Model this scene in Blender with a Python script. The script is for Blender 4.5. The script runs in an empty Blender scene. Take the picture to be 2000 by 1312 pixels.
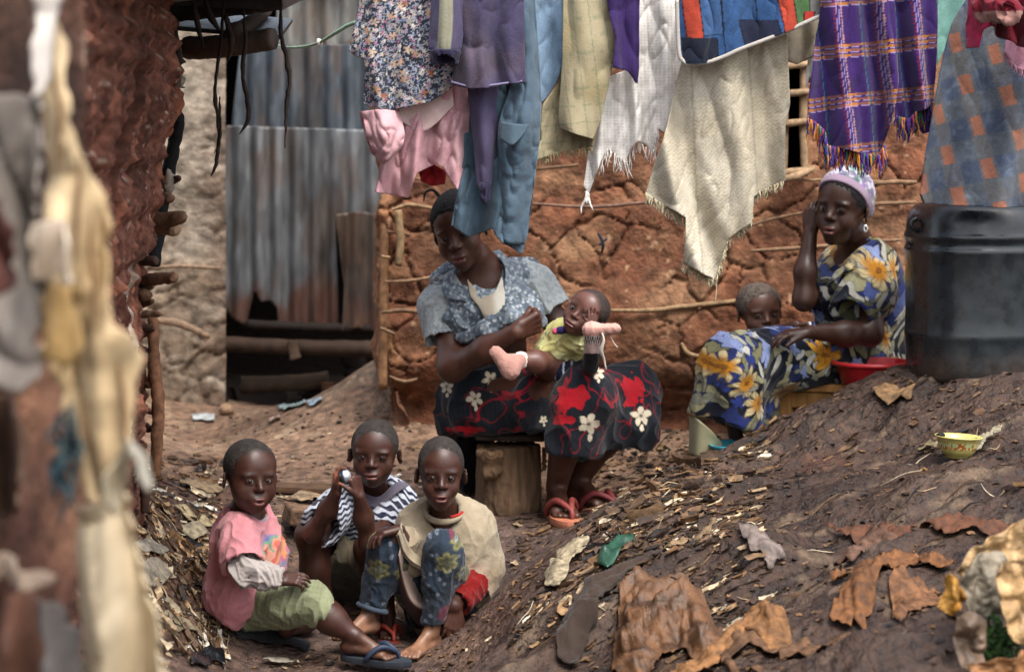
import bpy, math, random, time, os
import numpy as np
from mathutils import Matrix, Vector
T0 = time.time()
SC = bpy.context.scene
COL = SC.collection
random.seed(7)
F = 4722.0; CZ = 1.38; HY = 250.0          # focal length in photo pixels, camera height, horizon row
def P(px, py, D):
    return np.array([(px-1000)*D/F, D, CZ-(py-HY)*D/F])
def unP(V):
    return np.stack([1000+F*V[:,0]/V[:,1], HY+F*(CZ-V[:,2])/V[:,1]], 1)
def lin(h):
    h = h.lstrip('#'); c = np.array([int(h[i:i+2],16)/255 for i in (0,2,4)])
    return np.where(c <= .04045, c/12.92, ((c+.055)/1.055)**2.4)
def unit(v):
    v = np.asarray(v, float); return v/(np.linalg.norm(v)+1e-12)
# ---------------------------------------------------------------- noise
def _h(ix, iy, iz, s):
    n = (ix.astype(np.int64)*374761393 + iy.astype(np.int64)*668265263 + iz.astype(np.int64)*2147483647 + s*1274126177) & 0xffffffff
    n = ((n ^ (n >> 13))*1274126177) & 0xffffffff
    n = ((n ^ (n >> 16))*2246822519) & 0xffffffff
    return ((n ^ (n >> 15)) & 0xffffff)/float(0xffffff)
def vnoise(p, s=0):
    i = np.floor(p); f = p-i; f = f*f*(3-2*f); i = i.astype(np.int64)
    r = 0
    for dx in (0,1):
        wx = f[:,0] if dx else 1-f[:,0]
        for dy in (0,1):
            wy = f[:,1] if dy else 1-f[:,1]
            for dz in (0,1):
                wz = f[:,2] if dz else 1-f[:,2]
                r = r + wx*wy*wz*_h(i[:,0]+dx, i[:,1]+dy, i[:,2]+dz, s)
    return r*2-1
def fbm(p, oct=4, s=0, gain=.5):
    a, t, r = 1, 0, 0
    for o in range(oct):
        r = r + a*vnoise(p*2.0**o + 17.3*o, s+o); t += a; a *= gain
    return r/t
def worley(p, s=0, dims=2):
    """F1, F2, id noise, vector to the cell point; p (N,2) or (N,3)"""
    if dims == 2 and p.shape[1] == 2: p = np.concatenate([p, np.zeros((len(p),1))], 1)
    i = np.floor(p).astype(np.int64)
    f1 = np.full(len(p), 9.); f2 = f1.copy(); idn = np.zeros(len(p)); vec = np.zeros((len(p),3))
    zr = (0,) if dims == 2 else (-1,0,1)
    for dx in (-1,0,1):
        for dy in (-1,0,1):
            for dz in zr:
                c = i+np.array([dx,dy,dz])
                q = np.stack([c[:,0]+_h(c[:,0],c[:,1],c[:,2],s), c[:,1]+_h(c[:,0],c[:,1],c[:,2],s+11),
                              c[:,2]+(_h(c[:,0],c[:,1],c[:,2],s+23) if dims == 3 else 0)], 1)
                v = p-q; d = np.linalg.norm(v, axis=1)
                m = d < f1
                f2 = np.where(m, f1, np.minimum(f2, d)); f1 = np.where(m, d, f1)
                vec[m] = v[m]; idn = np.where(m, _h(c[:,0],c[:,1],c[:,2],s+37), idn)
    return f1, f2, idn, vec
def sstep(a, b, x):
    t = np.clip((x-a)/(b-a), 0, 1); return t*t*(3-2*t)
def mixc(c, d, t):
    t = np.asarray(t)[:,None]; return c*(1-t)+d*t
# ---------------------------------------------------------------- objects
def tag(o, label=None, cat=None, group=None, kind=None):
    if label: o['label'] = label
    if cat: o['category'] = cat
    if group: o['group'] = group
    if kind: o['kind'] = kind
    return o
def empty(name, loc, label, cat, group=None):
    o = bpy.data.objects.new(name, None); COL.objects.link(o); o.location = Vector(tuple(loc)); o.empty_display_size = .1
    return tag(o, label, cat, group)
def mobj(name, V, Fc, m, parent=None, col=None, uv=None, smooth=True):
    """mesh object from arrays; Fc an array (N,3|4) or a list of lists"""
    me = bpy.data.meshes.new(name)
    V = np.asarray(V, float)
    if isinstance(Fc, np.ndarray):
        k = Fc.shape[1]; n = len(Fc)
        me.vertices.add(len(V)); me.vertices.foreach_set('co', V.astype(np.float32).ravel())
        me.loops.add(n*k); me.loops.foreach_set('vertex_index', Fc.astype(np.int32).ravel())
        me.polygons.add(n)
        me.polygons.foreach_set('loop_start', np.arange(0, n*k, k, dtype=np.int32))
        me.polygons.foreach_set('loop_total', np.full(n, k, dtype=np.int32))
        me.update(calc_edges=True)
    else:
        me.from_pydata([tuple(v) for v in V], [], [tuple(f) for f in Fc]); me.update()
    me.polygons.foreach_set('use_smooth', np.full(len(me.polygons), smooth))
    if col is not None:
        col = np.asarray(col, float)
        if col.ndim == 1: col = np.tile(col, (len(V),1))
        a = me.color_attributes.new('Col', 'FLOAT_COLOR', 'POINT')
        a.data.foreach_set('color', np.concatenate([np.clip(col,0,1), np.ones((len(V),1))], 1).astype(np.float32).ravel())
    if uv is not None:
        a = me.attributes.new('UVc', 'FLOAT_VECTOR', 'POINT')
        a.data.foreach_set('vector', np.concatenate([uv, np.zeros((len(V),1))], 1).astype(np.float32).ravel())
    me.materials.append(m)
    o = bpy.data.objects.new(name, me); COL.objects.link(o)
    if parent is not None:
        o.parent = parent
        if parent.type == 'EMPTY': o.matrix_parent_inverse = Matrix.Translation(parent.location).inverted()
    return o
def solid(o, t, off=0):
    md = o.modifiers.new('thickness', 'SOLIDIFY'); md.thickness = t; md.offset = off; return o
def normals(V, Fc):
    a = V[Fc[:,1]]-V[Fc[:,0]]; b = V[Fc[:,-1]]-V[Fc[:,0]]
    n = np.cross(a, b); N = np.zeros_like(V)
    for k in range(Fc.shape[1]): np.add.at(N, Fc[:,k], n)
    return N/(np.linalg.norm(N, axis=1)[:,None]+1e-12)
# ---------------------------------------------------------------- materials
def nodes(m):
    m.use_nodes = True; nt = m.node_tree; return nt, nt.nodes['Principled BSDF']
MATS = {}
def mat(name, rough=.8, color=None, var=.12, vscale=40, bump=.2, bscale=150, bdist=.002, spec=.5, trans=0, metal=0, sheen=0, detail=6, stretch=None, rvar=.1, coat=0):
    """procedural material on the Col attribute (or one colour), broken up by noise"""
    if name in MATS: return MATS[name]
    m = bpy.data.materials.new(name); nt, b = nodes(m); N, L = nt.nodes.new, nt.links.new
    tc = N('ShaderNodeTexCoord'); mp = N('ShaderNodeMapping'); L(tc.outputs['Object'], mp.inputs[0])
    if stretch: mp.inputs['Scale'].default_value = stretch
    if color is None:
        at = N('ShaderNodeAttribute'); at.attribute_name = 'Col'; src = at.outputs['Color']
    else:
        rg = N('ShaderNodeRGB'); rg.outputs[0].default_value = (*color, 1); src = rg.outputs[0]
    n1 = N('ShaderNodeTexNoise'); n1.inputs['Scale'].default_value = vscale; n1.inputs['Detail'].default_value = detail; L(mp.outputs[0], n1.inputs['Vector'])
    mr = N('ShaderNodeMapRange'); mr.inputs['From Min'].default_value = .3; mr.inputs['From Max'].default_value = .7
    mr.inputs['To Min'].default_value = 1-var*1.5; mr.inputs['To Max'].default_value = 1+var; L(n1.outputs[0], mr.inputs[0])
    mx = N('ShaderNodeVectorMath'); mx.operation = 'MULTIPLY'; L(src, mx.inputs[0]); L(mr.outputs[0], mx.inputs[1]); L(mx.outputs[0], b.inputs['Base Color'])
    r2 = N('ShaderNodeMapRange'); r2.inputs['To Min'].default_value = max(.02, rough-rvar); r2.inputs['To Max'].default_value = min(1, rough+rvar)
    r2.inputs['From Min'].default_value = .3; r2.inputs['From Max'].default_value = .7
    L(n1.outputs[0], r2.inputs[0]); L(r2.outputs[0], b.inputs['Roughness'])
    n2 = N('ShaderNodeTexNoise'); n2.inputs['Scale'].default_value = bscale; n2.inputs['Detail'].default_value = 5; L(mp.outputs[0], n2.inputs['Vector'])
    bp = N('ShaderNodeBump'); bp.inputs['Strength'].default_value = bump; bp.inputs['Distance'].default_value = bdist
    L(n2.outputs[0], bp.inputs['Height']); L(bp.outputs[0], b.inputs['Normal'])
    b.inputs['Specular IOR Level'].default_value = spec; b.inputs['Metallic'].default_value = metal
    if sheen: b.inputs['Sheen Weight'].default_value = sheen
    if coat: b.inputs['Coat Weight'].default_value = coat; b.inputs['Coat Roughness'].default_value = .3
    if trans:
        tr = N('ShaderNodeBsdfTranslucent'); L(mx.outputs[0], tr.inputs[0]); ms = N('ShaderNodeMixShader'); ms.inputs[0].default_value = trans
        L(b.outputs[0], ms.inputs[1]); L(tr.outputs[0], ms.inputs[2]); L(ms.outputs[0], nt.nodes['Material Output'].inputs[0])
    MATS[name] = m; return m
def M_skin(): return mat('skin', .43, var=.16, vscale=38, bump=.35, bscale=260, bdist=.0012, spec=.36, rvar=.10, detail=10)
def M_hair(): return mat('hair', .85, var=.3, vscale=300, bump=.9, bscale=420, bdist=.004, spec=.25)
def M_cloth(): return mat('woven_cloth', .92, var=.10, vscale=18, bump=.5, bscale=170, bdist=.003, spec=.12, sheen=.1, detail=9)
def M_thin(): return mat('thin_cloth', .9, var=.08, vscale=18, bump=.4, bscale=200, bdist=.002, spec=.15, trans=.45, detail=9)
def M_mud(): return mat('mud', .92, var=.32, vscale=26, bump=.9, bscale=75, bdist=.007, spec=.2, detail=12)
def M_wet(): return mat('damp_mud', .60, var=.42, vscale=34, bump=1.0, bscale=60, bdist=.018, spec=.30, detail=12, rvar=.2)
def M_wood(): return mat('weathered_wood', .8, var=.3, vscale=30, bump=.6, bscale=120, bdist=.003, spec=.2, stretch=(1,1,.25))
def M_stick(): return mat('bare_stick', .85, var=.3, vscale=60, bump=.6, bscale=200, bdist=.002, spec=.2)
def M_plast(): return mat('painted_plastic', .38, var=.12, vscale=14, bump=.15, bscale=60, bdist=.001, spec=.5)
def M_rubber(): return mat('rubber', .6, var=.12, vscale=60, bump=.2, bscale=300, bdist=.001, spec=.4)
def M_scrap(): return mat('scrap', .75, var=.4, vscale=50, bump=.8, bscale=60, bdist=.008, spec=.3, trans=.12)
# ---------------------------------------------------------------- signed distance modelling, one continuous surface per body
class Sdf:
    def __init__(s): s.ops = []
    def cone(s, a, b, ra, rb, k=.02, flat=None, sub=False, cap=False, capa=False):
        """tapered limb a->b; flat=(normal, factor) squashes it; cap cuts its b end flat"""
        s.ops.append(('c', np.array(a,float), np.array(b,float), ra, rb, k, flat, sub, cap, capa)); return s
    def ell(s, c, r, R=None, k=.02, sub=False):
        s.ops.append(('e', np.array(c,float), np.array(r,float), np.eye(3) if R is None else R, 0, k, None, sub, False, False)); return s
    def cut(s, p, n, k=.004, box=None):
        s.ops.append(('p', np.array(p,float), unit(n), 0, 0, k, box, True, False, False)); return s
    def chain(s, pts, rs, k=.02, **kw):
        for i in range(len(pts)-1): s.cone(pts[i], pts[i+1], rs[i], rs[i+1], k, **kw)
        return s
    def mesh(s, h):
        lo = np.full(3, 1e9); hi = -lo
        for o in s.ops:
            if o[7]: continue
            if o[0] == 'c':
                r = max(o[3], o[4])+.012; 
                if o[6]: r *= max(1, o[6][1])
                lo = np.minimum(lo, np.minimum(o[1],o[2])-r); hi = np.maximum(hi, np.maximum(o[1],o[2])+r)
            else:
                r = np.abs(o[3])@o[2]+.012 if False else np.max(o[2])+.012
                lo = np.minimum(lo, o[1]-r); hi = np.maximum(hi, o[1]+r)
        n = np.ceil((hi-lo)/h).astype(int)+2
        ax = [lo[i]+h*np.arange(n[i]) for i in range(3)]
        d = np.full(tuple(n), .5, np.float32)
        for o in s.ops:
            k = o[5]; sub = o[7]
            if o[0] == 'p':
                b0, b1 = (lo, hi) if o[6] is None else o[6]
            elif o[0] == 'c':
                r = max(o[3],o[4])*(max(1, o[6][1]) if o[6] else 1)+k+2*h
                b0, b1 = np.minimum(o[1],o[2])-r, np.maximum(o[1],o[2])+r
            else:
                r = np.max(o[2])+k+2*h; b0, b1 = o[1]-r, o[1]+r
            i0 = np.clip(np.floor((b0-lo)/h).astype(int), 0, n); i1 = np.clip(np.ceil((b1-lo)/h).astype(int)+1, 0, n)
            if np.any(i1 <= i0): continue
            sl = tuple(slice(i0[i], i1[i]) for i in range(3))
            X, Y, Z = ax[0][sl[0]][:,None,None], ax[1][sl[1]][None,:,None], ax[2][sl[2]][None,None,:]
            if o[0] == 'p':
                q, nn = o[1], o[2]; f = (X-q[0])*nn[0]+(Y-q[1])*nn[1]+(Z-q[2])*nn[2]; f = -f
            elif o[0] == 'c':
                a, b = o[1], o[2]; ab = b-a; L2 = ab@ab+1e-12
                px, py, pz = X-a[0], Y-a[1], Z-a[2]
                tt = (px*ab[0]+py*ab[1]+pz*ab[2])/L2; t = np.clip(tt, 0, 1)
                px, py, pz = px-t*ab[0], py-t*ab[1], pz-t*ab[2]
                if o[6]:
                    nv = unit(o[6][0]); fc = o[6][1]; qn = (px*nv[0]+py*nv[1]+pz*nv[2])*(1/fc-1)
                    px, py, pz = px+qn*nv[0], py+qn*nv[1], pz+qn*nv[2]
                f = np.sqrt(px*px+py*py+pz*pz)-(o[3]+t*(o[4]-o[3]))
                if o[6] and o[6][1] < 1: f = f*o[6][1]
                if o[8]: f = np.maximum(f, (tt-1)*math.sqrt(L2))
                if o[9]: f = np.maximum(f, (-tt)*math.sqrt(L2))
            else:
                c, r, R = o[1], o[2], o[3]
                px, py, pz = X-c[0], Y-c[1], Z-c[2]
                lx = px*R[0,0]+py*R[1,0]+pz*R[2,0]; ly = px*R[0,1]+py*R[1,1]+pz*R[2,1]; lz = px*R[0,2]+py*R[1,2]+pz*R[2,2]
                k0 = np.sqrt((lx/r[0])**2+(ly/r[1])**2+(lz/r[2])**2); k1 = np.sqrt((lx/r[0]**2)**2+(ly/r[1]**2)**2+(lz/r[2]**2)**2)+1e-9
                f = k0*(k0-1)/k1
            f = f.astype(np.float32); g = d[sl]
            if sub:
                f = -f; hh = np.maximum(k-np.abs(g-f), 0)/k; d[sl] = np.maximum(g, f)+hh*hh*k*.25
            else:
                hh = np.maximum(k-np.abs(g-f), 0)/k; d[sl] = np.minimum(g, f)-hh*hh*k*.25
        return surfnet(d, lo, h)
def surfnet(d, lo, h):
    s = d < 0; n = d.shape
    c = np.zeros((n[0]-1, n[1]-1, n[2]-1), np.uint8)
    for a in (0,1):
        for b in (0,1):
            for e in (0,1): c += s[a:n[0]-1+a, b:n[1]-1+b, e:n[2]-1+e]
    I = np.argwhere((c > 0) & (c < 8)); idx = np.full(c.shape, -1, np.int32); idx[tuple(I.T)] = np.arange(len(I))
    g = {}
    for a in (0,1):
        for b in (0,1):
            for e in (0,1): g[(a,b,e)] = d[I[:,0]+a, I[:,1]+b, I[:,2]+e].astype(float)
    acc = np.zeros((len(I),3)); cnt = np.zeros(len(I))
    cs = list(g)
    for p in cs:
        for ax in range(3):
            if p[ax] == 0:
                q = list(p); q[ax] = 1; q = tuple(q)
                u, v = g[p], g[q]; m = (u < 0) != (v < 0); t = np.where(m, u/np.where(m, u-v, 1), 0)
                pt = np.tile(np.array(p, float), (len(I),1)); pt[:,ax] += t
                acc[m] += pt[m]; cnt[m] += 1
    V = lo+h*(I+acc/cnt[:,None])
    Fs = []
    for ax in range(3):
        o1, o2 = [(1,2),(2,0),(0,1)][ax]
        sa = [slice(None)]*3; sb = [slice(None)]*3; sa[ax] = slice(0,-1); sb[ax] = slice(1,None)
        u, v = s[tuple(sa)], s[tuple(sb)]; E = np.argwhere(u != v)
        E = E[(E[:,o1] > 0) & (E[:,o2] > 0) & (E[:,o1] < n[o1]-1) & (E[:,o2] < n[o2]-1)]
        fl = u[tuple(E.T)]
        q = []
        for a, b in ((1,1),(0,1),(0,0),(1,0)):
            k = E.copy(); k[:,o1] -= a; k[:,o2] -= b; q.append(idx[tuple(k.T)])
        Q = np.stack(q, 1); Q[~fl] = Q[~fl][:,::-1]; Fs.append(Q)
    Fa = np.concatenate(Fs); Fa = Fa[(Fa >= 0).all(1)]
    return V, Fa
def laplace(V, Fc, it=1, w=.5):
    for _ in range(it):
        A = np.zeros_like(V); c = np.zeros(len(V))
        for k in range(4):
            a, b = Fc[:,k], Fc[:,(k+1)%4]
            np.add.at(A, a, V[b]); np.add.at(c, a, 1); np.add.at(A, b, V[a]); np.add.at(c, b, 1)
        V = V*(1-w)+w*A/np.maximum(c,1)[:,None]
    return V
def sobj(name, S, m, parent, color, h=.003, fold=0, fdir=(0,0,1), fs=26, wr=.0, smooth=1, seed=0, label=None):
    """mesh an Sdf, ripple it with folds running along fdir, colour it"""
    V, Fc = S.mesh(h); V = laplace(V, Fc, smooth, .4)
    if fold or wr:
        N = normals(V, Fc); f = unit(fdir); q = V-np.outer(V@f, f)*.75
        w = fbm(V*9, 2, seed+5)*.03
        r = vnoise((q+w[:,None])*fs, seed); r = 1.3-3.0*np.abs(r)**.8; rb = vnoise((q-w[:,None]*1.5)*fs*2.1+3, seed+1); r = r+.55*(1-2.6*np.abs(rb)**.8); r2 = fbm(V*fs*2.2+5, 3, seed+3)
        V = V+N*(fold*r+wr*r2)[:,None]
    c = color(V) if callable(color) else color
    o = mobj(name, V, Fc, m, parent, c)
    if label: o['label'] = label
    return o
# ---------------------------------------------------------------- frames, tubes, lofts
def rotm(yaw=0, pitch=0, roll=0):
    """head frame: faces -Y; yaw>0 turns to picture right, pitch>0 nods down, roll>0 tilts the crown to picture right"""
    y, p, r = map(math.radians, (yaw, pitch, roll))
    Rz = np.array([[math.cos(y),-math.sin(y),0],[math.sin(y),math.cos(y),0],[0,0,1]])
    Rx = np.array([[1,0,0],[0,math.cos(p),-math.sin(p)],[0,math.sin(p),math.cos(p)]])
    Ry = np.array([[math.cos(r),0,math.sin(r)],[0,1,0],[-math.sin(r),0,math.cos(r)]])
    return Ry@Rz@Rx
def crom(pts, n):
    p = np.asarray(pts, float); p = np.concatenate([[2*p[0]-p[1]], p, [2*p[-1]-p[-2]]]); out = []
    m = len(p)-3
    for t in np.linspace(0, m-1e-9, n):
        i = int(t); u = t-i; a, b, c, d = p[i:i+4]
        out.append(.5*((2*b)+(-a+c)*u+(2*a-5*b+4*c-d)*u*u+(-a+3*b-3*c+d)*u**3))
    return np.array(out)
def tube_arrays(pts, rs, sides=7, n=None):
    pts = np.asarray(pts, float); rs = np.broadcast_to(np.asarray(rs, float), (len(pts),))
    if n: 
        x = crom(np.concatenate([pts, rs[:,None]], 1), n); pts, rs = x[:,:3], np.maximum(x[:,3], 1e-4)
    T = np.gradient(pts, axis=0); T /= np.linalg.norm(T, axis=1)[:,None]+1e-12
    up = np.array([0,0,1.]) if abs(T[0,2]) < .9 else np.array([1.,0,0]); V = []
    a = np.linspace(0, 2*math.pi, sides, endpoint=False)
    for i in range(len(pts)):
        s = unit(np.cross(T[i], up)); up = np.cross(s, T[i])
        V.append(pts[i]+rs[i]*(np.outer(np.cos(a), s)+np.outer(np.sin(a), up)))
    V = np.concatenate(V+[[pts[0]],[pts[-1]]]); k = len(pts); Q = []
    for i in range(k-1):
        for j in range(sides): Q.append((i*sides+j, i*sides+(j+1)%sides, (i+1)*sides+(j+1)%sides, (i+1)*sides+j))
    c0, c1 = k*sides, k*sides+1
    for j in range(sides):
        Q.append((c0, (j+1)%sides, j, j)); Q.append((c1, (k-1)*sides+j, (k-1)*sides+(j+1)%sides, (k-1)*sides+(j+1)%sides))
    return V, Q
def fixq(Q): return [tuple(dict.fromkeys(q)) for q in Q]
class Bag:
    def __init__(s): s.V, s.Q, s.C, s.n = [], [], [], 0
    def add(s, V, Q, c=(1,1,1)):
        V = np.asarray(V, float); s.V.append(V); s.Q += [tuple(i+s.n for i in q) for q in Q]
        c = np.asarray(c, float); s.C.append(np.tile(c, (len(V),1)) if c.ndim == 1 else c); s.n += len(V)
    def tube(s, pts, rs, c, sides=7, n=None):
        V, Q = tube_arrays(pts, rs, sides, n); s.add(V, fixq(Q), c)
    def box(s, c, size, col, R=None, jit=0):
        x = np.array([[i,j,k] for i in (-.5,.5) for j in (-.5,.5) for k in (-.5,.5)])*size
        if jit: x = x+np.random.RandomState(int(abs(c[0])*9999)%9999).uniform(-jit, jit, x.shape)
        if R is not None: x = x@R.T
        s.add(x+c, [(0,1,3,2),(4,6,7,5),(0,4,5,1),(2,3,7,6),(0,2,6,4),(1,5,7,3)], col)
    def obj(s, name, m, parent=None, smooth=True, label=None):
        o = mobj(name, np.concatenate(s.V), s.Q, m, parent, np.concatenate(s.C), smooth=smooth)
        if label: o['label'] = label
        return o
def stick(name, pts, rs, m, col, parent=None, sides=8, n=14, rough=.15, seed=0):
    V, Q = tube_arrays(pts, rs, sides, n)
    r = np.max(rs); V = V+fbm(V*60+seed, 3, seed)[:,None]*r*rough*np.array([1,1,1])
    c = np.tile(col, (len(V),1))*(1+.25*fbm(V*[25,25,25], 3, seed+2))[:,None]
    return mobj(name, V, fixq(Q), m, parent, c)
def loft(rows, nu, nv):
    rows = [crom(r, nu) for r in rows]; g = np.stack([crom([r[i] for r in rows], nv) for i in range(nu)], 1)  # nv,nu,3
    V = g.reshape(-1,3); i = np.arange(nv-1)[:,None]*nu+np.arange(nu-1)[None]
    Q = np.stack([i, i+1, i+nu+1, i+nu], -1).reshape(-1,4)
    u, v = np.meshgrid(np.linspace(0,1,nu), np.linspace(0,1,nv)); return V, Q, u.ravel(), v.ravel()
def inpoly(p, poly):
    poly = np.asarray(poly, float); r = np.zeros(len(p), bool); j = len(poly)-1
    for i in range(len(poly)):
        (xi,yi),(xj,yj) = poly[i], poly[j]
        if yi != yj: r ^= ((yi > p[:,1]) != (yj > p[:,1])) & (p[:,0] < (xj-xi)*(p[:,1]-yi)/(yj-yi)+xi)
        j = i
    return r
def snap(p, poly):
    poly = np.asarray(poly, float); best = np.full(len(p), 1e9); out = p.copy()
    for i in range(len(poly)):
        a, b = poly[i-1], poly[i]; ab = b-a; t = np.clip(((p-a)@ab)/(ab@ab+1e-9), 0, 1); q = a+t[:,None]*ab
        d = np.linalg.norm(p-q, axis=1); m = d < best; best[m] = d[m]; out[m] = q[m]
    return out, best
def polygrid(poly, step):
    """regular quad grid clipped to a polygon (pixels), its rim snapped to the outline"""
    poly = np.asarray(poly, float); lo, hi = poly.min(0)-step, poly.max(0)+step
    nx, ny = np.ceil((hi-lo)/step).astype(int)+1
    gx, gy = np.meshgrid(lo[0]+step*np.arange(nx), lo[1]+step*np.arange(ny)); p = np.stack([gx.ravel(), gy.ravel()], 1)
    i = (np.arange(ny-1)[:,None]*nx+np.arange(nx-1)[None]).ravel()
    Q = np.stack([i+nx, i+nx+1, i+1, i], 1); cen = p[Q].mean(1); Q = Q[inpoly(cen, poly)]
    e = np.concatenate([np.sort(Q[:,[a,(a+1)%4]], 1) for a in range(4)]); u, c = np.unique(e, axis=0, return_counts=True)
    bd = np.unique(u[c == 1]); q, dd = snap(p[bd], poly); ok = dd < step*1.3; p[bd[ok]] = q[ok]
    used = np.unique(Q); mp = np.full(len(p), -1); mp[used] = np.arange(len(used))
    return p[used], mp[Q]
# ================================================================ people
SKIN = lin('#3c231b'); SKIN_D = lin('#37211b'); PALM = lin('#84523f'); LIP = lin('#5c3330'); BROW = lin('#1c1210'); HAIRC = lin('#2e2926')
class Head:
    def __init__(s, c, H, yaw=0, pitch=0, roll=0, wx=1.0, age=0):
        s.c = np.array(c, float); s.H = H; s.R = rotm(yaw, pitch, roll); s.wx = wx; s.line = .30; s.nape = -.2; s.nw = 1.0; s.es = .135; s.cheek = 1.0
    def w(s, p): return s.c+s.R@(np.array([p[0]*s.wx, p[1], p[2]])*s.H)
    def loc(s, V): q = (V-s.c)@s.R/s.H; q[:,0] /= s.wx; return q
    def e(s, S, p, r, k, sub=False, tilt=None):
        R = s.R if tilt is None else s.R@rotm(*tilt)
        S.ell(s.w(p), np.array(r)*s.H*np.array([s.wx,1,1]), R, k*s.H, sub)
    def c_(s, S, a, b, ra, rb, k, sub=False): S.cone(s.w(a), s.w(b), ra*s.H, rb*s.H, k*s.H, sub=sub)
    def build(s, S, mouth=.016, ears=1.0, closed=False, lips=1.0, eye=.0205, jaw=1.0, smile=0):
        e, c = s.e, s.c_
        e(S,(0,.06,.13),(.345,.43,.37),.05)
        e(S,(0,-.12,.13),(.30,.255,.30),.12); e(S,(0,-.11,-.14),(.285*jaw,.255,.29),.12)
        e(S,(0,-.13,-.30),(.205*jaw,.215,.195),.12); e(S,(0,-.285,-.425),(.09,.07,.07),.09)
        for q in (-1,1):
            e(S,(q*.165,-.225,-.18),(.115*s.cheek,.105,.12*s.cheek),.09)
            e(S,(q*s.es,-.335,.05),(.10,.05,.028),.06)
            e(S,(q*s.es,-.45,-.03),(.085,.075,.052),.07,True)
        c(S,(0,-.345,.02),(0,-.425,-.12),.028,.042,.06); e(S,(0,-.428,-.135),(.05*s.nw,.045,.04),.025)
        for q in (-1,1):
            e(S,(q*.052*s.nw,-.385,-.15),(.036*s.nw,.045,.03),.02)
            e(S,(q*s.es,-.318,-.03),(.072,.068,.055),.02)
        e(S,(0,-.335,-.295),(.125,.075,.095),.07)
        e(S,(0,-.408,-.278),(.097*lips,.032,.025),.014); e(S,(0,-.398,-.345),(.086*lips,.036,.029),.014)
        if mouth: e(S,(0,-.425,-.312),(.068*lips,.05,mouth*.8),.008,True)
        for q in (-1,1):
            e(S,(q*.027*s.nw,-.435,-.172),(.015,.022,.013),.008,True)
            if not closed: e(S,(q*s.es,-.395,-.03),(.053,.055,eye),.012,True)
            t = (q*28*ears, 0, 0)
            e(S,(q*(.345+.02*ears),.03,-.06),(.026,.075,.115),.025,False,t)
            e(S,(q*(.365+.03*ears),.005,-.05),(.016,.04,.075),.015,True,t)
    def eyes(s, parent, look=None, r=.062, redness=0):
        for q in (-1,1):
            c = s.w((q*s.es,-.318,-.03)); tgt = np.array([0,0,CZ]) if look is None else look
            g = unit(tgt-c); B = Bag(); n1, n2 = 20, 28
            th, ph = np.meshgrid(np.linspace(0,math.pi,n1), np.linspace(0,2*math.pi,n2,endpoint=False), indexing='ij')
            d = np.stack([np.sin(th)*np.cos(ph), np.sin(th)*np.sin(ph), np.cos(th)], -1).reshape(-1,3)
            z = g; x = unit(np.cross(z,[0,0,1])); y = np.cross(z,x); V = c+r*s.H*(d@np.stack([x,y,z]))
            Q = [(i*n2+j, i*n2+(j+1)%n2, (i+1)*n2+(j+1)%n2, (i+1)*n2+j) for i in range(n1-1) for j in range(n2)]
            a = np.degrees(np.arccos(np.clip(d[:,2],-1,1))); col = np.tile(lin('#6e635c'), (len(V),1))
            col = mixc(col, lin('#1d0f0a'), 1-sstep(43,49,a)); col = mixc(col, np.zeros(3)+.002, 1-sstep(16,19,a))
            mobj('eye', V, np.array(Q), mat('wet_eye', .28, var=.05, bump=0, spec=.4, rvar=.02), parent, col)
    def paint(s, V, col, scalp=True, brow=1.0):
        q = s.loc(V); x, y, z = q.T; ax = np.abs(x); m = (ax < .5) & (np.abs(y) < .6) & (z > -.55) & (z < .6)
        f = m & (y < -.25)
        lip = (1-sstep(.8,1.15, np.sqrt((x/.10)**2+((z+.312)/.058)**2)))*f*(y < -.35)
        col = mixc(col, LIP, lip*.75)
        arc = .085-.9*(ax-.13)**2*2
        br = np.exp(-((z-arc+.005)/.014)**2)*sstep(.045,.07,ax)*(1-sstep(.2,.24,ax))*f
        col = mixc(col, BROW, br*.75*brow)
        lash = np.exp(-((np.sqrt(((ax-s.es)/.062)**2+((z+.03)/.03)**2)-1)/.22)**2)*f
        col = mixc(col, BROW, lash*.6)
        ins = ((x/.05)**2+((z+.312)/.014)**2 < 1) & f & (y > -.385); col[ins] = lin('#2a1312')
        soc = np.exp(-(((ax-s.es)/.09)**2+((z+.03)/.06)**2))*f; col = mixc(col, SKIN_D, soc*.4)  # brow and lid shading painted into the skin colour of the eye sockets
        if scalp:
            e1 = s.facedist(q); nz = .05*vnoise(V*120,4)+.08*vnoise(V*260,6)
            col = mixc(col, HAIRC*.7, sstep(.0,.20,e1+nz)*sstep(s.nape-.06,s.nape+.06,z-.35*(y-.2))*m*(ax < .37)*.9)
        return col
    def facedist(s, q):
        a = np.sqrt((q[:,0]/.36)**2+((q[:,1]+.52)/.50)**2+((q[:,2]-(s.line-.36))/.36)**2)-1
        b = np.sqrt((q[:,0]/.6)**2+((q[:,1]+.16)/.30)**2+((q[:,2]+.30)/.33)**2)-1
        return np.minimum(a, b)
    def hair(s, parent, off=.003, line=None, color=HAIRC, thick=1.0, nape=-.2, name='hair', label=None, rough=.0009, h=.0025):
        line = s.line if line is None else line
        S = Sdf(); e = s.e
        e(S,(0,.06,.13),(.345+off,.43+off,.37+off),.05); e(S,(0,-.12,.13),(.30+off,.255+off,.30+off),.12)
        e(S,(0,-.52,line-.36),(.36,.50,.36),.03,True)       # leaves the face free
        e(S,(0,-.16,-.30),(.6,.30,.33),.02,True)
        S.cut(s.w((0,.2,nape)), -(s.R@np.array([0,-.35,1.])), .01)
        S2 = Sdf(); S2.ops = S.ops
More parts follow.
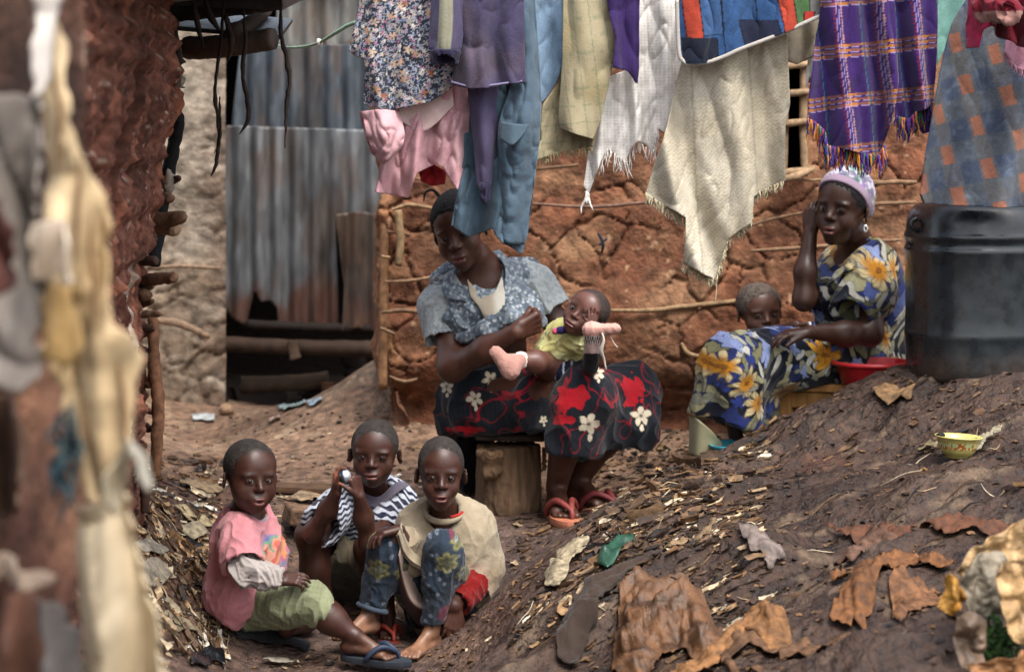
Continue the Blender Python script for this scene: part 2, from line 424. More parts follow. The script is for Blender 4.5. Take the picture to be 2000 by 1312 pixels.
        V, Fc = S.mesh(h); N = normals(V, Fc); V = laplace(V, Fc, 1, .4); fd = s.facedist(s.loc(V))+.07*vnoise(V*110,5)+.05*vnoise(V*260,6); V = V+N*(rough*vnoise(V*600, 3)-(.003+.7*off*s.H)*(1-sstep(.02,.24,fd)))[:,None]
        c = color*(1+.55*vnoise(V*420, 8)+.3*vnoise(V*90,9))[:,None]  # light and dark speckle in the colour imitates the sheen of hair
        o = mobj(name, V, Fc, M_hair(), parent, c)
        if label: o['label'] = label
        return o
def hand(S, w, d, n, L, side=1, curl=(20,30,25), spread=1.0, thumb=(.35,25), wr=None, curls=None):
    """w wrist, d pointing, n palm normal; side=+1 puts the thumb along cross(d,n)"""
    d = unit(d); n = unit(np.asarray(n)-np.dot(n,d)*d); s = np.cross(d, n)*side
    kn = []
    for i, (off, ln, fl) in enumerate(((.19,.49,.37),(.065,.52,.42),(-.06,.50,.39),(-.175,.45,.31))):
        base = w+d*L*.05+s*off*L*.55; k = w+d*ln*L+s*off*L*(.85+.15*spread)-n*L*.02
        S.cone(base, k, .105*L, .078*L, .045*L)
        cu = curls[i] if curls is not None else curl
        a = 0; p = k; fan = unit(d+s*off*.55*spread)
        for j, (seg, r0, r1) in enumerate(((.46,.062,.054),(.30,.054,.048),(.24,.048,.038))):
            a += math.radians(cu[j]); q = p+(fan*math.cos(a)+n*math.sin(a))*fl*L*seg
            S.cone(p, q, r0*L, r1*L, .012*L if j else .03*L); p = q
    tb = w+d*.12*L+s*.13*L; ta = math.radians(thumb[1]); td = unit(d*math.cos(thumb[0])+s*math.sin(thumb[0])+n*math.sin(ta)*.6)
    m1 = tb+td*.24*L; S.cone(tb, m1, .10*L, .07*L, .04*L); td2 = unit(td*.8+d*.4+n*math.sin(ta)*.5); m2 = m1+td2*.17*L; S.cone(m1, m2, .066*L, .058*L, .015*L)
    m3 = m2+unit(td2+n*math.sin(ta)*.4)*.13*L; S.cone(m2, m3, .058*L, .042*L, .01*L)
def foot(S, ankle, d, up, L, side=1, toes=True):
    """heel under the ankle, pointing d; side=+1 big toe toward cross(d,up)"""
    up = unit(up); d = unit(np.asarray(d)-np.dot(d,up)*up); s = np.cross(d, up)*side
    h = ankle-up*.20*L-d*.10*L; b = ankle+d*.50*L-up*.25*L
    S.cone(ankle, h+d*.05*L, .12*L, .13*L, .05*L); S.cone(h, b, .125*L, .105*L, .05*L, flat=(up,.8)); S.cone(ankle+d*.05*L, b+s*.02*L, .11*L, .075*L, .07*L)
    for i, (o, ln, r) in enumerate(((.13,.22,.06),(.045,.215,.045),(-.025,.19,.042),(-.09,.16,.04),(-.145,.12,.038))):
        a = b+s*o*L*.9; q = a+d*ln*L+s*o*.1*L-up*.055*L; S.cone(b+s*o*L*.55-d*.1*L, a+d*.03*L, .08*L, .055*L, .05*L)
        S.cone(a, q, r*L*1.05, r*L*.95, .012*L)
    return h-up*.12*L, d, s, up
def flip_flop(parent, heel, d, s, up, L, csole, cstrap, t=.018, label=None, thong=(.05,)):
    """sole and thong straps under a foot that foot() returned"""
    d, s, up = map(unit, (d, s, up)); n = 26; a = np.linspace(0, 2*math.pi, n, endpoint=False); out = []
    for x in a:
        u = .47*L-.60*L*math.cos(x); wdt = (.19-.045*math.exp(-((u/L-.35)/.18)**2)+.03*(u/L))*L
        out.append(heel+d*(u+.02*L)+s*wdt*math.sin(x)*(1 if abs(math.sin(x)) > 1e-6 else 0))
    o_ = np.array(out); top = o_-up*.002; mid = (o_-o_.mean(0))*1.01+o_.mean(0)-up*t*.55; bot = o_-up*t
    V = np.concatenate([top, mid, bot]); Q = [tuple(range(n))[::-1], tuple(range(2*n, 3*n))]
    for k in (0,1):
        for i in range(n): j = (i+1)%n; Q.append((k*n+i, k*n+j, (k+1)*n+j, (k+1)*n+i))
    c = np.concatenate([np.tile(csole, (n,1)), np.tile(csole*.85, (n,1)), np.tile(csole*.6, (n,1))])
    so = mobj('flip_flop', V, Q, M_rubber(), parent, c, smooth=False)
    if label: so['label'] = label
    B = Bag(); post = heel+d*.86*L+s*.055*L
    for q in (-1,1):
        B.tube([post-up*.005, post+up*.09*L-d*.03*L, heel+d*.62*L+s*q*.10*L+up*.20*L, heel+d*.45*L+s*q*.185*L+up*.10*L, heel+d*.36*L+s*q*.19*L-up*.004], [.022*L,.032*L,.045*L,.045*L,.036*L], cstrap, 8, 18)
    B.obj('strap', M_rubber(), so)
    return so
def paint_regions(V, base, regs):
    """regs: (centre, radius, colour, softness)"""
    c = np.tile(base, (len(V),1)) if np.ndim(base) == 1 else base
    for p, r, k, s in regs: c = mixc(c, k, 1-sstep(r-s, r+s, np.linalg.norm(V-p, axis=1)))
    return c
def skincol(V, base=SKIN, regs=(), seed=1):
    c = np.tile(base, (len(V),1))*(1+.16*fbm(V*22, 3, seed))[:,None]
    return paint_regions(V, c, regs)
def head_skin(hd, regs=(), base=SKIN, seed=1):
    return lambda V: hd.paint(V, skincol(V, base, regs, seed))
def person(name, S, hd, label, cat='person', group=None, regs=(), base=SKIN, h=.0027):
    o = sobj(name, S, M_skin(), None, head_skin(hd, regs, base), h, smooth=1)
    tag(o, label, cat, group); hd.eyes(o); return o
# ---------------------------------------------------------------- boy in the beige sweatshirt
def boy_beige():
    hd = Head(P(861,922,6.44), .188, yaw=3, pitch=1, roll=1, wx=.93); hd.line = .36; hd.nw = 1.15; hd.cheek = .85
    S = Sdf()
    nb = P(868,1018,6.53)
    S.cone(P(866,968,6.49), nb, .032, .04, .03)
    S.ell(P(868,1075,6.56), (.095,.065,.115), k=.05); S.cone(P(868,1090,6.57), P(868,1188,6.62), .075, .085, .06)
    S.chain([P(805,1025,6.54), P(800,1085,6.48), P(778,1040,6.38)], [.034,.027,.021], .03)
    S.chain([P(930,1025,6.56), P(941,1112,6.57), P(888,1183,6.42)], [.034,.027,.020], .03)
    kr, kl = P(757,1070,6.40), P(866,1070,6.37); ar, al = P(722,1196,6.44), P(843,1232,6.40)
    S.chain([P(842,1190,6.62), kr, ar], [.056,.035,.022], .04); S.chain([P(898,1190,6.62), kl, al], [.056,.035,.022], .04)
    S.cone(P(757,1090,6.42), P(742,1130,6.45), .031, .032, .04); S.cone(P(862,1100,6.39), P(855,1140,6.41), .031, .032, .04)
    hd.build(S, mouth=.022, ears=1.3, lips=1.0, jaw=.88)
    hand(S, P(785,1032,6.37), np.array([-.93,-.25,-.22]), np.array([-.25,-.15,-.95]), .115, side=-1, curls=[(22,30,20),(20,32,20),(22,34,22),(26,36,22)], spread=1.1, thumb=(1.0,0))
    hand(S, P(888,1186,6.42), np.array([-.12,-.12,-1]), np.array([-.3,1,0.]), .108, side=1, curls=[(12,20,15)]*4, spread=.9, thumb=(.5,10))
    f1 = foot(S, ar-np.array([0,0,.005]), np.array([-.62,-.72,-.02]), np.array([0,0,1]), .155, side=1)
    f2 = foot(S, al-np.array([0,0,.002]), np.array([-.55,-.82,0]), np.array([0,0,1]), .155, side=1)
    dust = lin('#7d5a45')
    regs = [(P(690,1232,6.40),.07,dust,.06),(P(812,1262,6.35),.07,dust,.06)]
    o = person('person', S, hd, 'boy in a stained beige sweatshirt with a red cuff, knees up in flowered leggings', regs=regs)
    hd.hair(o)
    # leggings with pale flowers
    S = Sdf()
    S.chain([P(842,1190,6.62), kr, P(727,1183,6.44)], [.064,.043,.035], .04); S.cone(P(757,1090,6.42), P(742,1130,6.45), .038, .039, .03)
    S.chain([P(898,1190,6.62), kl, P(846,1214,6.40)], [.064,.042,.031], .04); S.cone(P(862,1100,6.39), P(855,1140,6.41), .040, .039, .03)
    S.ell(P(868,1195,6.64), (.10,.075,.055), k=.04)
    S.cut(P(725,1186,6.44), (-.35,0,-1), .004, (P(650,1300,6.2), P(800,1160,6.6))); S.cut(P(844,1216,6.40), (-.1,0,-1), .004, (P(800,1300,6.2), P(900,1190,6.6)))
    def leg(V):
        base = lin('#252f3b')*(1+.2*fbm(V*30,3,4))[:,None]
        q = np.stack([V[:,0]*13, V[:,2]*13-V[:,1]*3], 1); f1_, f2_, idn, vec = worley(q, 5)
        ang = np.arctan2(vec[:,1], vec[:,0]); pet = .36*(.62+.38*np.abs(np.cos(ang*3+idn*9)))
        m = (1-sstep(pet-.05, pet+.03, f1_))*(idn > .35); edge = np.exp(-((f1_-pet)/.06)**2)*(idn > .35)
        c = mixc(base, lin('#666340'), m*.5); c = mixc(c, lin('#86804f'), edge*.65)
        c = mixc(c, lin('#6b2c3c'), ((idn < .14)*(f1_ < .33))*.7)
        g1, g2, gi, gv = worley(q*3.3, 9); c = mixc(c, lin('#8d92a0'), np.exp(-((g1-.14)/.06)**2)*(gi > .6)*.6)
        d = sstep(-.1,.5,fbm(V*7,3,6)); return mixc(c, lin('#3a3128'), d*.25)
    sobj('leggings', S, M_cloth(), o, leg, .003, fold=.0025, fdir=(0,-.2,1), fs=34, wr=.002)
    Bq = Bag()
    for c, r, nrm in ((P(727,1186,6.44), .037, (.3,.1,1)),):
        a = np.linspace(0, 2*math.pi, 26); n = unit(nrm); x = unit(np.cross(n,(0,1,0))); y = np.cross(n,x)
        Bq.tube([c+(x*math.cos(t)+y*math.sin(t))*r*(1+.05*math.sin(5*t)) for t in a], .0075, lin('#3b4450'), 7)
    Bq.obj('rolled_hem', M_cloth(), o)
    # sweatshirt
    S = Sdf()
    S.cone(P(867,1012,6.53), P(868,1060,6.56), .062, .098, .05, flat=((0,1,0),.72)); S.cone(P(868,1060,6.56), P(872,1180,6.62), .108, .112, .06, flat=((0,1,0),.7))
    S.chain([P(812,1030,6.54), P(800,1085,6.46)], [.050,.050], .05); S.cone(P(800,1082,6.46), P(792,1048,6.40), .046, .036, .03, cap=True)
    S.chain([P(922,1030,6.56), P(938,1112,6.57)], [.056,.052], .05); S.cone(P(941,1108,6.57), P(924,1160,6.52), .054, .052, .03, cap=True)
    S.cone(P(866,975,6.49), P(866,1004,6.50), .040, .044, .012, sub=True)
    S.cone(P(926,1142,6.53), P(905,1200,6.45), .040, .05, .006, sub=True)
    def sw(V):
        b = lin('#8b7f6b'); c = np.tile(b, (len(V),1)); u = unP(V)
        st = np.exp(-(((u[:,0]-850)/42)**2+((u[:,1]-1055)/32)**2)); c = mixc(c, lin('#543f2b'), st*.75*(.6+.5*fbm(V*35,3,3)))
        c = mixc(c, lin('#6c5b46'), sstep(.05,.5,fbm(V*14,4,9))*.5); return mixc(c, lin('#b98a84'), sstep(.05,.4,fbm(V*6+3,2,19))*.2*(u[:,1] > 1100))
    sobj('sweatshirt', S, M_cloth(), o, sw, .003, fold=.004, fdir=(.25,0,1), fs=19, wr=.003, seed=4)
    S = Sdf(); S.cone(P(924,1136,6.515), P(893,1178,6.435), .046, .040, cap=True, capa=True, k=.01); S.cone(P(899,1168,6.45), P(884,1190,6.41), .028, .035, .006, sub=True)
    sobj('cuff', S, M_cloth(), o, lin('#640e0c'), .0025, fold=.0035, fdir=(-.6,0,-1), fs=36, wr=.001, label='red folded back cuff')
    a = np.linspace(0, 2*math.pi, 30); nb = Bag(); c0 = P(866,1000,6.50)
    nb.tube([c0+np.array([.049*math.cos(t), .040*math.sin(t), .010*math.sin(t)+.004*math.cos(2*t)-.006]) for t in a], .0085, lin('#8f816c'), 9); nb.tube([c0+np.array([.053*math.cos(t), .043*math.sin(t), .012*math.sin(t)+.005]) for t in np.linspace(-1.2,1.1,16)], .004, lin('#9a2420'), 7)
    nb.obj('neckband', M_cloth(), o)
    # the hem stretched over the knees
    rows = [[P(783,1020,6.37),P(800,1052,6.41),P(828,1082,6.45),P(852,1088,6.43),P(872,1070,6.44)],
            [P(782,1030,6.33),P(796,1070,6.37),P(824,1096,6.40),P(850,1100,6.41),P(872,1082,6.42)],
            [P(777,1042,6.33),P(790,1082,6.36),P(817,1107,6.38),P(845,1110,6.40),P(866,1094,6.42)],
            [P(775,1046,6.345),P(786,1078,6.38),P(812,1102,6.40),P(842,1106,6.41),P(862,1096,6.43)]]
    V, Q, u, v = loft(rows, 70, 30); V = V+np.stack([0*u, .004*np.sin(v*18+3*u), .003*np.sin(v*20+u*4)], 1)
    solid(mobj('hem_fold', V, Q, M_cloth(), o, mixc(np.tile(lin('#8b7f6b'),(len(V),1)), lin('#64523e'), sstep(-.1,.5,fbm(V*30,3,1))*.6)), .003)
    rows = [[P(783,1062,6.35),P(800,1110,6.42),P(815,1150,6.46),P(832,1170,6.48),P(852,1160,6.42)],
            [P(778,1085,6.35),P(786,1130,6.40),P(802,1172,6.42),P(828,1190,6.42),P(852,1182,6.38)],
            [P(772,1090,6.37),P(778,1138,6.42),P(795,1190,6.46),P(822,1222,6.50),P(850,1222,6.46)]]
    V, Q, u, v = loft(rows, 60, 36)
    solid(mobj('inner_hem', V, Q, M_cloth(), o, mixc(np.tile(lin('#a08b80'),(len(V),1)), lin('#3a211a'), sstep(.42,.52,v))), .003)
    return o
# ---------------------------------------------------------------- boy in the striped shirt
def boy_striped():
    hd = Head(P(732,883,6.66), .178, yaw=-4, pitch=2, roll=1, wx=1.04); hd.line = .34; hd.es = .142; hd.nw = 1.0
    S = Sdf()
    S.cone(P(733,925,6.70), P(730,962,6.76), .032, .038, .03)
    S.ell(P(722,1015,6.80), (.085,.062,.10), k=.05); S.cone(P(720,1030,6.82), P(705,1115,6.88), .07, .08, .06)
    # arms raised to the ball
    er, el = P(612,1040,6.50), P(722,1062,6.47); wr_, wl = P(656,962,6.40), P(701,968,6.40)
    S.chain([P(655,995,6.72), er, P(640,995,6.44), wr_], [.031,.023,.022,.016], .03); S.chain([P(780,995,6.74), el, P(710,1010,6.44), wl], [.031,.024,.022,.016], .03)
    kr, kl = P(608,1045,6.60), P(722,1072,6.58); ar, al = P(640,1188,6.64), P(757,1198,6.60)
    S.chain([P(678,1125,6.88), kr, P(615,1110,6.62), ar], [.058,.037,.034,.022], .04); S.chain([P(730,1125,6.88), kl, P(745,1130,6.60), al], [.058,.036,.033,.022], .04)
    hd.build(S, mouth=.007, ears=1.8, lips=1.05)
    hand(S, wr_, np.array([.18,.05,1]), np.array([.9,-.3,-.2]), .100, side=-1, curls=[(22,38,28),(26,40,30),(30,42,30),(34,44,30)], spread=1.0, thumb=(.8,25))
    hand(S, wl, np.array([-.28,-.05,1]), np.array([-.8,.5,-.15]), .098, side=1, curls=[(55,60,40),(58,62,40),(60,62,40),(64,62,40)], spread=.9, thumb=(.7,35))
    f2 = foot(S, al, np.array([.12,-1,0]), np.array([0,0,1]), .15, side=-1)
    f1 = foot(S, ar, np.array([.3,-.9,0]), np.array([0,0,1]), .15, side=1)
    regs = [(P(664,930,6.38),.022,PALM,.014)]
    o = person('person', S, hd, 'boy in a wavy striped shirt squatting between two other children, holding a silver ball', regs=regs)
    hd.hair(o)
    flip_flop(o, *(f2[0], f2[1], f2[2], f2[3]), .155, lin('#6b2a20'), lin('#7d2c20'), label='red brown flip flop')
    flip_flop(o, *(f1[0], f1[1], f1[2], f1[3]), .155, lin('#4b4a3a'), lin('#2c2c26'), label='olive grey flip flop')
    S = Sdf()
    S.cone(P(731,968,6.77), P(724,1010,6.80), .060, .096, .05, flat=((0,1,0),.75)); S.cone(P(724,1010,6.80), P(700,1098,6.83), .10, .098, .06, flat=((0,1,0),.75))
    S.cone(P(662,985,6.74), P(628,1030,6.56), .050, .058, .05, cap=True); S.cone(P(776,990,6.75), P(748,1050,6.60), .055, .060, .05, cap=True)
    S.cut(P(700,1092,6.8), (-.1,-.15,-1), .006)
    S.cone(P(735,930,6.70), P(733,962,6.73), .042, .046, .01, sub=True)
    S.cone(P(633,1022,6.58), P(612,1050,6.5), .044, .052, .006, sub=True); S.cone(P(752,1040,6.62), P(735,1075,6.55), .046, .055, .006, sub=True)
    def stripes(V):
        f = V[:,2]*1.0+.35*np.abs(V[:,0]-P(731,0,6.77)[0])*sstep(.05,.12,np.abs(V[:,0]-P(726,0,6.77)[0]))
        t = f*2*math.pi/.0145+1.1*np.sin(V[:,0]*2*math.pi/.026+V[:,1]*60+6*fbm(V*4,2,1))+4*fbm(V*5,2,4)
        return mixc(np.tile(lin('#9497a0'),(len(V),1)), lin('#161a2a'), sstep(-.25,.25,np.sin(t)))
    sobj('shirt', S, M_cloth(), o, stripes, .0024, fold=.0045, fdir=(.15,0,1), fs=20, wr=.002, seed=8)
    col = lin('#4a4550')
    rows = [[P(700,952,6.70),P(722,968,6.69),P(745,968,6.70),P(770,945,6.72),P(786,938,6.80)],
            [P(690,965,6.68),P(715,985,6.665),P(742,990,6.665),P(775,962,6.68),P(800,948,6.78)]]
    V, Q, u, v = loft(rows, 40, 12); solid(mobj('collar', V, Q, M_cloth(), o, col), .004)
    S = Sdf(); k_ = lin('#4c4436')
    S.chain([P(678,1122,6.88), P(628,1065,6.66)], [.082,.062], .05); S.chain([P(730,1122,6.88), P(724,1095,6.66)], [.082,.060], .05); S.ell(P(703,1128,6.88), (.11,.08,.07), k=.04)
    S.cone(P(640,1078,6.70), P(600,1035,6.55), .048, .060, .006, sub=True)
    sobj('shorts', S, M_cloth(), o, k_, .003, fold=.004, fs=22, wr=.002)
    # the ball in his fingers
    b = Bag(); c = P(672,929,6.385); r = .0185
    th, ph = np.meshgrid(np.linspace(0,math.pi,18), np.linspace(0,2*math.pi,28,endpoint=False), indexing='ij')
    d = np.stack([np.sin(th)*np.cos(ph), np.sin(th)*np.sin(ph), np.cos(th)], -1).reshape(-1,3); rr = r*(1+.04*fbm(d*3,3,2))
    Q = np.array([(i*28+j, i*28+(j+1)%28, (i+1)*28+(j+1)%28, (i+1)*28+j) for i in range(17) for j in range(28)])
    ball = mobj('ball', c+d*rr[:,None], Q, mat('foil', .35, var=.2, vscale=80, bump=.6, bscale=120, metal=.55), None, mixc(np.tile(lin('#b9bec6'),(len(d),1)), lin('#33415a'), sstep(-.2,.1,-d[:,0]-d[:,2]*.2)))
    tag(ball, 'small crumpled silver ball held up in the striped boy\'s fingers', 'ball')
    return o
# ---------------------------------------------------------------- girl in pink
def girl_pink():
    hd = Head(P(488,928,6.34), .188, yaw=27, pitch=0, roll=2, wx=1.0); hd.line = .38; hd.nw = .88; hd.cheek = 1.15; hd.es = .128
    S = Sdf()
    S.cone(P(482,972,6.38), P(482,1012,6.41), .033, .042, .03)
    S.ell(P(478,1060,6.42), (.07,.085,.105), k=.05); S.cone(P(478,1080,6.43), P(482,1180,6.46), .07, .085, .06)
    S.chain([P(462,1035,6.30), P(478,1116,6.23), P(548,1131,6.24)], [.032,.026,.018], .03)
    S.chain([P(508,1035,6.52), P(530,1110,6.50), P(560,1140,6.36)], [.032,.026,.018], .03)
    kn, an = P(608,1172,6.28), P(690,1240,6.27)
    S.chain([P(492,1180,6.40), kn, P(645,1207,6.28), an], [.050,.034,.033,.022], .04)
    S.chain([P(500,1185,6.52), P(590,1200,6.50), P(560,1225,6.38)], [.064,.042,.026], .04)
    hd.build(S, mouth=.022, ears=1.1, lips=.9, jaw=1.06)
    hand(S, P(549,1132,6.24), np.array([1,-.06,.03]), np.array([.05,.6,-.8]), .088, side=1, curls=[(16,24,20),(20,26,20),(26,30,20),(32,34,20)], spread=.8, thumb=(.4,10))
    hand(S, P(560,1141,6.36), np.array([.9,-.5,-.2]), np.array([0,.3,-1]), .088, side=-1, curls=[(18,24,20)]*4, spread=.8, thumb=(.4,10))
    f = foot(S, an, np.array([.97,-.22,-.03]), np.array([.03,-.12,1]), .155, side=-1)
    regs = [(P(738,1268,6.2),.05,lin('#70503f'),.05)]
    o = person('person', S, hd, 'small child in a pink t-shirt and pale green trousers sitting at the left', regs=regs)
    hd.hair(o)
    flip_flop(o, f[0], f[1], f[2], f[3], .16, lin('#262c34'), lin('#1f2a3e'), label='dark blue flip flop')
    S = Sdf()
    S.chain([P(492,1180,6.40), P(560,1176,6.33), kn], [.064,.056,.048], .05); S.chain([P(500,1185,6.52), P(580,1195,6.51)], [.062,.05], .05)
    S.cone(P(592,1176,6.30), P(618,1184,6.28), .051, .047, .015); S.cone(P(612,1182,6.28), P(636,1200,6.28), .044, .040, .008, cap=True)
    S.ell(P(482,1186,6.46), (.075,.09,.06), k=.04)
    S.cone(P(622,1188,6.28), P(655,1214,6.28), .034, .038, .004, sub=True)
    def gp(V):
        q = V@rotm(0,0,35).T; w = np.sin(q[:,0]*420)*np.sin(q[:,2]*420); b = np.tile(lin('#70745a'),(len(V),1))
        return mixc(mixc(b, lin('#585e45'), sstep(0,.6,w)*.45), lin('#7f8466'), sstep(618,626,unP(V)[:,0]+.4*(unP(V)[:,1]-1180))*.7)
    sobj('trousers', S, M_cloth(), o, gp, .0026, fold=.004, fdir=(.2,0,1), fs=24, wr=.002)
    S = Sdf()
    S.cone(P(482,1018,6.42), P(478,1055,6.42), .058, .088, .05, flat=((1,0,0),.82)); S.cone(P(478,1055,6.42), P(476,1160,6.44), .098, .112, .06, flat=((1,0,0),.86)); S.ell(P(468,1165,6.40), (.082,.10,.085), k=.06)
    S.cone(P(500,1075,6.42), P(525,1100,6.42), .06, .045, .05)
    S.cone(P(464,1038,6.30), P(474,1104,6.23), .048, .057, .05, cap=True)
    S.cone(P(506,1038,6.52), P(524,1090,6.50), .045, .05, .05, cap=True)
    S.cut(P(508,1190,6.4), (.78,-.1,-1.0), .006)
    S.cut(P(440,1200,6.4), (-.6,0,-1), .006)
    S.cone(P(484,975,6.37), P(484,1008,6.39), .043, .050, .01, sub=True)
    S.cone(P(472,1092,6.24), P(485,1130,6.2), .043, .055, .006, sub=True)
    def pk(V):
        u = unP(V); c = np.tile(lin('#a86f74'),(len(V),1)); c = mixc(c, lin('#a4686c'), sstep(0,.5,fbm(V*10,4,3))*.4)
        c = mixc(c, lin('#bd8f92'), sstep(0,.6,fbm(V*16+4,3,7))*.3)
        N_ = V[:,0]-P(478,0,6.42)[0]+ (6.42-V[:,1])*.2
        pr = (V[:,0] > P(508,0,6.42)[0]) & (u[:,1] > 1040) & (u[:,1] < 1110)
        x, y = (u[:,0]-508)/50, (u[:,1]-1040)/70; k = .55*y+x*.45+.18*vnoise(V*45,4)
        pal = [lin('#75688c'), lin('#465e8a'), lin('#4a8068'), lin('#b07c66'), lin('#a8503f'), lin('#b8784a'), lin('#a0566c'), lin('#66708a')]
        id_ = np.clip((k*8).astype(int), 0, 7); edge = sstep(0,.18,x)*sstep(0,.1,y)*(1-sstep(.85,1,y))*pr
        return mixc(c, np.array(pal)[id_], edge*.85)
    sobj('t_shirt', S, M_cloth(), o, pk, .0026, fold=.005, fdir=(.35,0,1), fs=17, wr=.003, seed=11)
    S = Sdf(); S.chain([P(468,1060,6.28), P(478,1114,6.23)], [.034,.038], .02); S.cone(P(478,1114,6.23), P(546,1131,6.24), .038, .026, .02, cap=True)
    S.cone(P(530,1127,6.24), P(560,1135,6.24), .018, .022, .004, sub=True)
    sobj('long_sleeve', S, M_cloth(), o, lambda V: mixc(np.tile(lin('#948c88'),(len(V),1)), lin('#6d625e'), sstep(.1,.5,fbm(V*25,3,3))*.6), .0025, fold=.006, fdir=(.6,0,-.8), fs=34, wr=.003, label='off white long sleeve under the t-shirt')
    a = np.linspace(0, 2*math.pi, 30); nb = Bag(); c0 = P(484,1003,6.39)
    nb.tube([c0+np.array([.050*math.cos(t), .052*math.sin(t), .014*math.sin(t)-.010*math.cos(t)]) for t in a], .0065, lin('#8f8388'), 7)
    nb.obj('neckband', M_cloth(), o)
    return o
def flowers(V, u, v, sc, seed, petals=5, dens=.5, size=.36):
    """flower mask and its id on cloth coordinates"""
    q = np.stack([u*sc, v*sc], 1); f1, f2, idn, vec = worley(q, seed)
    ang = np.arctan2(vec[:,1], vec[:,0]); pet = size*(.5+.5*np.abs(np.cos(ang*petals/2+idn*20)))
    return (1-sstep(pet-.05,pet+.02,f1))*(idn < dens), f1, idn, ang
# ---------------------------------------------------------------- woman on the stump
def woman_left():
    hd = Head(P(897,447,7.26), .232, yaw=-14, pitch=9, roll=-13, wx=.90); hd.line = .30; hd.nape = -.25; hd.nw = 1.12; hd.cheek = 1.1
    S = Sdf()
    S.chain([P(925,500,7.32), P(945,548,7.38)], [.050,.056], .04)
    sl, sr = P(872,572,7.34), P(1026,555,7.42)
    S.cone(sl, sr, .052, .052, .05); S.cone(P(950,585,7.39), P(960,700,7.42), .115, .11, .08, flat=((0,1,0),.75)); S.ell(P(965,780,7.42), (.155,.12,.11), k=.06)
    el, wl = P(884,716,7.20), P(1008,648,7.04)
    S.chain([sl, el, P(950,683,7.10), wl], [.050,.040,.034,.026], .04)
    er, wr_ = P(1100,645,7.42), P(1112,700,7.30)
    S.chain([sr, er, wr_], [.052,.040,.028], .04)
    kr, kl = P(1140,772,7.12), P(1228,765,7.34); ar, al = P(1087,950,7.26), P(1128,938,7.40)
    S.chain([P(930,790,7.34), kr, P(1108,850,7.18), ar], [.095,.062,.052,.032], .05); S.chain([P(985,790,7.50), kl, P(1190,840,7.36), al], [.095,.062,.052,.032], .05)
    hd.build(S, mouth=.005, ears=1.0, lips=1.15, jaw=.95)
    hand(S, wl, P(1046,630,7.06)-wl, np.array([.1,.9,.5]), .145, side=1, curls=[(62,70,40)]*4, spread=.8, thumb=(.15,75))
    hand(S, wr_, np.array([.1,-.9,-.3]), np.array([0,-.2,1]), .14, side=1, curls=[(15,25,20)]*4)
    fa = foot(S, ar, np.array([.18,-.98,-.02]), np.array([0,0,1]), .215, side=-1); fb = foot(S, al, np.array([.62,-.78,-.02]), np.array([0,0,1]), .215, side=-1)
    o = person('person', S, hd, 'seated woman in a grey blouse and black and red flowered skirt, baby across her lap', base=lin('#44291f'), h=.0034)
    hd.hair(o, line=.30, off=.014, color=lin('#1c1a1b'), rough=.0016, h=.003, nape=-.25)
    rg = random.Random(3)
    for i in range(5):
        B = Bag(); c = hd.w((.12+.05*i, .25, .47-.02*i)); B.tube([c, c+np.array([.02,0,.03])*rg.uniform(.6,1.2), c+np.array([.045,0,.01+.02*rg.random()])], [.012,.010,.004], lin('#18161a'), 7, 8); B.obj('braid', M_hair(), o)
    B = Bag(); c = hd.w((-.18,.1,.44)); B.tube([c, c+np.array([-.022,0,.022]), c+np.array([-.045,0,.014]), c+np.array([-.05,0,-.012])], [.006,.005,.004,.002], lin('#18161a'), 6, 14)
    B.obj('braid', M_hair(), o, label='thin curved braid sticking out to the left')
    flip_flop(o, *fa, .225, lin('#a8674d'), lin('#74302a'), t=.022, label='red flip flop, foot pointing ahead'); flip_flop(o, *fb, .225, lin('#8f5845'), lin('#66282a'), t=.022, label='red flip flop, foot turned to the right')
    # blouse: sleeves pale, body grey-blue, hem pulled up to the right
    S = Sdf()
    S.cone(P(948,555,7.39), P(950,600,7.40), .085, .132, .06, flat=((0,1,0),.8)); S.cone(P(950,600,7.40), P(955,665,7.40), .137, .130, .07, flat=((0,1,0),.85))
    S.cone(P(880,560,7.35), P(1022,540,7.42), .062, .062, .05)
    S.ell(P(1000,600,7.27), (.085,.07,.07), k=.06); S.ell(P(915,610,7.24), (.075,.06,.07), k=.06)
    S.cut(P(905,682,7.3), (-.38,-.05,-1), .01); S.cut(P(1000,650,7.25), (.55,-.1,-1), .01)
    S.cone(P(930,470,7.28), P(938,530,7.30), .075, .07, .01, sub=True); S.cone(P(938,530,7.24), P(962,572,7.20), .062, .012, .012, sub=True)
    def bl(V):
        q, f1, idn, a = flowers(V, V[:,0], V[:,2], 70, 3, 5, .7); c = mixc(np.tile(lin('#4f5963'),(len(V),1)), lin('#858e96'), (fbm(V*90,3,5) > .06)*.5)
        return mixc(c, lin('#b0b5b8'), q*.6)
    sobj('blouse', S, M_cloth(), o, bl, .0033, fold=.008, fdir=(.75,0,-.6), fs=13, wr=.004, seed=2)
    def sv(V):
        q, f1, idn, a = flowers(V, V[:,0], V[:,2], 85, 8, 4, .6); c = mixc(np.tile(lin('#989d9d'),(len(V),1)), lin('#7e878c'), (fbm(V*110,3,5) > .08)*.7)
        return mixc(c, lin('#6f7880'), q*.5)
    S = Sdf(); S.chain([P(886,562,7.35), P(864,600,7.31)], [.060,.068], .04); S.cone(P(864,600,7.31), P(869,664,7.26), .064, .063, .03, cap=True); S.cone(P(868,655,7.26), P(872,690,7.24), .053, .062, .005, sub=True)
    sobj('sleeve', S, M_cloth(), o, sv, .0032, fold=.004, fdir=(0,0,1), fs=18, wr=.002, seed=5)
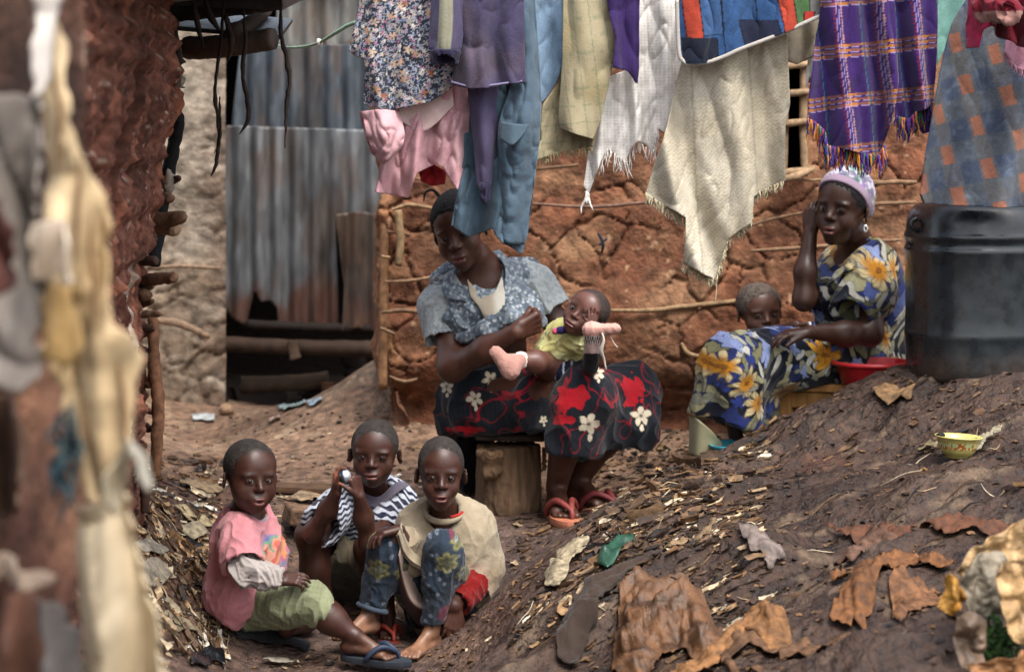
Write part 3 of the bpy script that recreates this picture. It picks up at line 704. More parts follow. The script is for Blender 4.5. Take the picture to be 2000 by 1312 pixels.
    S = Sdf(); S.cone(P(1020,545,7.42), P(1042,565,7.41), .062, .066, .04); S.cone(P(1042,565,7.41), P(1076,610,7.40), .066, .068, .03, cap=True); S.cone(P(1072,603,7.40), P(1092,635,7.40), .058, .066, .005, sub=True)
    sobj('sleeve', S, M_cloth(), o, sv, .0032, fold=.004, fdir=(.5,0,-.6), fs=18, wr=.002, seed=6)
    col = lin('#7d8894')
    for rows in ([[P(918,505,7.29),P(893,525,7.24),P(887,552,7.22),P(915,572,7.19)],[P(905,508,7.31),P(868,545,7.25),P(870,578,7.21),P(912,590,7.18)]],
                 [[P(962,492,7.36),P(985,520,7.30),P(985,560,7.24),P(975,600,7.19)],[P(975,488,7.38),P(1008,525,7.31),P(1005,565,7.24),P(990,610,7.19)]]):
        V, Q, u, v = loft(rows, 40, 12); solid(mobj('lapel', V, Q, M_cloth(), o, bl(V)), .005)
    V, Q, u, v = loft([[P(912,545,7.22),P(940,575,7.20),P(965,570,7.20),P(980,540,7.24)],[P(920,580,7.19),P(945,605,7.165),P(968,605,7.165),P(985,570,7.20)],[P(935,600,7.18),P(950,625,7.155),P(968,628,7.155),P(985,610,7.17)]], 40, 24)
    solid(mobj('undershirt', V+.003*fbm(V*40,3,1)[:,None], Q, M_cloth(), o, mixc(np.tile(lin('#8c8272'),(len(V),1)), lin('#a9a59a'), sstep(0,.3,u-.5))), .003, 1)
    # rolled-up hem under her fist
    S = Sdf(); S.chain([P(905,662,7.20),P(950,645,7.14),P(1000,615,7.12),P(1040,598,7.13)], [.016,.022,.024,.018], .03); S.cone(P(1040,600,7.12), P(1060,632,7.13), .016, .012, .02)
    sobj('hem_roll', S, M_cloth(), o, bl, .003, fold=.006, fdir=(.75,0,.45), fs=30, wr=.003, label='blouse hem rolled up by her fist')
    # skirt
    S = Sdf()
    S.cone(P(950,782,7.42), P(990,790,7.38), .135, .12, .08); S.cone(P(940,795,7.34), kr+np.array([0,0,-.015]), .10, .078, .10); S.cone(P(985,790,7.48), kl+np.array([0,0,-.02]), .10, .070, .10)
    S.cone(kr, P(1110,860,7.15), .075, .095, .06); S.cone(kl, P(1232,830,7.30), .068, .070, .06); S.cone(kr, kl, .066, .066, .06); S.cone(P(1115,840,7.17), P(1232,825,7.30), .085, .070, .06)
    S.cone(P(925,800,7.42), P(920,835,7.40), .09, .075, .06)
    S.cut(P(1063,880,7.2), (-.155,-.1,-1), .006, (P(1060,1000,6.9), P(1330,760,7.7))); S.cut(P(1063,838,7.2), (.06,-.1,-1), .006, (P(800,1000,6.9), P(1062,760,7.7)))
    S.cone(P(1105,862,7.18), P(1095,930,7.16), .065, .10, .01, sub=True); S.cone(P(1222,842,7.32), P(1215,900,7.3), .048, .08, .01, sub=True)
    S.cone(P(1150,860,7.24), P(1200,850,7.3), .05, .05, .01, sub=True)
    def sk(V):
        w = V*1.0; u_ = V[:,0]+V[:,1]*.6; v_ = V[:,2]
        c = np.tile(lin('#12161d'),(len(V),1))*(1+.25*np.sin(u_*2*math.pi/.0095))[:,None]
        n = fbm(np.stack([u_*9, v_*7, u_*0], 1)+fbm(V*6,2,9)[:,None]*1.2, 3, 21); c = mixc(c, lin('#86141f'), np.exp(-(n/.022)**2)*.85)
        n2 = fbm(np.stack([u_*12, v_*9, u_*0+4], 1), 3, 31); c = mixc(c, lin('#8c121c'), np.exp(-((n2-.12)/.016)**2)*.6)
        u = unP(V)
        for x, y, rx, ry in ((1115,775,40,32),(1238,765,30,38),(910,838,50,9),(1100,820,30,12)): c = mixc(c, lin('#a8101c'), (np.exp(-(((u[:,0]-x)/rx)**2+((u[:,1]-y)/ry)**2)*1.2)+.6*fbm(V*45,4,2) > .55)*.7)
        for k, (x, y, s_, r0) in enumerate(((1150,828,21,0),(1252,812,19,.4),(958,740,16,.9),(928,778,15,2.),(872,755,13,.3),(1168,728,12,.5),(1062,820,8,1))):
            dx, dy = (u[:,0]-x)/s_, (u[:,1]-y)/s_; r = np.hypot(dx, dy); a = np.arctan2(dy, dx)+r0
            pet = (.30+.75*np.abs(np.cos(a*2.5))**.6)*(1+.35*fbm(V*45,2,k+3)); m = (1-sstep(pet-.08,pet+.05,r))*sstep(.05,.16,np.abs(np.sin(a*2.5-1.57))+(r < .3)*0+.02)
            c = mixc(c, lin('#b9ad97'), m); c = mixc(c, lin('#2b2620'), np.exp(-(r/.2)**2))
            dx, dy = (u[:,0]-x-s_*.1)/s_*2.6, (u[:,1]-y-s_*1.25)/s_*1.6; c = mixc(c, lin('#b9ad97'), (dx*dx+dy*dy < .35)*1.0)
        return c
    sobj('skirt', S, M_cloth(), o, sk, .0032, fold=.009, fdir=(.35,0,-.9), fs=9, wr=.004, seed=12)
    S = Sdf(); S.cone(P(915,830,7.50), P(912,952,7.52), .075, .045, .02, cap=True); S.cone(P(925,860,7.58), P(950,930,7.6), .06, .05, .03)
    sobj('underskirt', S, M_cloth(), o, lin('#130f12'), .0045, fold=.006, fs=16, wr=.003, label='dark underskirt hanging behind the stump')
    S = Sdf(); S.cone(P(1112,862,7.22), P(1132,888,7.22), .03, .022, .02)
    sobj('slip', S, M_cloth(), o, lin('#24483a'), .004, fold=.004, fs=20, label='edge of a green slip under the skirt')
    return o
# ---------------------------------------------------------------- the baby
def baby():
    hd = Head(P(1145,612,7.08), .148, yaw=-28, pitch=2, roll=34, wx=1.12); hd.line = .42
    S = Sdf()
    S.cone(P(1125,640,7.12), P(1112,662,7.16), .026, .034, .03); S.cone(P(1108,672,7.17), P(1078,705,7.18), .055, .062, .05)
    S.chain([P(1140,665,7.12), P(1168,672,7.08), P(1158,640,7.02)], [.022,.018,.013], .02)
    S.chain([P(1085,655,7.22), P(1066,672,7.24), P(1058,690,7.22)], [.022,.018,.014], .02)
    S.chain([P(1085,715,7.16), P(1150,745,7.12), P(1154,690,6.99)], [.036,.026,.020], .03)
    S.chain([P(1070,712,7.14), P(1048,706,7.02), P(1018,702,6.99)], [.038,.028,.020], .03)
    hd.build(S, mouth=.010, ears=1.0, lips=1.1, eye=.024)
    hand(S, P(1157,636,7.01), np.array([.03,-.1,1]), np.array([.1,-1,.1]), .062, side=-1, curls=[(8,20,15),(5,18,12),(5,18,12),(10,20,15)], spread=1.9, thumb=(.9,5))
    hand(S, P(1058,692,7.22), np.array([1,-.2,-.3]), np.array([0,0,-1]), .058, side=1, curls=[(20,30,20)]*4)
    regs = [(P(1158,612,6.93),.032,lin('#94594b'),.012)]
    o = person('person', S, hd, 'baby in a yellow t-shirt and pink socks lying across the seated woman\'s lap', regs=regs, base=lin('#573830'), h=.0023)
    hd.hair(o, off=.001, color=lin('#3a302e'), rough=.0005, h=.002)
    S = Sdf(); S.cone(P(1110,660,7.15), P(1080,700,7.18), .058, .068, .05); S.cone(P(1132,665,7.10), P(1150,672,7.06), .034, .030, .03, cap=True); S.cone(P(1088,655,7.20), P(1070,665,7.22), .034, .028, .03, cap=True)
    S.cone(P(1128,636,7.11), P(1122,648,7.12), .034, .036, .008, sub=True)
    sobj('t_shirt', S, M_cloth(), o, lambda V: mixc(mixc(np.tile(lin('#aca66c'),(len(V),1)), lin('#cfcf9a'), sstep(0,.5,fbm(V*20,3,1))*.7), lin('#2c3350'), (vnoise(V*60,9) > .72)*.7), .0025, fold=.006, fdir=(1,0,.3), fs=26, wr=.002, seed=3)
    S = Sdf(); S.ell(P(1082,716,7.16), (.065,.05,.022), k=.02); S.cone(P(1084,720,7.15), P(1120,730,7.12), .036,.034,.02,cap=True)
    sobj('shorts', S, M_cloth(), o, lambda V: mixc(np.tile(lin('#10182c'),(len(V),1)), lin('#a8aab0'), (np.sin(V[:,0]*260) > .72)*.8), .003, fold=.002)
    # socks: the near leg stands up, sole to the sky; the other sole faces us
    pk, wh = lin('#9c756b'), lin('#cdbfb6')
    S = Sdf(); S.cone(P(1154,716,7.01), P(1158,652,6.96), .0215, .023, .01); S.cone(P(1157,645,6.955), P(1201,642,6.94), .0235, .018, .02, flat=((0,0,1),.85)); S.ell(P(1156,642,6.955), (.022,.021,.018), k=.015)
    def sc(V):
        u = unP(V); c = np.tile(pk,(len(V),1)); c = mixc(c, lin('#d8aa9e'), sstep(644,636,u[:,1])*.6 if False else (u[:,1] < 640)*.35)
        low = u[:,1] > 656; c = mixc(c, wh*.85, (low & (u[:,1] < 670))*1.0); chk = (np.sin(u[:,0]*1.35)*np.where(u[:,1] > 664,1,-1) > 0) & (u[:,1] > 657) & (u[:,1] < 670)
        c = mixc(c, lin('#17131c'), chk*1.0); c = mixc(c, lin('#a8908a'), ((u[:,1] >= 670) & (u[:,1] < 690))*1.0); return mixc(c, lin('#0e0b0e'), (u[:,1] >= 690)*1.0)
    sobj('sock', S, M_cloth(), o, sc, .002, fold=.001, fs=60, wr=.0008, label='pink sock with black checks, raised foot')
    S = Sdf(); S.cone(P(1018,703,6.99), P(1000,708,6.975), .024, .025, .01); S.cone(P(997,724,6.96), P(969,688,6.955), .0235, .019, .02, flat=((0,1,0),.8)); S.ell(P(996,722,6.965), (.024,.018,.024), k=.015)
    sobj('sock', S, M_cloth(), o, lambda V: mixc(mixc(np.tile(pk,(len(V),1)), wh, (V[:,1] > 6.972)*1.0), lin('#17131c'), ((V[:,1] > 6.975) & (np.abs(unP(V)[:,0]-1006) < 3) & (np.sin(V[:,2]*700) > 0))*1.0), .002, fold=.001, fs=60, wr=.0008, label='pink sock, lower foot with its sole to the camera')
    B = Bag(); B.tube([P(1176,650,6.93),P(1179,665,6.93),P(1174,685,6.94),P(1179,700,6.96),P(1184,722,6.97)], [.003,.004,.006,.004,.002], lin('#b9b3a8'), 7, 20)
    B.tube([P(1190,655,6.95),P(1196,664,6.945),P(1200,672,6.945),P(1206,678,6.95)], .0022, lin('#b9a49a'), 6, 14)
    B.obj('sock_lace', M_cloth(), o)
    S = Sdf(); S.ell(P(1096,645,7.06), (.016,.012,.012)); S.ell(P(1084,647,7.06), (.009,.009,.010), k=.006)
    sobj('collar', S, M_cloth(), o, lambda V: mixc(np.tile(lin('#231c44'),(len(V),1)), lin('#b04a60'), (unP(V)[:,0] < 1087)*1.0), .002)
    return o
# ---------------------------------------------------------------- woman in the flowered dress
def dress_color(V):
    u = V[:,0]+.5*V[:,1]; v = V[:,2]-.25*V[:,1]; w = fbm(V*9,3,3)*.05
    c = np.tile(lin('#10131f'),(len(V),1)); c = mixc(c, lin('#1e2854'), (fbm(V*11+2,3,5) > .05)*1.0)
    for sc, seed, cols, size, pt, ds in ((15,4,('#6d6a4e','#8b8768','#4a4a3a'),.62,2,.85), (20,14,('#96948a','#a6a59e','#787868'),.58,2,.7), (15,24,('#25326c','#747fa4','#465384'),.44,4,.40)):
        q = np.stack([(u+w)*sc, v*sc+w*sc], 1); f1, f2, idn, vec = worley(q, seed); a = idn*31
        x = vec[:,0]*np.cos(a)+vec[:,1]*np.sin(a); y = -vec[:,0]*np.sin(a)+vec[:,1]*np.cos(a)
        leaf = (y/.20)**2+(x/size)**2 if pt == 2 else (np.hypot(x,y)/(size*(.5+.5*np.abs(np.cos(np.arctan2(y,x)*2.5)))))**2
        m = (leaf < 1)*(idn < ds); ci = np.array([lin(k) for k in cols])[(idn*97).astype(int)%3]
        vein = np.exp(-(np.sin(x*42+y*20*np.sign(y))*.9)**2*6)*.4
        c = c*(1-m[:,None])+m[:,None]*ci*(1-.55*vein)[:,None]
        c = mixc(c, lin('#14161c'), np.exp(-((leaf-1)/.13)**2)*(idn < ds)*.85)
    q = np.stack([(u+w)*8.5+.3, v*8.5+.55], 1); f1, f2, idn, vec = worley(q, 44); ang = np.arctan2(vec[:,1], vec[:,0])+idn*5
    pet = .47*(.35+.65*np.abs(np.cos(ang*3.5+fbm(V*30,2,9)*1.2)))*(1+.25*fbm(V*35,2,5)); m = (f1 < pet)*(idn < .5)
    yel = mixc(np.tile(lin('#a06a1a'),(len(V),1)), lin('#b0a27c'), sstep(.12,.34,f1)*(idn < .38)); yel = mixc(yel, lin('#b88a30'), sstep(.2,.4,f1)*(idn >= .38))
    c = c*(1-m[:,None])+m[:,None]*yel; c = mixc(c, lin('#5a3212'), (f1 < .07)*(idn < .5)*.7)
    c = c*(1-.45*np.exp(-(np.sin(ang*9+f1*12)*1.2)**2*3)*(f1 < pet)*(idn < .5))[:,None]
    return mixc(c, lin('#3a2a18'), np.exp(-((f1-pet)/.04)**2)*(idn < .5)*.7)
def woman_right():
    hd = Head(P(1648,405,7.56), .236, yaw=-33, pitch=2, roll=7, wx=.90); hd.line = .27
    S = Sdf()
    S.chain([P(1668,455,7.60), P(1684,505,7.68)], [.048,.054], .04)
    sn, sf = P(1706,525,7.56), P(1628,530,7.86)
    S.cone(sn, sf, .045, .045, .05); S.cone(P(1682,560,7.70), P(1680,690,7.74), .12, .12, .08, flat=((-.3,-1,0),.8)); S.ell(P(1690,705,7.76), (.13,.15,.07), k=.05)
    er = P(1570,585,7.56); wr_ = P(1583,455,7.60)
    S.chain([sf, P(1600,570,7.70), er], [.044,.038,.031], .04); S.chain([er, P(1573,530,7.57), wr_], [.032,.032,.022], .03)
    el, wl = P(1700,650,7.46), P(1582,648,7.34)
    S.chain([sn, el, P(1650,652,7.42), wl], [.046,.034,.033,.022], .04)
    S.chain([P(1690,700,7.66), P(1430,715,7.34), P(1448,868,7.42)], [.07,.055,.035], .05); S.chain([P(1690,700,7.86), P(1440,715,7.58), P(1460,865,7.6)], [.07,.055,.035], .05)
    hd.build(S, mouth=.004, ears=1.0, lips=1.0, jaw=.92, eye=.017)
    hand(S, wr_, np.array([.06,.12,1]), np.array([.8,.6,0]), .135, side=-1, curls=[(15,45,30),(18,50,30),(24,52,30),(30,55,30)], spread=1.3, thumb=(.5,20))
    hand(S, wl, np.array([-1,-.2,-.12]), np.array([0,0,-1]), .15, side=1, curls=[(15,25,20)]*4)
    o = person('person', S, hd, 'woman in a yellow and blue flowered dress and headscarf, one hand raised to her head', base=lin('#38231b'), regs=[(P(1596,405,7.44),.03,lin('#6b4238'),.03)], h=.0034)
    hd.hair(o, line=.27, off=.006, color=lin('#191518'), rough=.0012, h=.003, nape=-.2)
    # headscarf with a plain lilac band
    S = Sdf(); hd.e(S,(0,.07,.16),(.375,.455,.385),.05); hd.e(S,(0,-.10,.16),(.33,.28,.33),.12); hd.e(S,(.06,.42,-.02),(.20,.16,.15),.12)
    S.cut(hd.w((0,-.33,.33)), hd.R@np.array([0,-.62,-.78]), .004); S.cut(hd.w((0,.3,-.12)), hd.R@np.array([0,-.15,-1]), .01)
    V, Fc = S.mesh(.003); N = normals(V, Fc); q = hd.loc(V); V = V+N*(.004*(1-2*np.abs(vnoise(V*[22,22,12],4)))*sstep(-.2,0,q[:,1]))[:,None]
    band = (-.62*(q[:,1]+.33)-.78*(q[:,2]-.33)) > -.105
    f, f1, idn, a = flowers(V, q[:,0]+q[:,1], q[:,2], 8, 5, 5, .8, .5); c = mixc(np.tile(lin('#a9a5ad'),(len(V),1)), np.array([lin('#3d7a62'),lin('#7a5a9c'),lin('#b8b8b8')])[(idn*50).astype(int)%3], f*.8)
    c = mixc(c, lin('#3f5058'), (fbm(V*55,3,6) > .05)*.7); c = mixc(c, lin('#5f4a78'), (fbm(V*50+9,3,7) > .22)*.6); c[band] = lin('#8f7c8d'); mobj('headscarf', V, Fc, M_cloth(), o, c)
    B = Bag(); e0 = hd.w((.385,-.02,-.19)); 
    B.tube([e0, e0+np.array([.006,-.004,-.012]), e0+np.array([0,-.006,-.022]), e0+np.array([-.006,-.004,-.012]), e0], .0028, lin('#c9c9c4'), 7, 18); B.obj('earring', mat('silver', .25, metal=.9, bump=0), o)
    # dress
    S = Sdf()
    S.cone(P(1680,520,7.70), P(1682,570,7.70), .085, .128, .06, flat=((-.3,-1,0),.85)); S.cone(P(1682,570,7.70), P(1680,680,7.74), .135, .125, .07, flat=((-.3,-1,0),.9))
    S.ell(P(1625,580,7.66), (.07,.08,.07), k=.07); S.cone(P(1706,520,7.62), P(1650,515,7.82), .062, .058, .06)
    S.chain([P(1704,512,7.58), P(1698,570,7.52)], [.072,.080], .05); S.cone(P(1698,570,7.52), P(1655,622,7.46), .080, .068, .04, cap=True)
    S.cone(P(1632,525,7.84), P(1608,560,7.74), .058, .062, .05, cap=True)
    S.ell(P(1688,700,7.78), (.14,.17,.078), k=.06)
    S.cone(P(1680,697,7.62), P(1430,712,7.34), .078, .085, .06); S.cone(P(1690,700,7.86), P(1440,710,7.58), .085, .085, .06); S.cone(P(1600,694,7.60), P(1480,700,7.46), .075, .085, .06)
    S.cone(P(1425,722,7.34), P(1418,830,7.38), .088, .12, .07); S.cone(P(1440,722,7.56), P(1452,830,7.5), .088, .12, .07)
    S.cut(P(1425,828,7.4), (-.28,-.1,-1), .006); S.cone(P(1410,830,7.40), P(1420,900,7.42), .09, .13, .01, sub=True); S.cone(P(1470,842,7.45), P(1475,900,7.46), .07, .09, .01, sub=True)
    S.cone(P(1668,440,7.58), P(1676,492,7.62), .056, .058, .01, sub=True)
    S.cone(P(1668,606,7.47), P(1640,650,7.40), .056, .070, .006, sub=True); S.cone(P(1612,552,7.75), P(1590,590,7.65), .05, .06, .006, sub=True)
    sobj('dress', S, M_cloth(), o, dress_color, .0034, fold=.007, fdir=(.45,0,.9), fs=11, wr=.004, seed=9)
    V, Q, u, v = loft([[P(1692,470,7.55),P(1712,480,7.60),P(1700,500,7.56),P(1660,515,7.52),P(1632,530,7.54)],[P(1700,462,7.56),P(1730,485,7.62),P(1705,520,7.53),P(1655,530,7.49),P(1615,560,7.53)]], 50, 12)
    solid(mobj('collar', V, Q, M_cloth(), o, dress_color(V)), .005)
    V, Q, u, v = loft([[P(1345,806,7.36),P(1365,822,7.30),P(1390,842,7.30),P(1412,868,7.33)],[P(1346,840,7.37),P(1362,850,7.31),P(1385,862,7.31),P(1408,880,7.34)],[P(1345,885,7.38),P(1360,890,7.32),P(1385,892,7.32),P(1405,895,7.34)]], 40, 24)
    solid(mobj('underskirt', V, Q, M_cloth(), o, lin('#8f8a6c')), .006, 1)['label'] = 'pale olive underskirt below the hem'
    a = np.linspace(0, 2*math.pi, 20); c = P(1572+22,648,7.36)
    for dx, k in ((0,lin('#b9bcc4')),(.012,lin('#22284a'))):
        B = Bag(); B.tube([c+np.array([dx-.02, .028*math.cos(t), .028*math.sin(t)]) for t in a], .0045, k, 7); B.obj('bangle', M_plast(), o)
    return o
def toddler():
    hd = Head(P(1483,608,7.78), .175, yaw=14, pitch=4, roll=-4, wx=1.08); hd.line = .36
    S = Sdf()
    S.cone(P(1485,665,7.86), P(1485,690,7.88), .03, .04, .03); S.cone(P(1490,720,7.88), P(1492,800,7.88), .075, .085, .05)
    S.chain([P(1515,700,7.86), P(1520,652,7.66), P(1556,634,7.55)], [.028,.024,.016], .03); S.chain([P(1455,700,7.86), P(1450,760,7.84), P(1465,800,7.8)], [.028,.022,.016], .03)
    S.chain([P(1475,800,7.88), P(1475,870,7.86)], [.05,.03], .03); S.chain([P(1510,800,7.88), P(1510,870,7.86)], [.05,.03], .03)
    hd.build(S, mouth=.006, ears=1.2)
    hand(S, P(1556,634,7.55), np.array([1,-.2,.05]), np.array([0,-.1,-1]), .075, side=1, curls=[(20,30,20)]*4)
    o = person('person', S, hd, 'toddler with short fuzzy hair peering over the flowered dress', base=lin('#4a3026'), h=.003)
    hd.hair(o, off=.022, color=lin('#5a5048'), rough=.0035, h=.0025)
    S = Sdf(); S.cone(P(1488,700,7.88), P(1492,790,7.88), .075, .09, .05, cap=True)
    sobj('shirt', S, M_cloth(), o, lin('#5a2f38'), .004, fold=.004)
    return o
# ================================================================ ground
GC = [(700,1265,6.4),(400,1300,6.2),(840,1262,6.4),(870,1235,6.6),(755,1215,6.66),(650,1212,6.7),(480,1232,6.42),(560,1110,6.95),(300,1050,6.45),(300,1000,6.6),(300,1150,6.2),(330,1290,5.9),(400,1120,6.7),(400,1000,7.0),
      (600,955,7.5),(600,1010,7.2),(990,1000,7.3),(1100,1005,7.28),(1180,985,7.42),(1250,920,7.8),(760,850,8.0),(760,880,7.9),(1300,850,8.0),(1900,850,8.0),(1000,860,8.0),(1500,850,8.0),
      (745,700,8.5),(650,770,8.9),(560,800,9.1),(400,800,9.3),(320,790,9.3),(500,790,9.6),(350,860,8.8),(450,870,8.4),(350,920,7.7),(740,790,8.3),
      (1480,850,7.15),(1600,787,7.2),(1660,770,7.2),(1700,756,7.2),(1800,736,7.15),(1900,722,7.1),(1970,738,7.2),(2100,735,7.2),(1560,872,7.55),(1700,775,7.55),(1800,742,7.5),(1900,740,7.5),(2050,745,7.5),(1430,885,7.5),(1620,840,7.9),
      (1350,902,7.0),(1290,915,6.9),(1200,982,6.7),(1130,1075,6.4),(1060,1150,6.2),(1000,1220,6.1),(960,1290,6.1),(1150,1015,7.0),(1050,1085,6.8),(980,1150,6.5),(930,1230,6.35),
      (1300,1100,6.1),(1400,1000,6.45),(1500,950,6.65),(1500,900,6.95),(1500,1100,5.9),(1500,1280,5.3),(1300,1280,5.5),(1100,1290,5.8),(1700,820,7.0),(1700,900,6.7),(1700,1000,6.2),(1750,1100,5.8),(1750,1280,5.0),(1870,893,6.5),(1870,820,6.85),(2000,850,6.6),(2000,950,6.2),(2000,1100,5.6),(2000,1300,4.8),(1820,960,6.2),(1900,1010,6.0)]
GX = [(-1.3,4,.25),(-1.3,6,.4),(-1.5,7,.45),(-1.6,8.5,.5),(-1.6,10,.45),(0,10,.3),(-.8,9.9,.22),(-.8,10.8,.2),(-1.2,10.2,.22),(2,9,.45),(3,8,.6),(3,6,.7),(2.5,4,.5),(1.5,3.5,.2),(0,4.5,-.03),(0,3,-.08),(-.6,4.5,.02),(-.5,3,-.05),(0,0,-.1),(-3,3,.2),(3,0,.2),(-3,0,0),(0,14,.6),(-4,12,.6),(4,12,.8),(-8,6,.5),(8,6,.9),(0,-6,-.3),(0,20,1),(-.45,5.6,.02),(-.4,5,.0),(-.78,5.4,.22)]
def _gfit():
    p = np.array([P(*c) for c in GC]+[list(c) for c in GX]); x = p[:,:2]; n = len(x)
    d = np.linalg.norm(x[:,None]-x[None], axis=2); K = np.sqrt(d*d+.0025)
    A = np.zeros((n+1,n+1)); A[:n,:n] = -K-np.eye(n)*.004; A[:n,n] = 1; A[n,:n] = 1
    w = np.linalg.solve(A, np.append(p[:,2], 0)); return x, w
_GX, _GW = _gfit()
def gsmooth(x, y):
    x, y = np.atleast_1d(x).astype(float), np.atleast_1d(y).astype(float)
    xc, yc = np.clip(x,-9,9), np.clip(y,-7,21); out = np.full(len(x), _GW[-1])
    for i in range(len(_GX)): out -= _GW[i]*np.sqrt((xc-_GX[i,0])**2+(yc-_GX[i,1])**2+.0025)
    return out
def moundness(x, y):
    u = 1000+F*x/y; z = CZ-gsmooth(x,y); v = HY+F*z/y
    return sstep(-60,60, u-(1480-(v-850)*1.15))*sstep(7.9,7.3,y)
def gz(x, y, fine=True):
    x, y = np.atleast_1d(x).astype(float), np.atleast_1d(y).astype(float)
    z = gsmooth(x, y); m = moundness(x, y); near = (np.abs(x) < 4) & (y > 2) & (y < 12)
    p = np.stack([x, y, 0*x], 1)
    # mud lumps, with flow lines down the slope on the mound
    ax = (x*.86+y*.5); ay = (-x*.5+y*.86)
    q = np.stack([ax*3.2, ay*11, 0*x], 1)+fbm(p*3,2,8)[:,None]*.7
    left = sstep(-.55,-.85,x)*(1-sstep(7.4,7.8,y))
    cr = sstep(40,160,HY+F*(CZ-z)/np.maximum(y,.1)-np.interp(1000+F*x/np.maximum(y,.1),[1200,1480,1700,2000],[980,850,742,730])); cr = cr*(1-np.exp(-((x-1.19)**2+(y-6.44)**2)/.14)); z = z+near*(m*(cr*(.085*fbm(np.stack([ax*1.6,ay*3.6,0*x],1)+3,2,81)+.03*(1-2*np.abs(vnoise(np.stack([ax*2.4,ay*7,0*x],1),83))))+.018*np.maximum(fbm(p*7,3,71),-.1)+.028*fbm(q,4,2)+.014*(1-2*np.abs(vnoise(q*1.7,5)))+.008*(1-2*np.abs(vnoise(q*3.9,15)))+.010*fbm(p*24,4,9))+(1-m)*(.008*fbm(p*5,3,4)+.004*fbm(p*30,3,6))+left*.02*fbm(p*12,3,14))
    return z
def ground_hit(px, py):
    px, py = np.atleast_1d(px).astype(float), np.atleast_1d(py).astype(float)
    D = np.full(len(px), 9.9); hit = np.zeros(len(px), bool); res = D.copy()
    for d in np.arange(4.2, 9.9, .03):
        x = (px-1000)*d/F; z = CZ-(py-HY)*d/F; e = z-gsmooth(x, np.full(len(px), d)); below = (e <= 0) & ~hit
        if d > 4.21: res[below] = (d-.03*(-e)/(pe-e+1e-9))[below]
        else: res[below] = d
        hit |= below; pe = e
    return np.stack([(px-1000)*res/F, res, gz((px-1000)*res/F, res)], 1)
def axis(lo, hi, f0, f1, st, n):
    a = np.arange(f0, f1, st); g = np.geomspace(1, 200, n)/200
    return np.concatenate([f0-(f0-lo)*g[::-1], a, f1+(hi-f1)*g])
def ground():
    xs = axis(-80,80,-1.5,1.75,.0085,26); ys = axis(-40,120,4.3,9.9,.0125,26)
    X, Y = np.meshgrid(xs, ys); x, y = X.ravel(), Y.ravel(); z = gz(x, y)
    V = np.stack([x,y,z],1); nx, ny = len(xs), len(ys); i = (np.arange(ny-1)[:,None]*nx+np.arange(nx-1)[None]).ravel()
    Q = np.stack([i,i+1,i+nx+1,i+nx],1)
    p = np.stack([x,y,0*x],1); m = moundness(x,y); n1 = fbm(p*2.2,4,41); n2 = fbm(p*9,4,42); n3 = fbm(p*40,3,43)
    path = mixc(np.tile(lin('#51413a'),(len(V),1)), lin('#7d6350'), sstep(7.05,7.7,y+.15*n1)); path = mixc(path, lin('#a08a70'), sstep(.1,.5,n2)*sstep(7.3,7.8,y)*.55)
    path = mixc(path, lin('#3f2a21'), sstep(.1,.55,n1+.3*n2)*.6); path = mixc(path, lin('#70543f'), sstep(.0,.5,-n2)*.35)
    ax = (x*.86+y*.5); ay = (-x*.5+y*.86); q = np.stack([ax*4, ay*16, 0*x], 1)+n1[:,None]*.6; s1 = fbm(q,4,45)
    md = mixc(np.tile(lin('#3f2d24'),(len(V),1)), lin('#56453a'), sstep(0,.45,s1)*.65); md = mixc(md, lin('#241813'), sstep(.05,.5,-s1+.3*n2)*.7)
    md = mixc(md, lin('#786450'), sstep(.18,.5,fbm(q*1.8,3,47))*.55); md = mixc(md, lin('#5a3524'), sstep(.1,.5,n1)*.5)
    c = path*(1-m[:,None])+md*m[:,None]; lf = sstep(-.62,-.85,x)*(1-sstep(7.3,7.8,y)); c = mixc(c, lin('#4a3429'), lf*.8); c *= ((1+.3*n3)*(1-.25*m))[:,None]
    o = mobj('ground', V, Q, M_wet(), None, c); tag(o, 'brown trodden mud rising to the wall', None, kind='structure')
# ---------------------------------------------------------------- scraps of rubbish
SCR = [lin(k) for k in ('#b0997a','#8a6d4e','#c4b398','#6b4f38','#a58560','#4a3a2e','#d2cabc','#7a5b3f','#94806a','#33302f','#5e4a3c')]
def scrap_arrays(c, L, W, ang, tilt, curl, col, rg, seed, nrm=None, nu=6, nv=4, ragged=.25):
    u, v = np.meshgrid(np.linspace(-.5,.5,nu), np.linspace(-.5,.5,nv)); u, v = u.ravel(), v.ravel()
    e = 1+ragged*vnoise(np.stack([u*5+seed, v*5, 0*u], 1), seed); taper = 1-.5*np.abs(u)*2*rg.random()
    x, y = u*L*e, v*W*e*taper; z = curl*W*(v*v*4-.5)*rg.uniform(.2,1)+.10*L*fbm(np.stack([u*3+seed,v*3,0*u],1),2,seed)+curl*.2*L*(u*2)**2*rg.uniform(-.2,1)
    ca, sa = math.cos(ang), math.sin(ang); R = np.array([[ca,-sa,0],[sa,ca,0],[0,0,1]])
    ct, st = math.cos(tilt), math.sin(tilt); T = np.array([[1,0,0],[0,ct,-st],[0,st,ct]])
    V = np.stack([x,y,z],1)@(R@T).T
    if nrm is not None:
        n = unit(nrm); a = unit(np.cross((0,1,0), n)); b = np.cross(n, a); V = V@np.stack([a,b,n])
    i = np.arange(nv-1)[:,None]*nu+np.arange(nu-1)[None]; Q = np.stack([i,i+1,i+nu+1,i+nu],-1).reshape(-1,4)
    return V+c, Q, col*(1+.25*vnoise(np.stack([u*6,v*6,0*u+seed],1),seed))[:,None]
def gnorm(x, y, e=.03):
    a, b = gsmooth(np.array([x-e,x+e,x,x]), np.array([y,y,y-e,y+e])).reshape(2,2); return unit((-(a[1]-a[0])/(2*e), -(b[1]-b[0])/(2*e), 1))
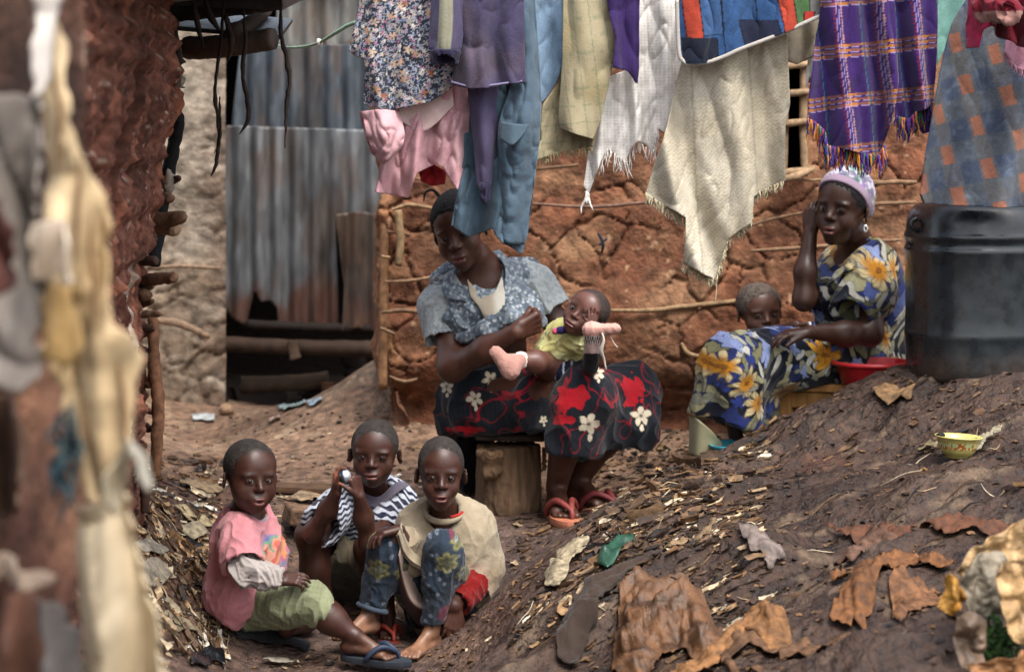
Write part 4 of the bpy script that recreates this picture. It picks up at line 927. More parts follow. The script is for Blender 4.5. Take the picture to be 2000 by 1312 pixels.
def litter():
    DK = [lin(k) for k in ('#54402f','#40312a','#5f452f','#2c2826','#6c543e','#35281f','#4a3b32','#62492f')]; rg = random.Random(11); Vs, Qs, Cs, n = [], [], [], 0
    zones = [(430,(262,900,440,1300),(.012,.055),.9,SCR[:5]+SCR[6:7]+SCR[9:]), (260,(330,900,900,1100),(.01,.04),.35,SCR), (900,(1130,870,1500,1250),(.010,.05),.6,DK+SCR[:3]), (700,(1000,1000,1500,1310),(.008,.045),.45,DK+SCR[:2]),
             (300,(1250,760,2000,1310),(.006,.035),.3,DK), (170,(320,800,1330,960),(.008,.03),.3,SCR[:5]), (240,(300,1080,1150,1310),(.006,.025),.3,SCR), (160,(1480,740,2000,900),(.008,.04),.3,DK)]
    pts = []
    for k, (x0,y0,x1,y1), sz, cu, pal in zones:
        for _ in range(k): pts.append((rg.uniform(x0,x1), rg.uniform(y0,y1), sz, cu, pal))
    H = ground_hit([p[0] for p in pts], [p[1] for p in pts])
    big = [(rg.gauss(1290,95), 0, (.035,.085), .9, DK+SCR[3:5]) for _ in range(150)]; big = [(x, 905+(1330-x)*.55+rg.uniform(-15,150), s, c, pl) for x, _, s, c, pl in big]+[(rg.uniform(265,430), rg.uniform(930,1300), (.03,.07), .8, SCR[:5]+DK[:3]) for _ in range(90)]
    pts += big; H = np.concatenate([H, ground_hit([q[0] for q in big], [q[1] for q in big])])
    for j, (p, h) in enumerate(zip(pts, H)):
        if h[1] > 9.6: continue
        u = (p[0]-1000); on = p[0] > 1480-(p[1]-850)*1.15-40
        L = rg.uniform(*p[2])*(1.3 if rg.random() < .15 else 1); W = L*rg.uniform(.15,.6)
        ang = (rg.gauss(-2.6,.35) if on else rg.uniform(0,6.3)); nr = gnorm(h[0],h[1])
        c = h+nr*(.002+W*.10*rg.random())
        V, Q, C = scrap_arrays(c, L, W, ang, rg.gauss(0,.35), p[3]*rg.uniform(.3,1), rg.choice(p[4])*rg.uniform(.6,1.1), rg, j%97, nr, 6, 4)
        Vs.append(V); Qs.append(Q+n); Cs.append(C); n += len(V)
    o = mobj('litter', np.concatenate(Vs), np.concatenate(Qs), M_scrap(), None, np.concatenate(Cs)); tag(o, 'small torn scraps of leaf, paper and plastic trodden into the mud', None, kind='stuff')
    # clods and chips of mud
    pts = [(rg.uniform(1000,2000), rg.uniform(735,1312)) for _ in range(1000)]+[(rg.uniform(300,1350), rg.uniform(805,1312)) for _ in range(1100)]+[(rg.gauss(1330,90), rg.gauss(960,60)) for _ in range(700)]
    H = ground_hit([q[0] for q in pts], [q[1] for q in pts]); oc = np.array([[1,0,0],[-1,0,0],[0,1,0],[0,-1,0],[0,0,1],[0,0,-1],[.6,.6,.6],[-.6,.6,.5],[.6,-.6,.5],[-.6,-.6,.6]]); fc = np.array([[4,6,0],[4,2,6],[4,7,2],[4,1,7],[4,9,1],[4,3,9],[4,8,3],[4,0,8],[0,6,2],[2,7,1],[1,9,3],[3,8,0],[0,2,5],[2,1,5],[1,3,5],[3,0,5]]); Vc, Fc, Cc, nc = [], [], [], 0; rs = np.random.RandomState(4)
    for q, h in zip(pts, H):
        if h[1] > 9.5: continue
        s = rs.uniform(.002,.008)*(2 if rs.rand() < .06 else 1); V = (oc*rs.uniform(.6,1.3,(10,1))*np.array([s*rs.uniform(.7,1.8),s*rs.uniform(.7,1.8),s*.7]))@rotm(rs.uniform(0,360)).T+h+[0,0,s*.25]
        Vc.append(V); Fc.append(fc+nc); nc += 10; Cc.append(np.tile(DK[rs.randint(len(DK))]*rs.uniform(.6,1.3), (10,1)))
    o = mobj('clods', np.concatenate(Vc), np.concatenate(Fc), M_mud(), None, np.concatenate(Cc), smooth=False); tag(o, 'crumbs and clods of dry mud over the ground', None, kind='stuff')
    # fibres and straw
    B = Bag(); pts = [(rg.uniform(1000,2000), rg.uniform(760,1310)) for _ in range(110)]+[(rg.uniform(260,460), rg.uniform(900,1300)) for _ in range(120)]+[(rg.uniform(1150,1480), rg.uniform(890,1200)) for _ in range(150)]
    H = ground_hit([p[0] for p in pts], [p[1] for p in pts])
    for p, h in zip(pts, H):
        if h[1] > 9: continue
        a = rg.gauss(-2.6,.5) if p[0] > 900 else rg.uniform(0,6.3); L = rg.uniform(.03,.13); q = []
        for t in (-.5,-.15,.2,.5):
            x, y = h[0]+math.cos(a)*L*t, h[1]+math.sin(a)*L*t; q.append((x+rg.gauss(0,.004), y, float(gz(x,y)[0])+rg.uniform(.001,.012)))
        B.tube(q, [.0008,rg.uniform(.0010,.0025),.0015,.0005], rg.choice(DK+SCR[:3])*rg.uniform(.5,.95), 5, 7)
    o = B.obj('straw', M_stick()); tag(o, 'thin straws and fibres lying over the mud', None, kind='stuff')
# ================================================================ walls and sheds
def sheet(poly, D, step, disp, m, name, parent, color, thick=.002, lean=0):
    """a sheet cut to an outline: real size, at its distance, with its own relief"""
    p, Q = polygrid(poly, step); x = (p[:,0]-1000)*D/F; z = CZ-(p[:,1]-HY)*D/F
    V = np.stack([x, D+disp(x,z)+lean*(z-z.min()), z], 1); c = color(x, z) if callable(color) else color
    o = mobj(name, V, Q, m, parent, c); solid(o, thick); return o
def mud_front(x, z, seed=0, cell=.13):
    p = np.stack([x, z, 0*x], 1); w = np.stack([fbm(p*6,4,seed+1), fbm(p*6+9,4,seed+2), 0*x], 1)*.085
    f1, f2, idn, _ = worley(((p+w)/cell)[:,:2], seed+3); g1, g2, idn2, _ = worley(((p+w*.8)/(cell*.36))[:,:2], seed+7)
    wd = sstep(-.5,.0,fbm(p*3.1,3,seed+11)); wd2 = sstep(-.2,.3,fbm(p*4.1+3,3,seed+15))
    cw = .024+.040*np.abs(vnoise(p*7,seed+31)); crack = np.exp(-((f2-f1)/cw)**2)*wd*sstep(-.4,.1,fbm(p*6+4,2,seed+33)); crack2 = np.exp(-((g2-g1)/.05)**2)*wd2*sstep(-.2,.3,fbm(p*9,2,seed+35))
    h = -.022*crack-.006*crack2+.014*fbm(p*4,3,seed+4)+.005*fbm(p*20,4,seed+5)+.003*fbm(p*60,3,seed+6)+.004*(idn-.5)*wd+.010*np.maximum(fbm(p*14,2,seed+21)-.3,0)*1.5
    return h, crack, idn
def mud_house():
    root = empty('mud_house', (.9,8.2,.35), 'red mud walled house with cracked plaster, sticks and a small window behind the women', 'house')
    x0, x1, z0, z1, D = -.428, 2.7, .18, 2.35, 8.0
    st = .0072; us = np.arange(-1.0, x1-x0, st); zs = np.arange(z0, z1, st); U, Z = np.meshgrid(us, zs); u, z = U.ravel(), Z.ravel()
    r = .06; x = np.where(u > r, x0+u, np.where(u < -r, x0, x0+r*(1-np.cos((u+r)/(2*r)*math.pi/2))+0)); y = np.where(u > r, D, np.where(u < -r, D-u, D+r*(1-np.sin((u+r)/(2*r)*math.pi/2))))
    x = np.where((u <= r) & (u >= -r), x0+r-r*np.cos((u+r)/(2*r)*math.pi/2), x); x = np.where(u > r, x0+u, x)
    n = np.stack([np.where(u < -r, -1, np.where(u > r, 0, -np.cos((u+r)/(2*r)*math.pi/2))), np.where(u < -r, 0, np.where(u > r, -1, -np.sin((u+r)/(2*r)*math.pi/2))), 0*u], 1)
    h, crack, idn = mud_front(u, z); p = np.stack([u,z,0*u],1)
    base = sstep(.62,.42,z+.05*fbm(p*3,2,50)); h = h+.05*np.clip(fbm(p*2.6,2,90),-.5,.5)-base*.10*(1-sstep(.40,.30,z))+.02*sstep(.45,.30,z)
    edge = np.exp(-(u/.16)**2); h = h+edge*.03*fbm(p*11,3,60)
    V = np.stack([x,y,z],1)+n*h[:,None]
    V[:,0] += np.where(u < .3, -.02+.03*fbm(np.stack([z*4,z*0,z*0],1),3,66)*sstep(.3,0,u), 0)
    nx, nz = len(us), len(zs); i = (np.arange(nz-1)[:,None]*nx+np.arange(nx-1)[None]).ravel(); Q = np.stack([i,i+1,i+nx+1,i+nx],1)
    wx0, wx1 = P(1536,0,D)[0]-x0, P(1569,0,D)[0]-x0; wz1, wz0 = P(0,125,D)[2], P(0,345,D)[2]
    cu, cz = u[Q].mean(1), z[Q].mean(1); Q = Q[~((cu > wx0) & (cu < wx1) & (cz > wz0) & (cz < wz1))]
    n1, n2, n3 = fbm(p*2.5,3,51), fbm(p*11,4,52), fbm(p*45,3,53)
    c = mixc(np.tile(lin('#6f4a37'),(len(V),1)), lin('#846148'), sstep(-.1,.45,n2)*.7); c = mixc(c, lin('#69432f'), sstep(.05,.5,n1)*.6); c = mixc(c, lin('#7d4c36'), ((idn-.5) > .2)*.4)
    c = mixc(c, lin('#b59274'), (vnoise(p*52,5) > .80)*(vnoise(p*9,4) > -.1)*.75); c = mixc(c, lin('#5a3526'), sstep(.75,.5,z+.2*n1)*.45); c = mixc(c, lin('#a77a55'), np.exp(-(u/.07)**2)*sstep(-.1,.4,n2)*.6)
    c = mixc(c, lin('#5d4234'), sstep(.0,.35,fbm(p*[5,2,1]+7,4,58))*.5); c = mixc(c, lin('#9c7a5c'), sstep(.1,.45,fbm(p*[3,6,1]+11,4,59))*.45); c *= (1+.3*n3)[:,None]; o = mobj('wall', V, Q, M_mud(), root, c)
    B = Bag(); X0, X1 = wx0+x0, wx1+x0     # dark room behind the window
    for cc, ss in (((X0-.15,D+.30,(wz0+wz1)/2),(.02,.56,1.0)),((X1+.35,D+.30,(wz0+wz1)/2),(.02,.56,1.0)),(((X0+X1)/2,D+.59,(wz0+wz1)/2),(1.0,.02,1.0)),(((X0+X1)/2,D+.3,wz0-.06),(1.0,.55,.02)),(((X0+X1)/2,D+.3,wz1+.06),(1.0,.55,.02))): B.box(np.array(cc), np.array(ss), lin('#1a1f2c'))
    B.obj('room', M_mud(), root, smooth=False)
    fr = lin('#8c745a'); wf = stick('window_frame', [P(1531,110,7.97),P(1533,235,7.97),P(1530,350,7.97)], [.014,.012,.013], M_stick(), fr*.7, root)
    wf['label'] = 'upright sticks and rungs framing the window'
    stick('upright', [P(1571,110,7.97),P(1569,235,7.97),P(1572,345,7.97)], [.012,.014,.012], M_stick(), fr, wf)
    for k, y in enumerate((128,182,240,335)): stick('rung', [P(1524,y+4,7.95),P(1550,y,7.945),P(1588,y-3,7.95)], [.010,.012,.010], M_stick(), fr*(1,.8,.9,1.1)[k], wf, seed=k)
    stick('rung', [P(1524,352,7.94),P(1556,344,7.935),P(1590,328,7.95)], [.012,.014,.010], M_stick(), fr*1.1, wf, seed=8)
    laths = [[(1040,398),(1150,404),(1235,398),(1300,392)],[(1180,606),(1270,606),(1340,598),(1440,588),(1460,585)],[(1440,450),(1500,430),(1585,412)],[(1466,490),(1560,484),(1640,478),(1760,468)],[(1560,352),(1640,352),(1770,358)],
             [(745,610),(790,606),(842,612)],[(752,550),(800,548),(850,540)],[(765,410),(800,400),(850,408)],[(755,452),(800,458)],[(1690,360),(1740,356),(1790,356)],[(1760,610),(1800,615)],[(1050,330),(1130,322)],[(760,735),(790,745),(815,740)],[(1330,670),(1345,690),(1375,698)],[(770,345),(820,350)],[(1600,420),(1700,400),(1790,395)],[(745,500),(762,503)],[(742,640),(770,652)]]
    for k, l in enumerate(laths):
        r = (.006,.008,.0055,.007)[k%4]; Dk = 7.975; cl = (lin('#7a604a'),lin('#8a7054'),lin('#6c5440'))[k%3]
        if k == 0: cl = lin('#6e5548'); Dk = 7.96
        stick('lath', [P(a,b,Dk) for a,b in l], [r*.7]+[r]*(len(l)-2)+[r*.8], M_stick(), cl, root, n=12*len(l), rough=.22, seed=k)
    stick('post', [P(778,410,7.95),P(782,470,7.95),P(778,520,7.95)], [.012,.014,.010], M_stick(), lin('#806a4e'), root); stick('post', [P(752,380,8.03),P(750,560,8.02),P(747,760,8.02)], [.016,.016,.016], M_stick(), lin('#7a5a40'), root, n=30)
    B = Bag(); B.tube([P(1168,455,7.96),P(1178,476,7.95),P(1175,495,7.96)], [.004,.006,.003], lin('#22262e'), 6, 10); B.tube([P(1170,478,7.95),P(1186,466,7.95)], .004, lin('#2a2f3a'), 6, 6)
    B.obj('rag_tag', M_cloth(), root)
# ---------------------------------------------------------------- corrugated shed
def rust_col(base, seed, rz, rr=.12):
    def f(x, z):
        p = np.stack([x,z,0*x],1); n = fbm(p*[14,4,1],4,seed); n2 = fbm(p*[60,9,1],3,seed+3); c = mixc(np.tile(base,(len(x),1)), base*1.5+.03, sstep(0,.5,n2+n*.5)*.7); c = mixc(c, lin('#4a4038'), sstep(0,.45,fbm(p*[9,3,1]+5,4,seed+6))*.75)
        rust = sstep(rz+rr, rz-rr*.2, z+.16*n+.05*n2); c = mixc(c, lin('#4e3024'), rust*.9); c = mixc(c, lin('#5e4a3c'), sstep(.15,.45,fbm(p*[16,5,1]+9,4,seed+9))*.4)
        return mixc(c, lin('#3a3431'), sstep(.2,.5,-n)*.6)
    return f
def shed():
    root = empty('tin_shed', P(590,800,9.65), 'shed clad in rusty blue grey corrugated sheets with a dark gap below', 'shed')
    M = mat('old_tin', .55, var=.25, vscale=20, bump=.35, bscale=50, bdist=.003, metal=.25, spec=.4, stretch=(1,1,.3), rvar=.15)
    corr = lambda ph=0, a=.012, w=.076: (lambda x, z: a*np.sin(x*2*math.pi/w+ph)+.012*fbm(np.stack([x*3,z*3,0*x],1),2,int(ph*3)+1))
    sh = [('sheet', [(441,245),(600,250),(760,255),(760,418),(655,420),(660,560),(662,637),(600,634),(545,636),(541,600),(527,588),(510,590),(497,566),(488,600),(481,637),(450,620),(434,590),(436,380)], 9.60, '#56585a', .70, .10, 'large corrugated sheet, pale streaks, torn along the bottom'),
          ('sheet', [(470,92),(600,88),(760,86),(760,262),(600,258),(452,250)], 9.66, '#3e454c', 1.0, .02, 'darker upper corrugated sheet'),
          ('sheet', [(540,-60),(770,-60),(770,92),(540,92)], 9.74, '#6b6a66', 1.7, .02, 'grey sheet under the eaves'),
          ('sheet', [(655,418),(700,413),(764,420),(764,645),(735,650),(700,640),(668,648),(672,560)], 9.54, '#33261f', .5, .3, 'small sheet rusted dark brown')]
    for k, (nm, pl, D, b, rz, rr, lb) in enumerate(sh): sheet(pl, D, 4.6, corr(k*1.7), M, nm, root, rust_col(lin(b), 70+k*10, rz, rr), .003)['label'] = lb
    M2 = mat('old_tin_plain', .6, var=.2, vscale=20, bump=.3, bscale=50, metal=.2)
    w = M_wood(); dk = lin('#33261f')
    for k, (a, b, r, cl) in enumerate((((398,670,9.50),(740,682,9.50),.034,'#4a382c'),((480,634,9.56),(740,642,9.56),.022,'#2c221c'),((420,700,9.56),(426,800,9.52),.045,'#3a2c24'),((470,752,9.60),(640,742,9.60),.036,'#4f4034'),((570,665,9.46),(578,700,9.46),.022,'#6a5645'),((640,745,9.55),(644,800,9.55),.03,'#5a3c2a'),((610,755,9.8),(612,800,9.8),.05,'#4a3a30'),((690,690,9.7),(700,790,9.7),.05,'#241c18'))):
        m_ = [(a[0]+b[0])/2, (a[1]+b[1])/2+1.5, a[2]]; stick('beam' if abs(a[0]-b[0]) > 60 else 'post', [P(*a),P(*m_),P(*b)], [r,r*.9,r], w, lin(cl)*.55, root, sides=10, n=30, rough=.2, seed=k)
    B = Bag()     # dark inside
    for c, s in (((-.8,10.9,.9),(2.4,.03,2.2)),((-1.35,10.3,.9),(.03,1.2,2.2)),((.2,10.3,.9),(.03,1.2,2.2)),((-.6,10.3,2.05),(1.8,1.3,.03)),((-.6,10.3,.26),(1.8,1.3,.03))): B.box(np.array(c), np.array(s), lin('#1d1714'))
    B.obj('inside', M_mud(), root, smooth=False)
    B = Bag(); rg = random.Random(5)
    for k in range(7): c = P(rg.uniform(500,720), rg.uniform(765,795), rg.uniform(9.7,10)); B.box(c, np.array([rg.uniform(.06,.2),.1,rg.uniform(.04,.12)]), lin('#221b18')*rg.uniform(.6,1.5), rotm(rg.uniform(-40,40),0,rg.uniform(-20,20)), .02)
    B.obj('clutter', M_wood(), root, smooth=False)
    # grey rubble wall left of it
    x0, x1, z0, z1, D = P(250,0,9.4)[0], P(444,0,9.4)[0], .2, 1.95, 9.4; st = .010
    xs, zs = np.concatenate([np.arange(x0-3,x0-.3,.04), np.arange(x0-.3,x1,st)]), np.arange(z0,z1,st); X, Z = np.meshgrid(xs,zs); x, z = X.ravel(), Z.ravel(); p = np.stack([x,z,0*x],1); w_ = np.stack([fbm(p*6,4,3),fbm(p*6+7,4,4),0*x],1)*.16
    f1, f2, idn, _ = worley(((p+w_)/np.array([.17,.12,1]))[:,:2], 9); lower = sstep(1.0,.8,z+.1*fbm(p*4,2,4)); plaster = 1-lower*.9
    ed = sstep(x1-.14,x1-.02,x+.05*fbm(p*8,2,6)); h = (-.022*np.exp(-((f2-f1)/.10)**2)*np.maximum(lower*.8,ed*.5)*sstep(-.3,.2,fbm(p*6,2,77))+.03*(idn-.5)*lower*.5+.035*fbm(p*5,4,11)+.014*fbm(p*20,4,12)-.10*sstep(.42,.62,fbm(p*3.2,2,18))*lower-.006*np.exp(-((f2-f1)/.03)**2))
    V = np.stack([x, D-h+.25*sstep(.55,.30,z)*0, z],1); nx, nz = len(xs), len(zs); i = (np.arange(nz-1)[:,None]*nx+np.arange(nx-1)[None]).ravel(); Q = np.stack([i,i+1,i+nx+1,i+nx],1)
    c = mixc(np.tile(lin('#857a6c'),(len(V),1)), lin('#6a5c4e'), sstep(0,.5,fbm(p*6,4,13))*.8); c = mixc(c, lin('#6d5642'), lower*.5); c = mixc(c, lin('#574236'), ed*.5); c = mixc(c, lin('#9a8f80'), sstep(.1,.5,fbm(p*13,3,15))*.5)*(1+.2*fbm(p*40,3,19))[:,None]
    gw = mobj('rubble_wall', V, Q, M_mud(), None, c); tag(gw, 'grey mud and rubble wall left of the tin sheets', 'wall')
    stick('lath', [P(300,625,9.3),P(350,632,9.28),P(410,658,9.3)], [.012,.016,.010], M_stick(), lin('#7a6552'), gw, n=20); stick('lath', [P(300,522,9.3),P(360,520,9.29),P(430,524,9.3)], [.006,.008,.006], M_stick(), lin('#7a6552'), gw, n=20)
# ---------------------------------------------------------------- the eroded wall on the left, seen along its face
def left_hut():
    root = empty('mud_hut', (-1.0,6.4,.3), 'crumbling dark red mud hut wall at the left with stick ends poking out', 'hut')
    st = .0075; us = np.concatenate([np.arange(-2.2,-.3,.03), np.arange(-.3, 3.1, .0085)]); zs = np.arange(-.05, 2.1, st); U, Z = np.meshgrid(us, zs); u, z = U.ravel(), Z.ravel()
    # plan: front end at D 6.5 facing the camera's way, then along the alley toward the camera
    ex = np.interp(CZ-z, [(y-HY)*6.5/F for y in (0,60,180,300,330,420,520,700,900,1000,1100)], [(x-1000)*6.5/F for x in (352,366,372,352,330,322,312,300,300,296,290)])
    n_ = .02*vnoise(np.stack([z*9,0*z,0*z],1),3)+.012*vnoise(np.stack([z*32,0*z,0*z],1),4); ex = ex+n_-.035
    fx, fy = unit(np.array([-.728+.878, 3.9-6.5]))   # along the wall toward the camera
    t = np.maximum(u, 0); back = np.maximum(-u, 0)
    y = 6.5+fy*t-back*0+np.minimum(back,.0); x = ex+(fx*t*1.02)*(1-.25*sstep(1.2,.3,z)); x = x-back; y = y+.35*np.minimum(back*3,.2)
    p = np.stack([u,z,0*u],1); q = np.stack([u*2.0,z*1.0,0*u],1)
    rid = 1-2*np.abs(vnoise(np.stack([u*9,z*3.2,0*u],1)+fbm(p*4,2,3)[:,None],31)); k1, k2, _, _ = worley((p*[26,20,1]+fbm(p*8,2,91)[:,None]*2)[:,:2], 90); h = .014*np.minimum(k2-k1,.5)+.004*rid+.022*fbm(p*[6,3,1],3,32)+.022*fbm(p*[20,11,1],4,34)+.014*fbm(p*46,4,33)-.05*sstep(.3,.6,fbm(p*[9,5,1],3,35))
    x = x+h*sstep(-.02,.06,u)+.25*h
    V = np.stack([x,y,z],1); nx, nz = len(us), len(zs); i = (np.arange(nz-1)[:,None]*nx+np.arange(nx-1)[None]).ravel(); Q = np.stack([i,i+nx,i+nx+1,i+1],1)
    c = mixc(np.tile(lin('#52342a'),(len(V),1)), lin('#6f4636'), sstep(0,.5,fbm(p*[14,6,1],4,36))); c = mixc(c, lin('#331c15'), sstep(.0,.45,fbm(p*[6,3,1],3,37))*.7); c = mixc(c, lin('#85513a'), np.exp(-((u)/.10)**2)*.5)
    c = mixc(c, lin('#9c8c7c'), (vnoise(p*[60,60,1],38) > .80)*.5); c = mixc(c, lin('#b9ad9c'), sstep(.42,.55,fbm(p*[14,5,1]+2,3,39))*.6*sstep(1.1,.9,z)); c = mixc(c, lin('#3d2a22'), sstep(.75,.45,z)*.5)
    mobj('wall', V, Q, M_mud(), root, c*1.7*(1+.8*fbm(p*70,3,40))[:,None])
    rg = random.Random(4)
    ends = [(352,352,330,.012),(362,422,300,.020),(346,452,300,.020),(308,512,262,.014),(345,545,300,.016),(318,615,262,.010),(300,640,255,.013),(336,388,300,.016),(300,350,280,.02),(303,470,265,.016),(290,575,262,.018),(300,560,250,.014),(296,690,270,.013),(300,745,268,.014),(305,800,262,.010),(298,840,265,.013),(300,590,280,.010),(340,100,325,.012)]
    for k, (x, y, xa, r) in enumerate(ends):
        D = 6.42-.12*rg.random(); a = P(x, y+rg.uniform(-4,4), D); b = P(xa-25, y+rg.uniform(-8,12), D+.12)
        V, Q = tube_arrays([b, (a+b)/2+np.array([0,0,rg.uniform(-.008,.008)]), a+(b-a)*.1, a], [r,r*1.05,r*rg.uniform(.7,1),r*rg.uniform(.3,.6)], 9, 18); V = V+fbm(V*70+k,3,k)[:,None]*r*.35
        mobj('stick_end', V, fixq(Q), M_stick(), root, np.tile((lin('#4a382f'),lin('#6b5140'),lin('#8a7058'))[k%3],(len(V),1))*(1+.35*fbm(V*60,3,k))[:,None])
    for k, (pts, r, cl) in enumerate((([(298,620,6.35),(302,720,6.33),(310,800,6.33),(306,860,6.33),(304,930,6.35)],.017,'#6a4a36'),([(275,880,6.2),(282,940,6.2),(284,1000,6.22)],.014,'#3c2a20'),([(340,60,6.35),(350,110,6.3),(358,125,6.3)],.011,'#3a3432'),([(322,85,6.3),(336,110,6.28),(343,120,6.28)],.012,'#7a6552'),([(352,225,6.55),(330,330,6.6),(312,430,6.62),(300,520,6.62)],.02,'#1a1c1e'),([(304,205,6.3),(312,250,6.28),(308,280,6.3)],.004,'#1c1714'))):
        stick('pole', [P(*a) for a in pts], [r*.8]+[r]*(len(pts)-2)+[r*.8], M_stick(), lin(cl), root, n=40, rough=.3, seed=k)
    # pale plaster runs
    B = Bag()
    for x, y, s in ((232,365,1.0),(240,400,1.2),(246,430,1.1),(352,160,.7),(328,358,1.2),(300,90,.4)): 
        c = P(x,y,6.1 if x < 300 else 6.42); V, Q = tube_arrays([c+np.array([-.003,0,.03*s]), c+np.array([.004,-.01,.01*s]), c+np.array([.002,-.01,-.012*s]), c+np.array([.006,0,-.028*s])], [.003,.012*s,.013*s,.003], 8, 12); V = V+fbm(V*110,3,1)[:,None]*.010; mobj('plaster_dab', V, fixq(Q), M_mud(), root, np.tile(lin('#9c9082'),(len(V),1)))
    # eaves
    w = M_wood(); ev = stick('eave_beam', [P(366,95,6.55),P(440,90,6.45),P(534,76,6.4)], [.032,.031,.030], w, lin('#4a3d35'), root, sides=12, n=30, rough=.12)
    stick('eave_beam', [P(340,22,6.6),P(440,12,6.5),P(532,2,6.45)], [.030,.03,.028], w, lin('#3a3230'), root, sides=12, n=30)
    stick('rafter', [P(455,60,6.4),P(478,52,6.6),P(520,20,7.2)], [.022,.022,.02], w, lin('#3d322c'), root)
    B = Bag(); B.box(P(430,45,6.9), np.array([.38,.7,.012]), lin('#23272b'), rotm(3,6,5)); B.box(P(440,-15,6.7), np.array([.42,.6,.03]), lin('#2b2725'), rotm(-4,8,3))
    B.obj('roof_sheet', mat('dark_tin', .5, var=.3, bump=.3, metal=.3), root, smooth=False)
    B = Bag(); B.box(P(250,-60,5.3), np.array([.7,2.2,.02]), lin('#7d8a8a'), rotm(0,0,-6)); B.obj('roof_sheet', mat('grey_tin', .5, var=.2, bump=.3, metal=.3), root, smooth=False)['label'] = 'grey roof sheet over the wall'
    rows = [[P(205,-20,5.4),P(230,-30,5.38),P(280,-20,5.4)],[P(185,30,5.36),P(225,20,5.30),P(262,15,5.36)],[P(190,48,5.36),P(214,58,5.33),P(238,40,5.36)]]
    V, Q, u, v = loft(rows, 30, 20); solid(mobj('torn_cloth', V+.01*fbm(V*25,3,2)[:,None], Q, M_cloth(), root, lin('#b59a80')), .004)['label'] = 'beige rag over the top of the wall'
    # strips of bark hanging from the eaves
    for k, (pts, r) in enumerate(((((550,-20),(549,60),(560,120),(566,160),(560,200),(556,290)),.006),(((438,0),(430,90),(420,180),(428,260),(422,320),(412,345)),.005),(((476,20),(480,80),(474,140),(484,200),(484,235),(468,262)),.006),(((440,30),(452,80),(446,120)),.010),(((400,0),(415,40),(430,60)),.010),(((378,0),(384,40),(398,95)),.008),(((428,190),(430,270),(418,300)),.004))):
        V, Q = tube_arrays([P(a,b,6.3-.02*k) for a,b in pts], [r*.6]+[r]*(len(pts)-2)+[r*.25], 5, 40); V = V+fbm(V*80,2,k)[:,None]*.003
        mobj('bark_strip', V, fixq(Q), M_stick(), root, np.tile(lin('#2b221e'),(len(V),1))*(1+.4*fbm(V*50,2,k))[:,None])
def setting():
    mud_house(); shed(); left_hut()
    # soil bank blocks, planks and stones on the path
    B = Bag(); q = [P(500,948,7.45),P(560,952,7.42),P(660,958,7.4)]; B.box((q[0]+q[2])/2, np.array([.34,.09,.022]), lin('#5a4434'), rotm(-4,0,2), .004)
    tag(B.obj('plank', M_wood(), smooth=False), 'weathered plank set in the mud behind the children', 'plank')
    B = Bag(); B.box(P(606,1004,7.1), np.array([.15,.11,.045]), lin('#6b5342'), rotm(14,0,2), .012); o = tag(B.obj('brick', M_mud(), smooth=False), 'brown mud brick behind the striped boy', 'brick')
    bv = o.modifiers.new('bevel','BEVEL'); bv.width = .008; bv.segments = 2
    def stone(c, s, cl, lb, nm='stone', cat='stone'):
        th, ph = np.meshgrid(np.linspace(0,math.pi,14), np.linspace(0,2*math.pi,20,endpoint=False), indexing='ij'); d = np.stack([np.sin(th)*np.cos(ph),np.sin(th)*np.sin(ph),np.cos(th)],-1).reshape(-1,3)
        V = c+d*s*(1+.25*fbm(d*1.6+c,3,2))[:,None]; Q = np.array([(i*20+j,i*20+(j+1)%20,(i+1)*20+(j+1)%20,(i+1)*20+j) for i in range(13) for j in range(20)]); return tag(mobj(nm, V, Q, M_mud(), None, cl), lb, cat)
    stone(P(598,800,8.9), np.array([.028,.028,.022]), lin('#6b3c2a'), 'small red stone on the earth bank')
    stone(P(442,800,9.2), np.array([.03,.03,.025]), lin('#8a6f58'), 'pale stone by the shed opening')
    for pl, cl, lb in (([(375,812),(424,814),(420,826),(378,824)],'#c9ccc9','white wrapper lying on the far path'),([(545,795),(590,784),(600,786),(560,806),(548,806)],'#a9bcb8','pale green plastic strip beneath the earth bank'),([(600,788),(630,778),(632,786),(606,796)],'#a4b4c0','blue white plastic scrap on the earth bank'),([(525,822),(548,812),(550,818),(530,828)],'#b59a8a','pinkish paper scrap on the far path')):
        draped(pl, 'plastic_scrap', lin(cl), lb, 'wrapper', lift=.01)
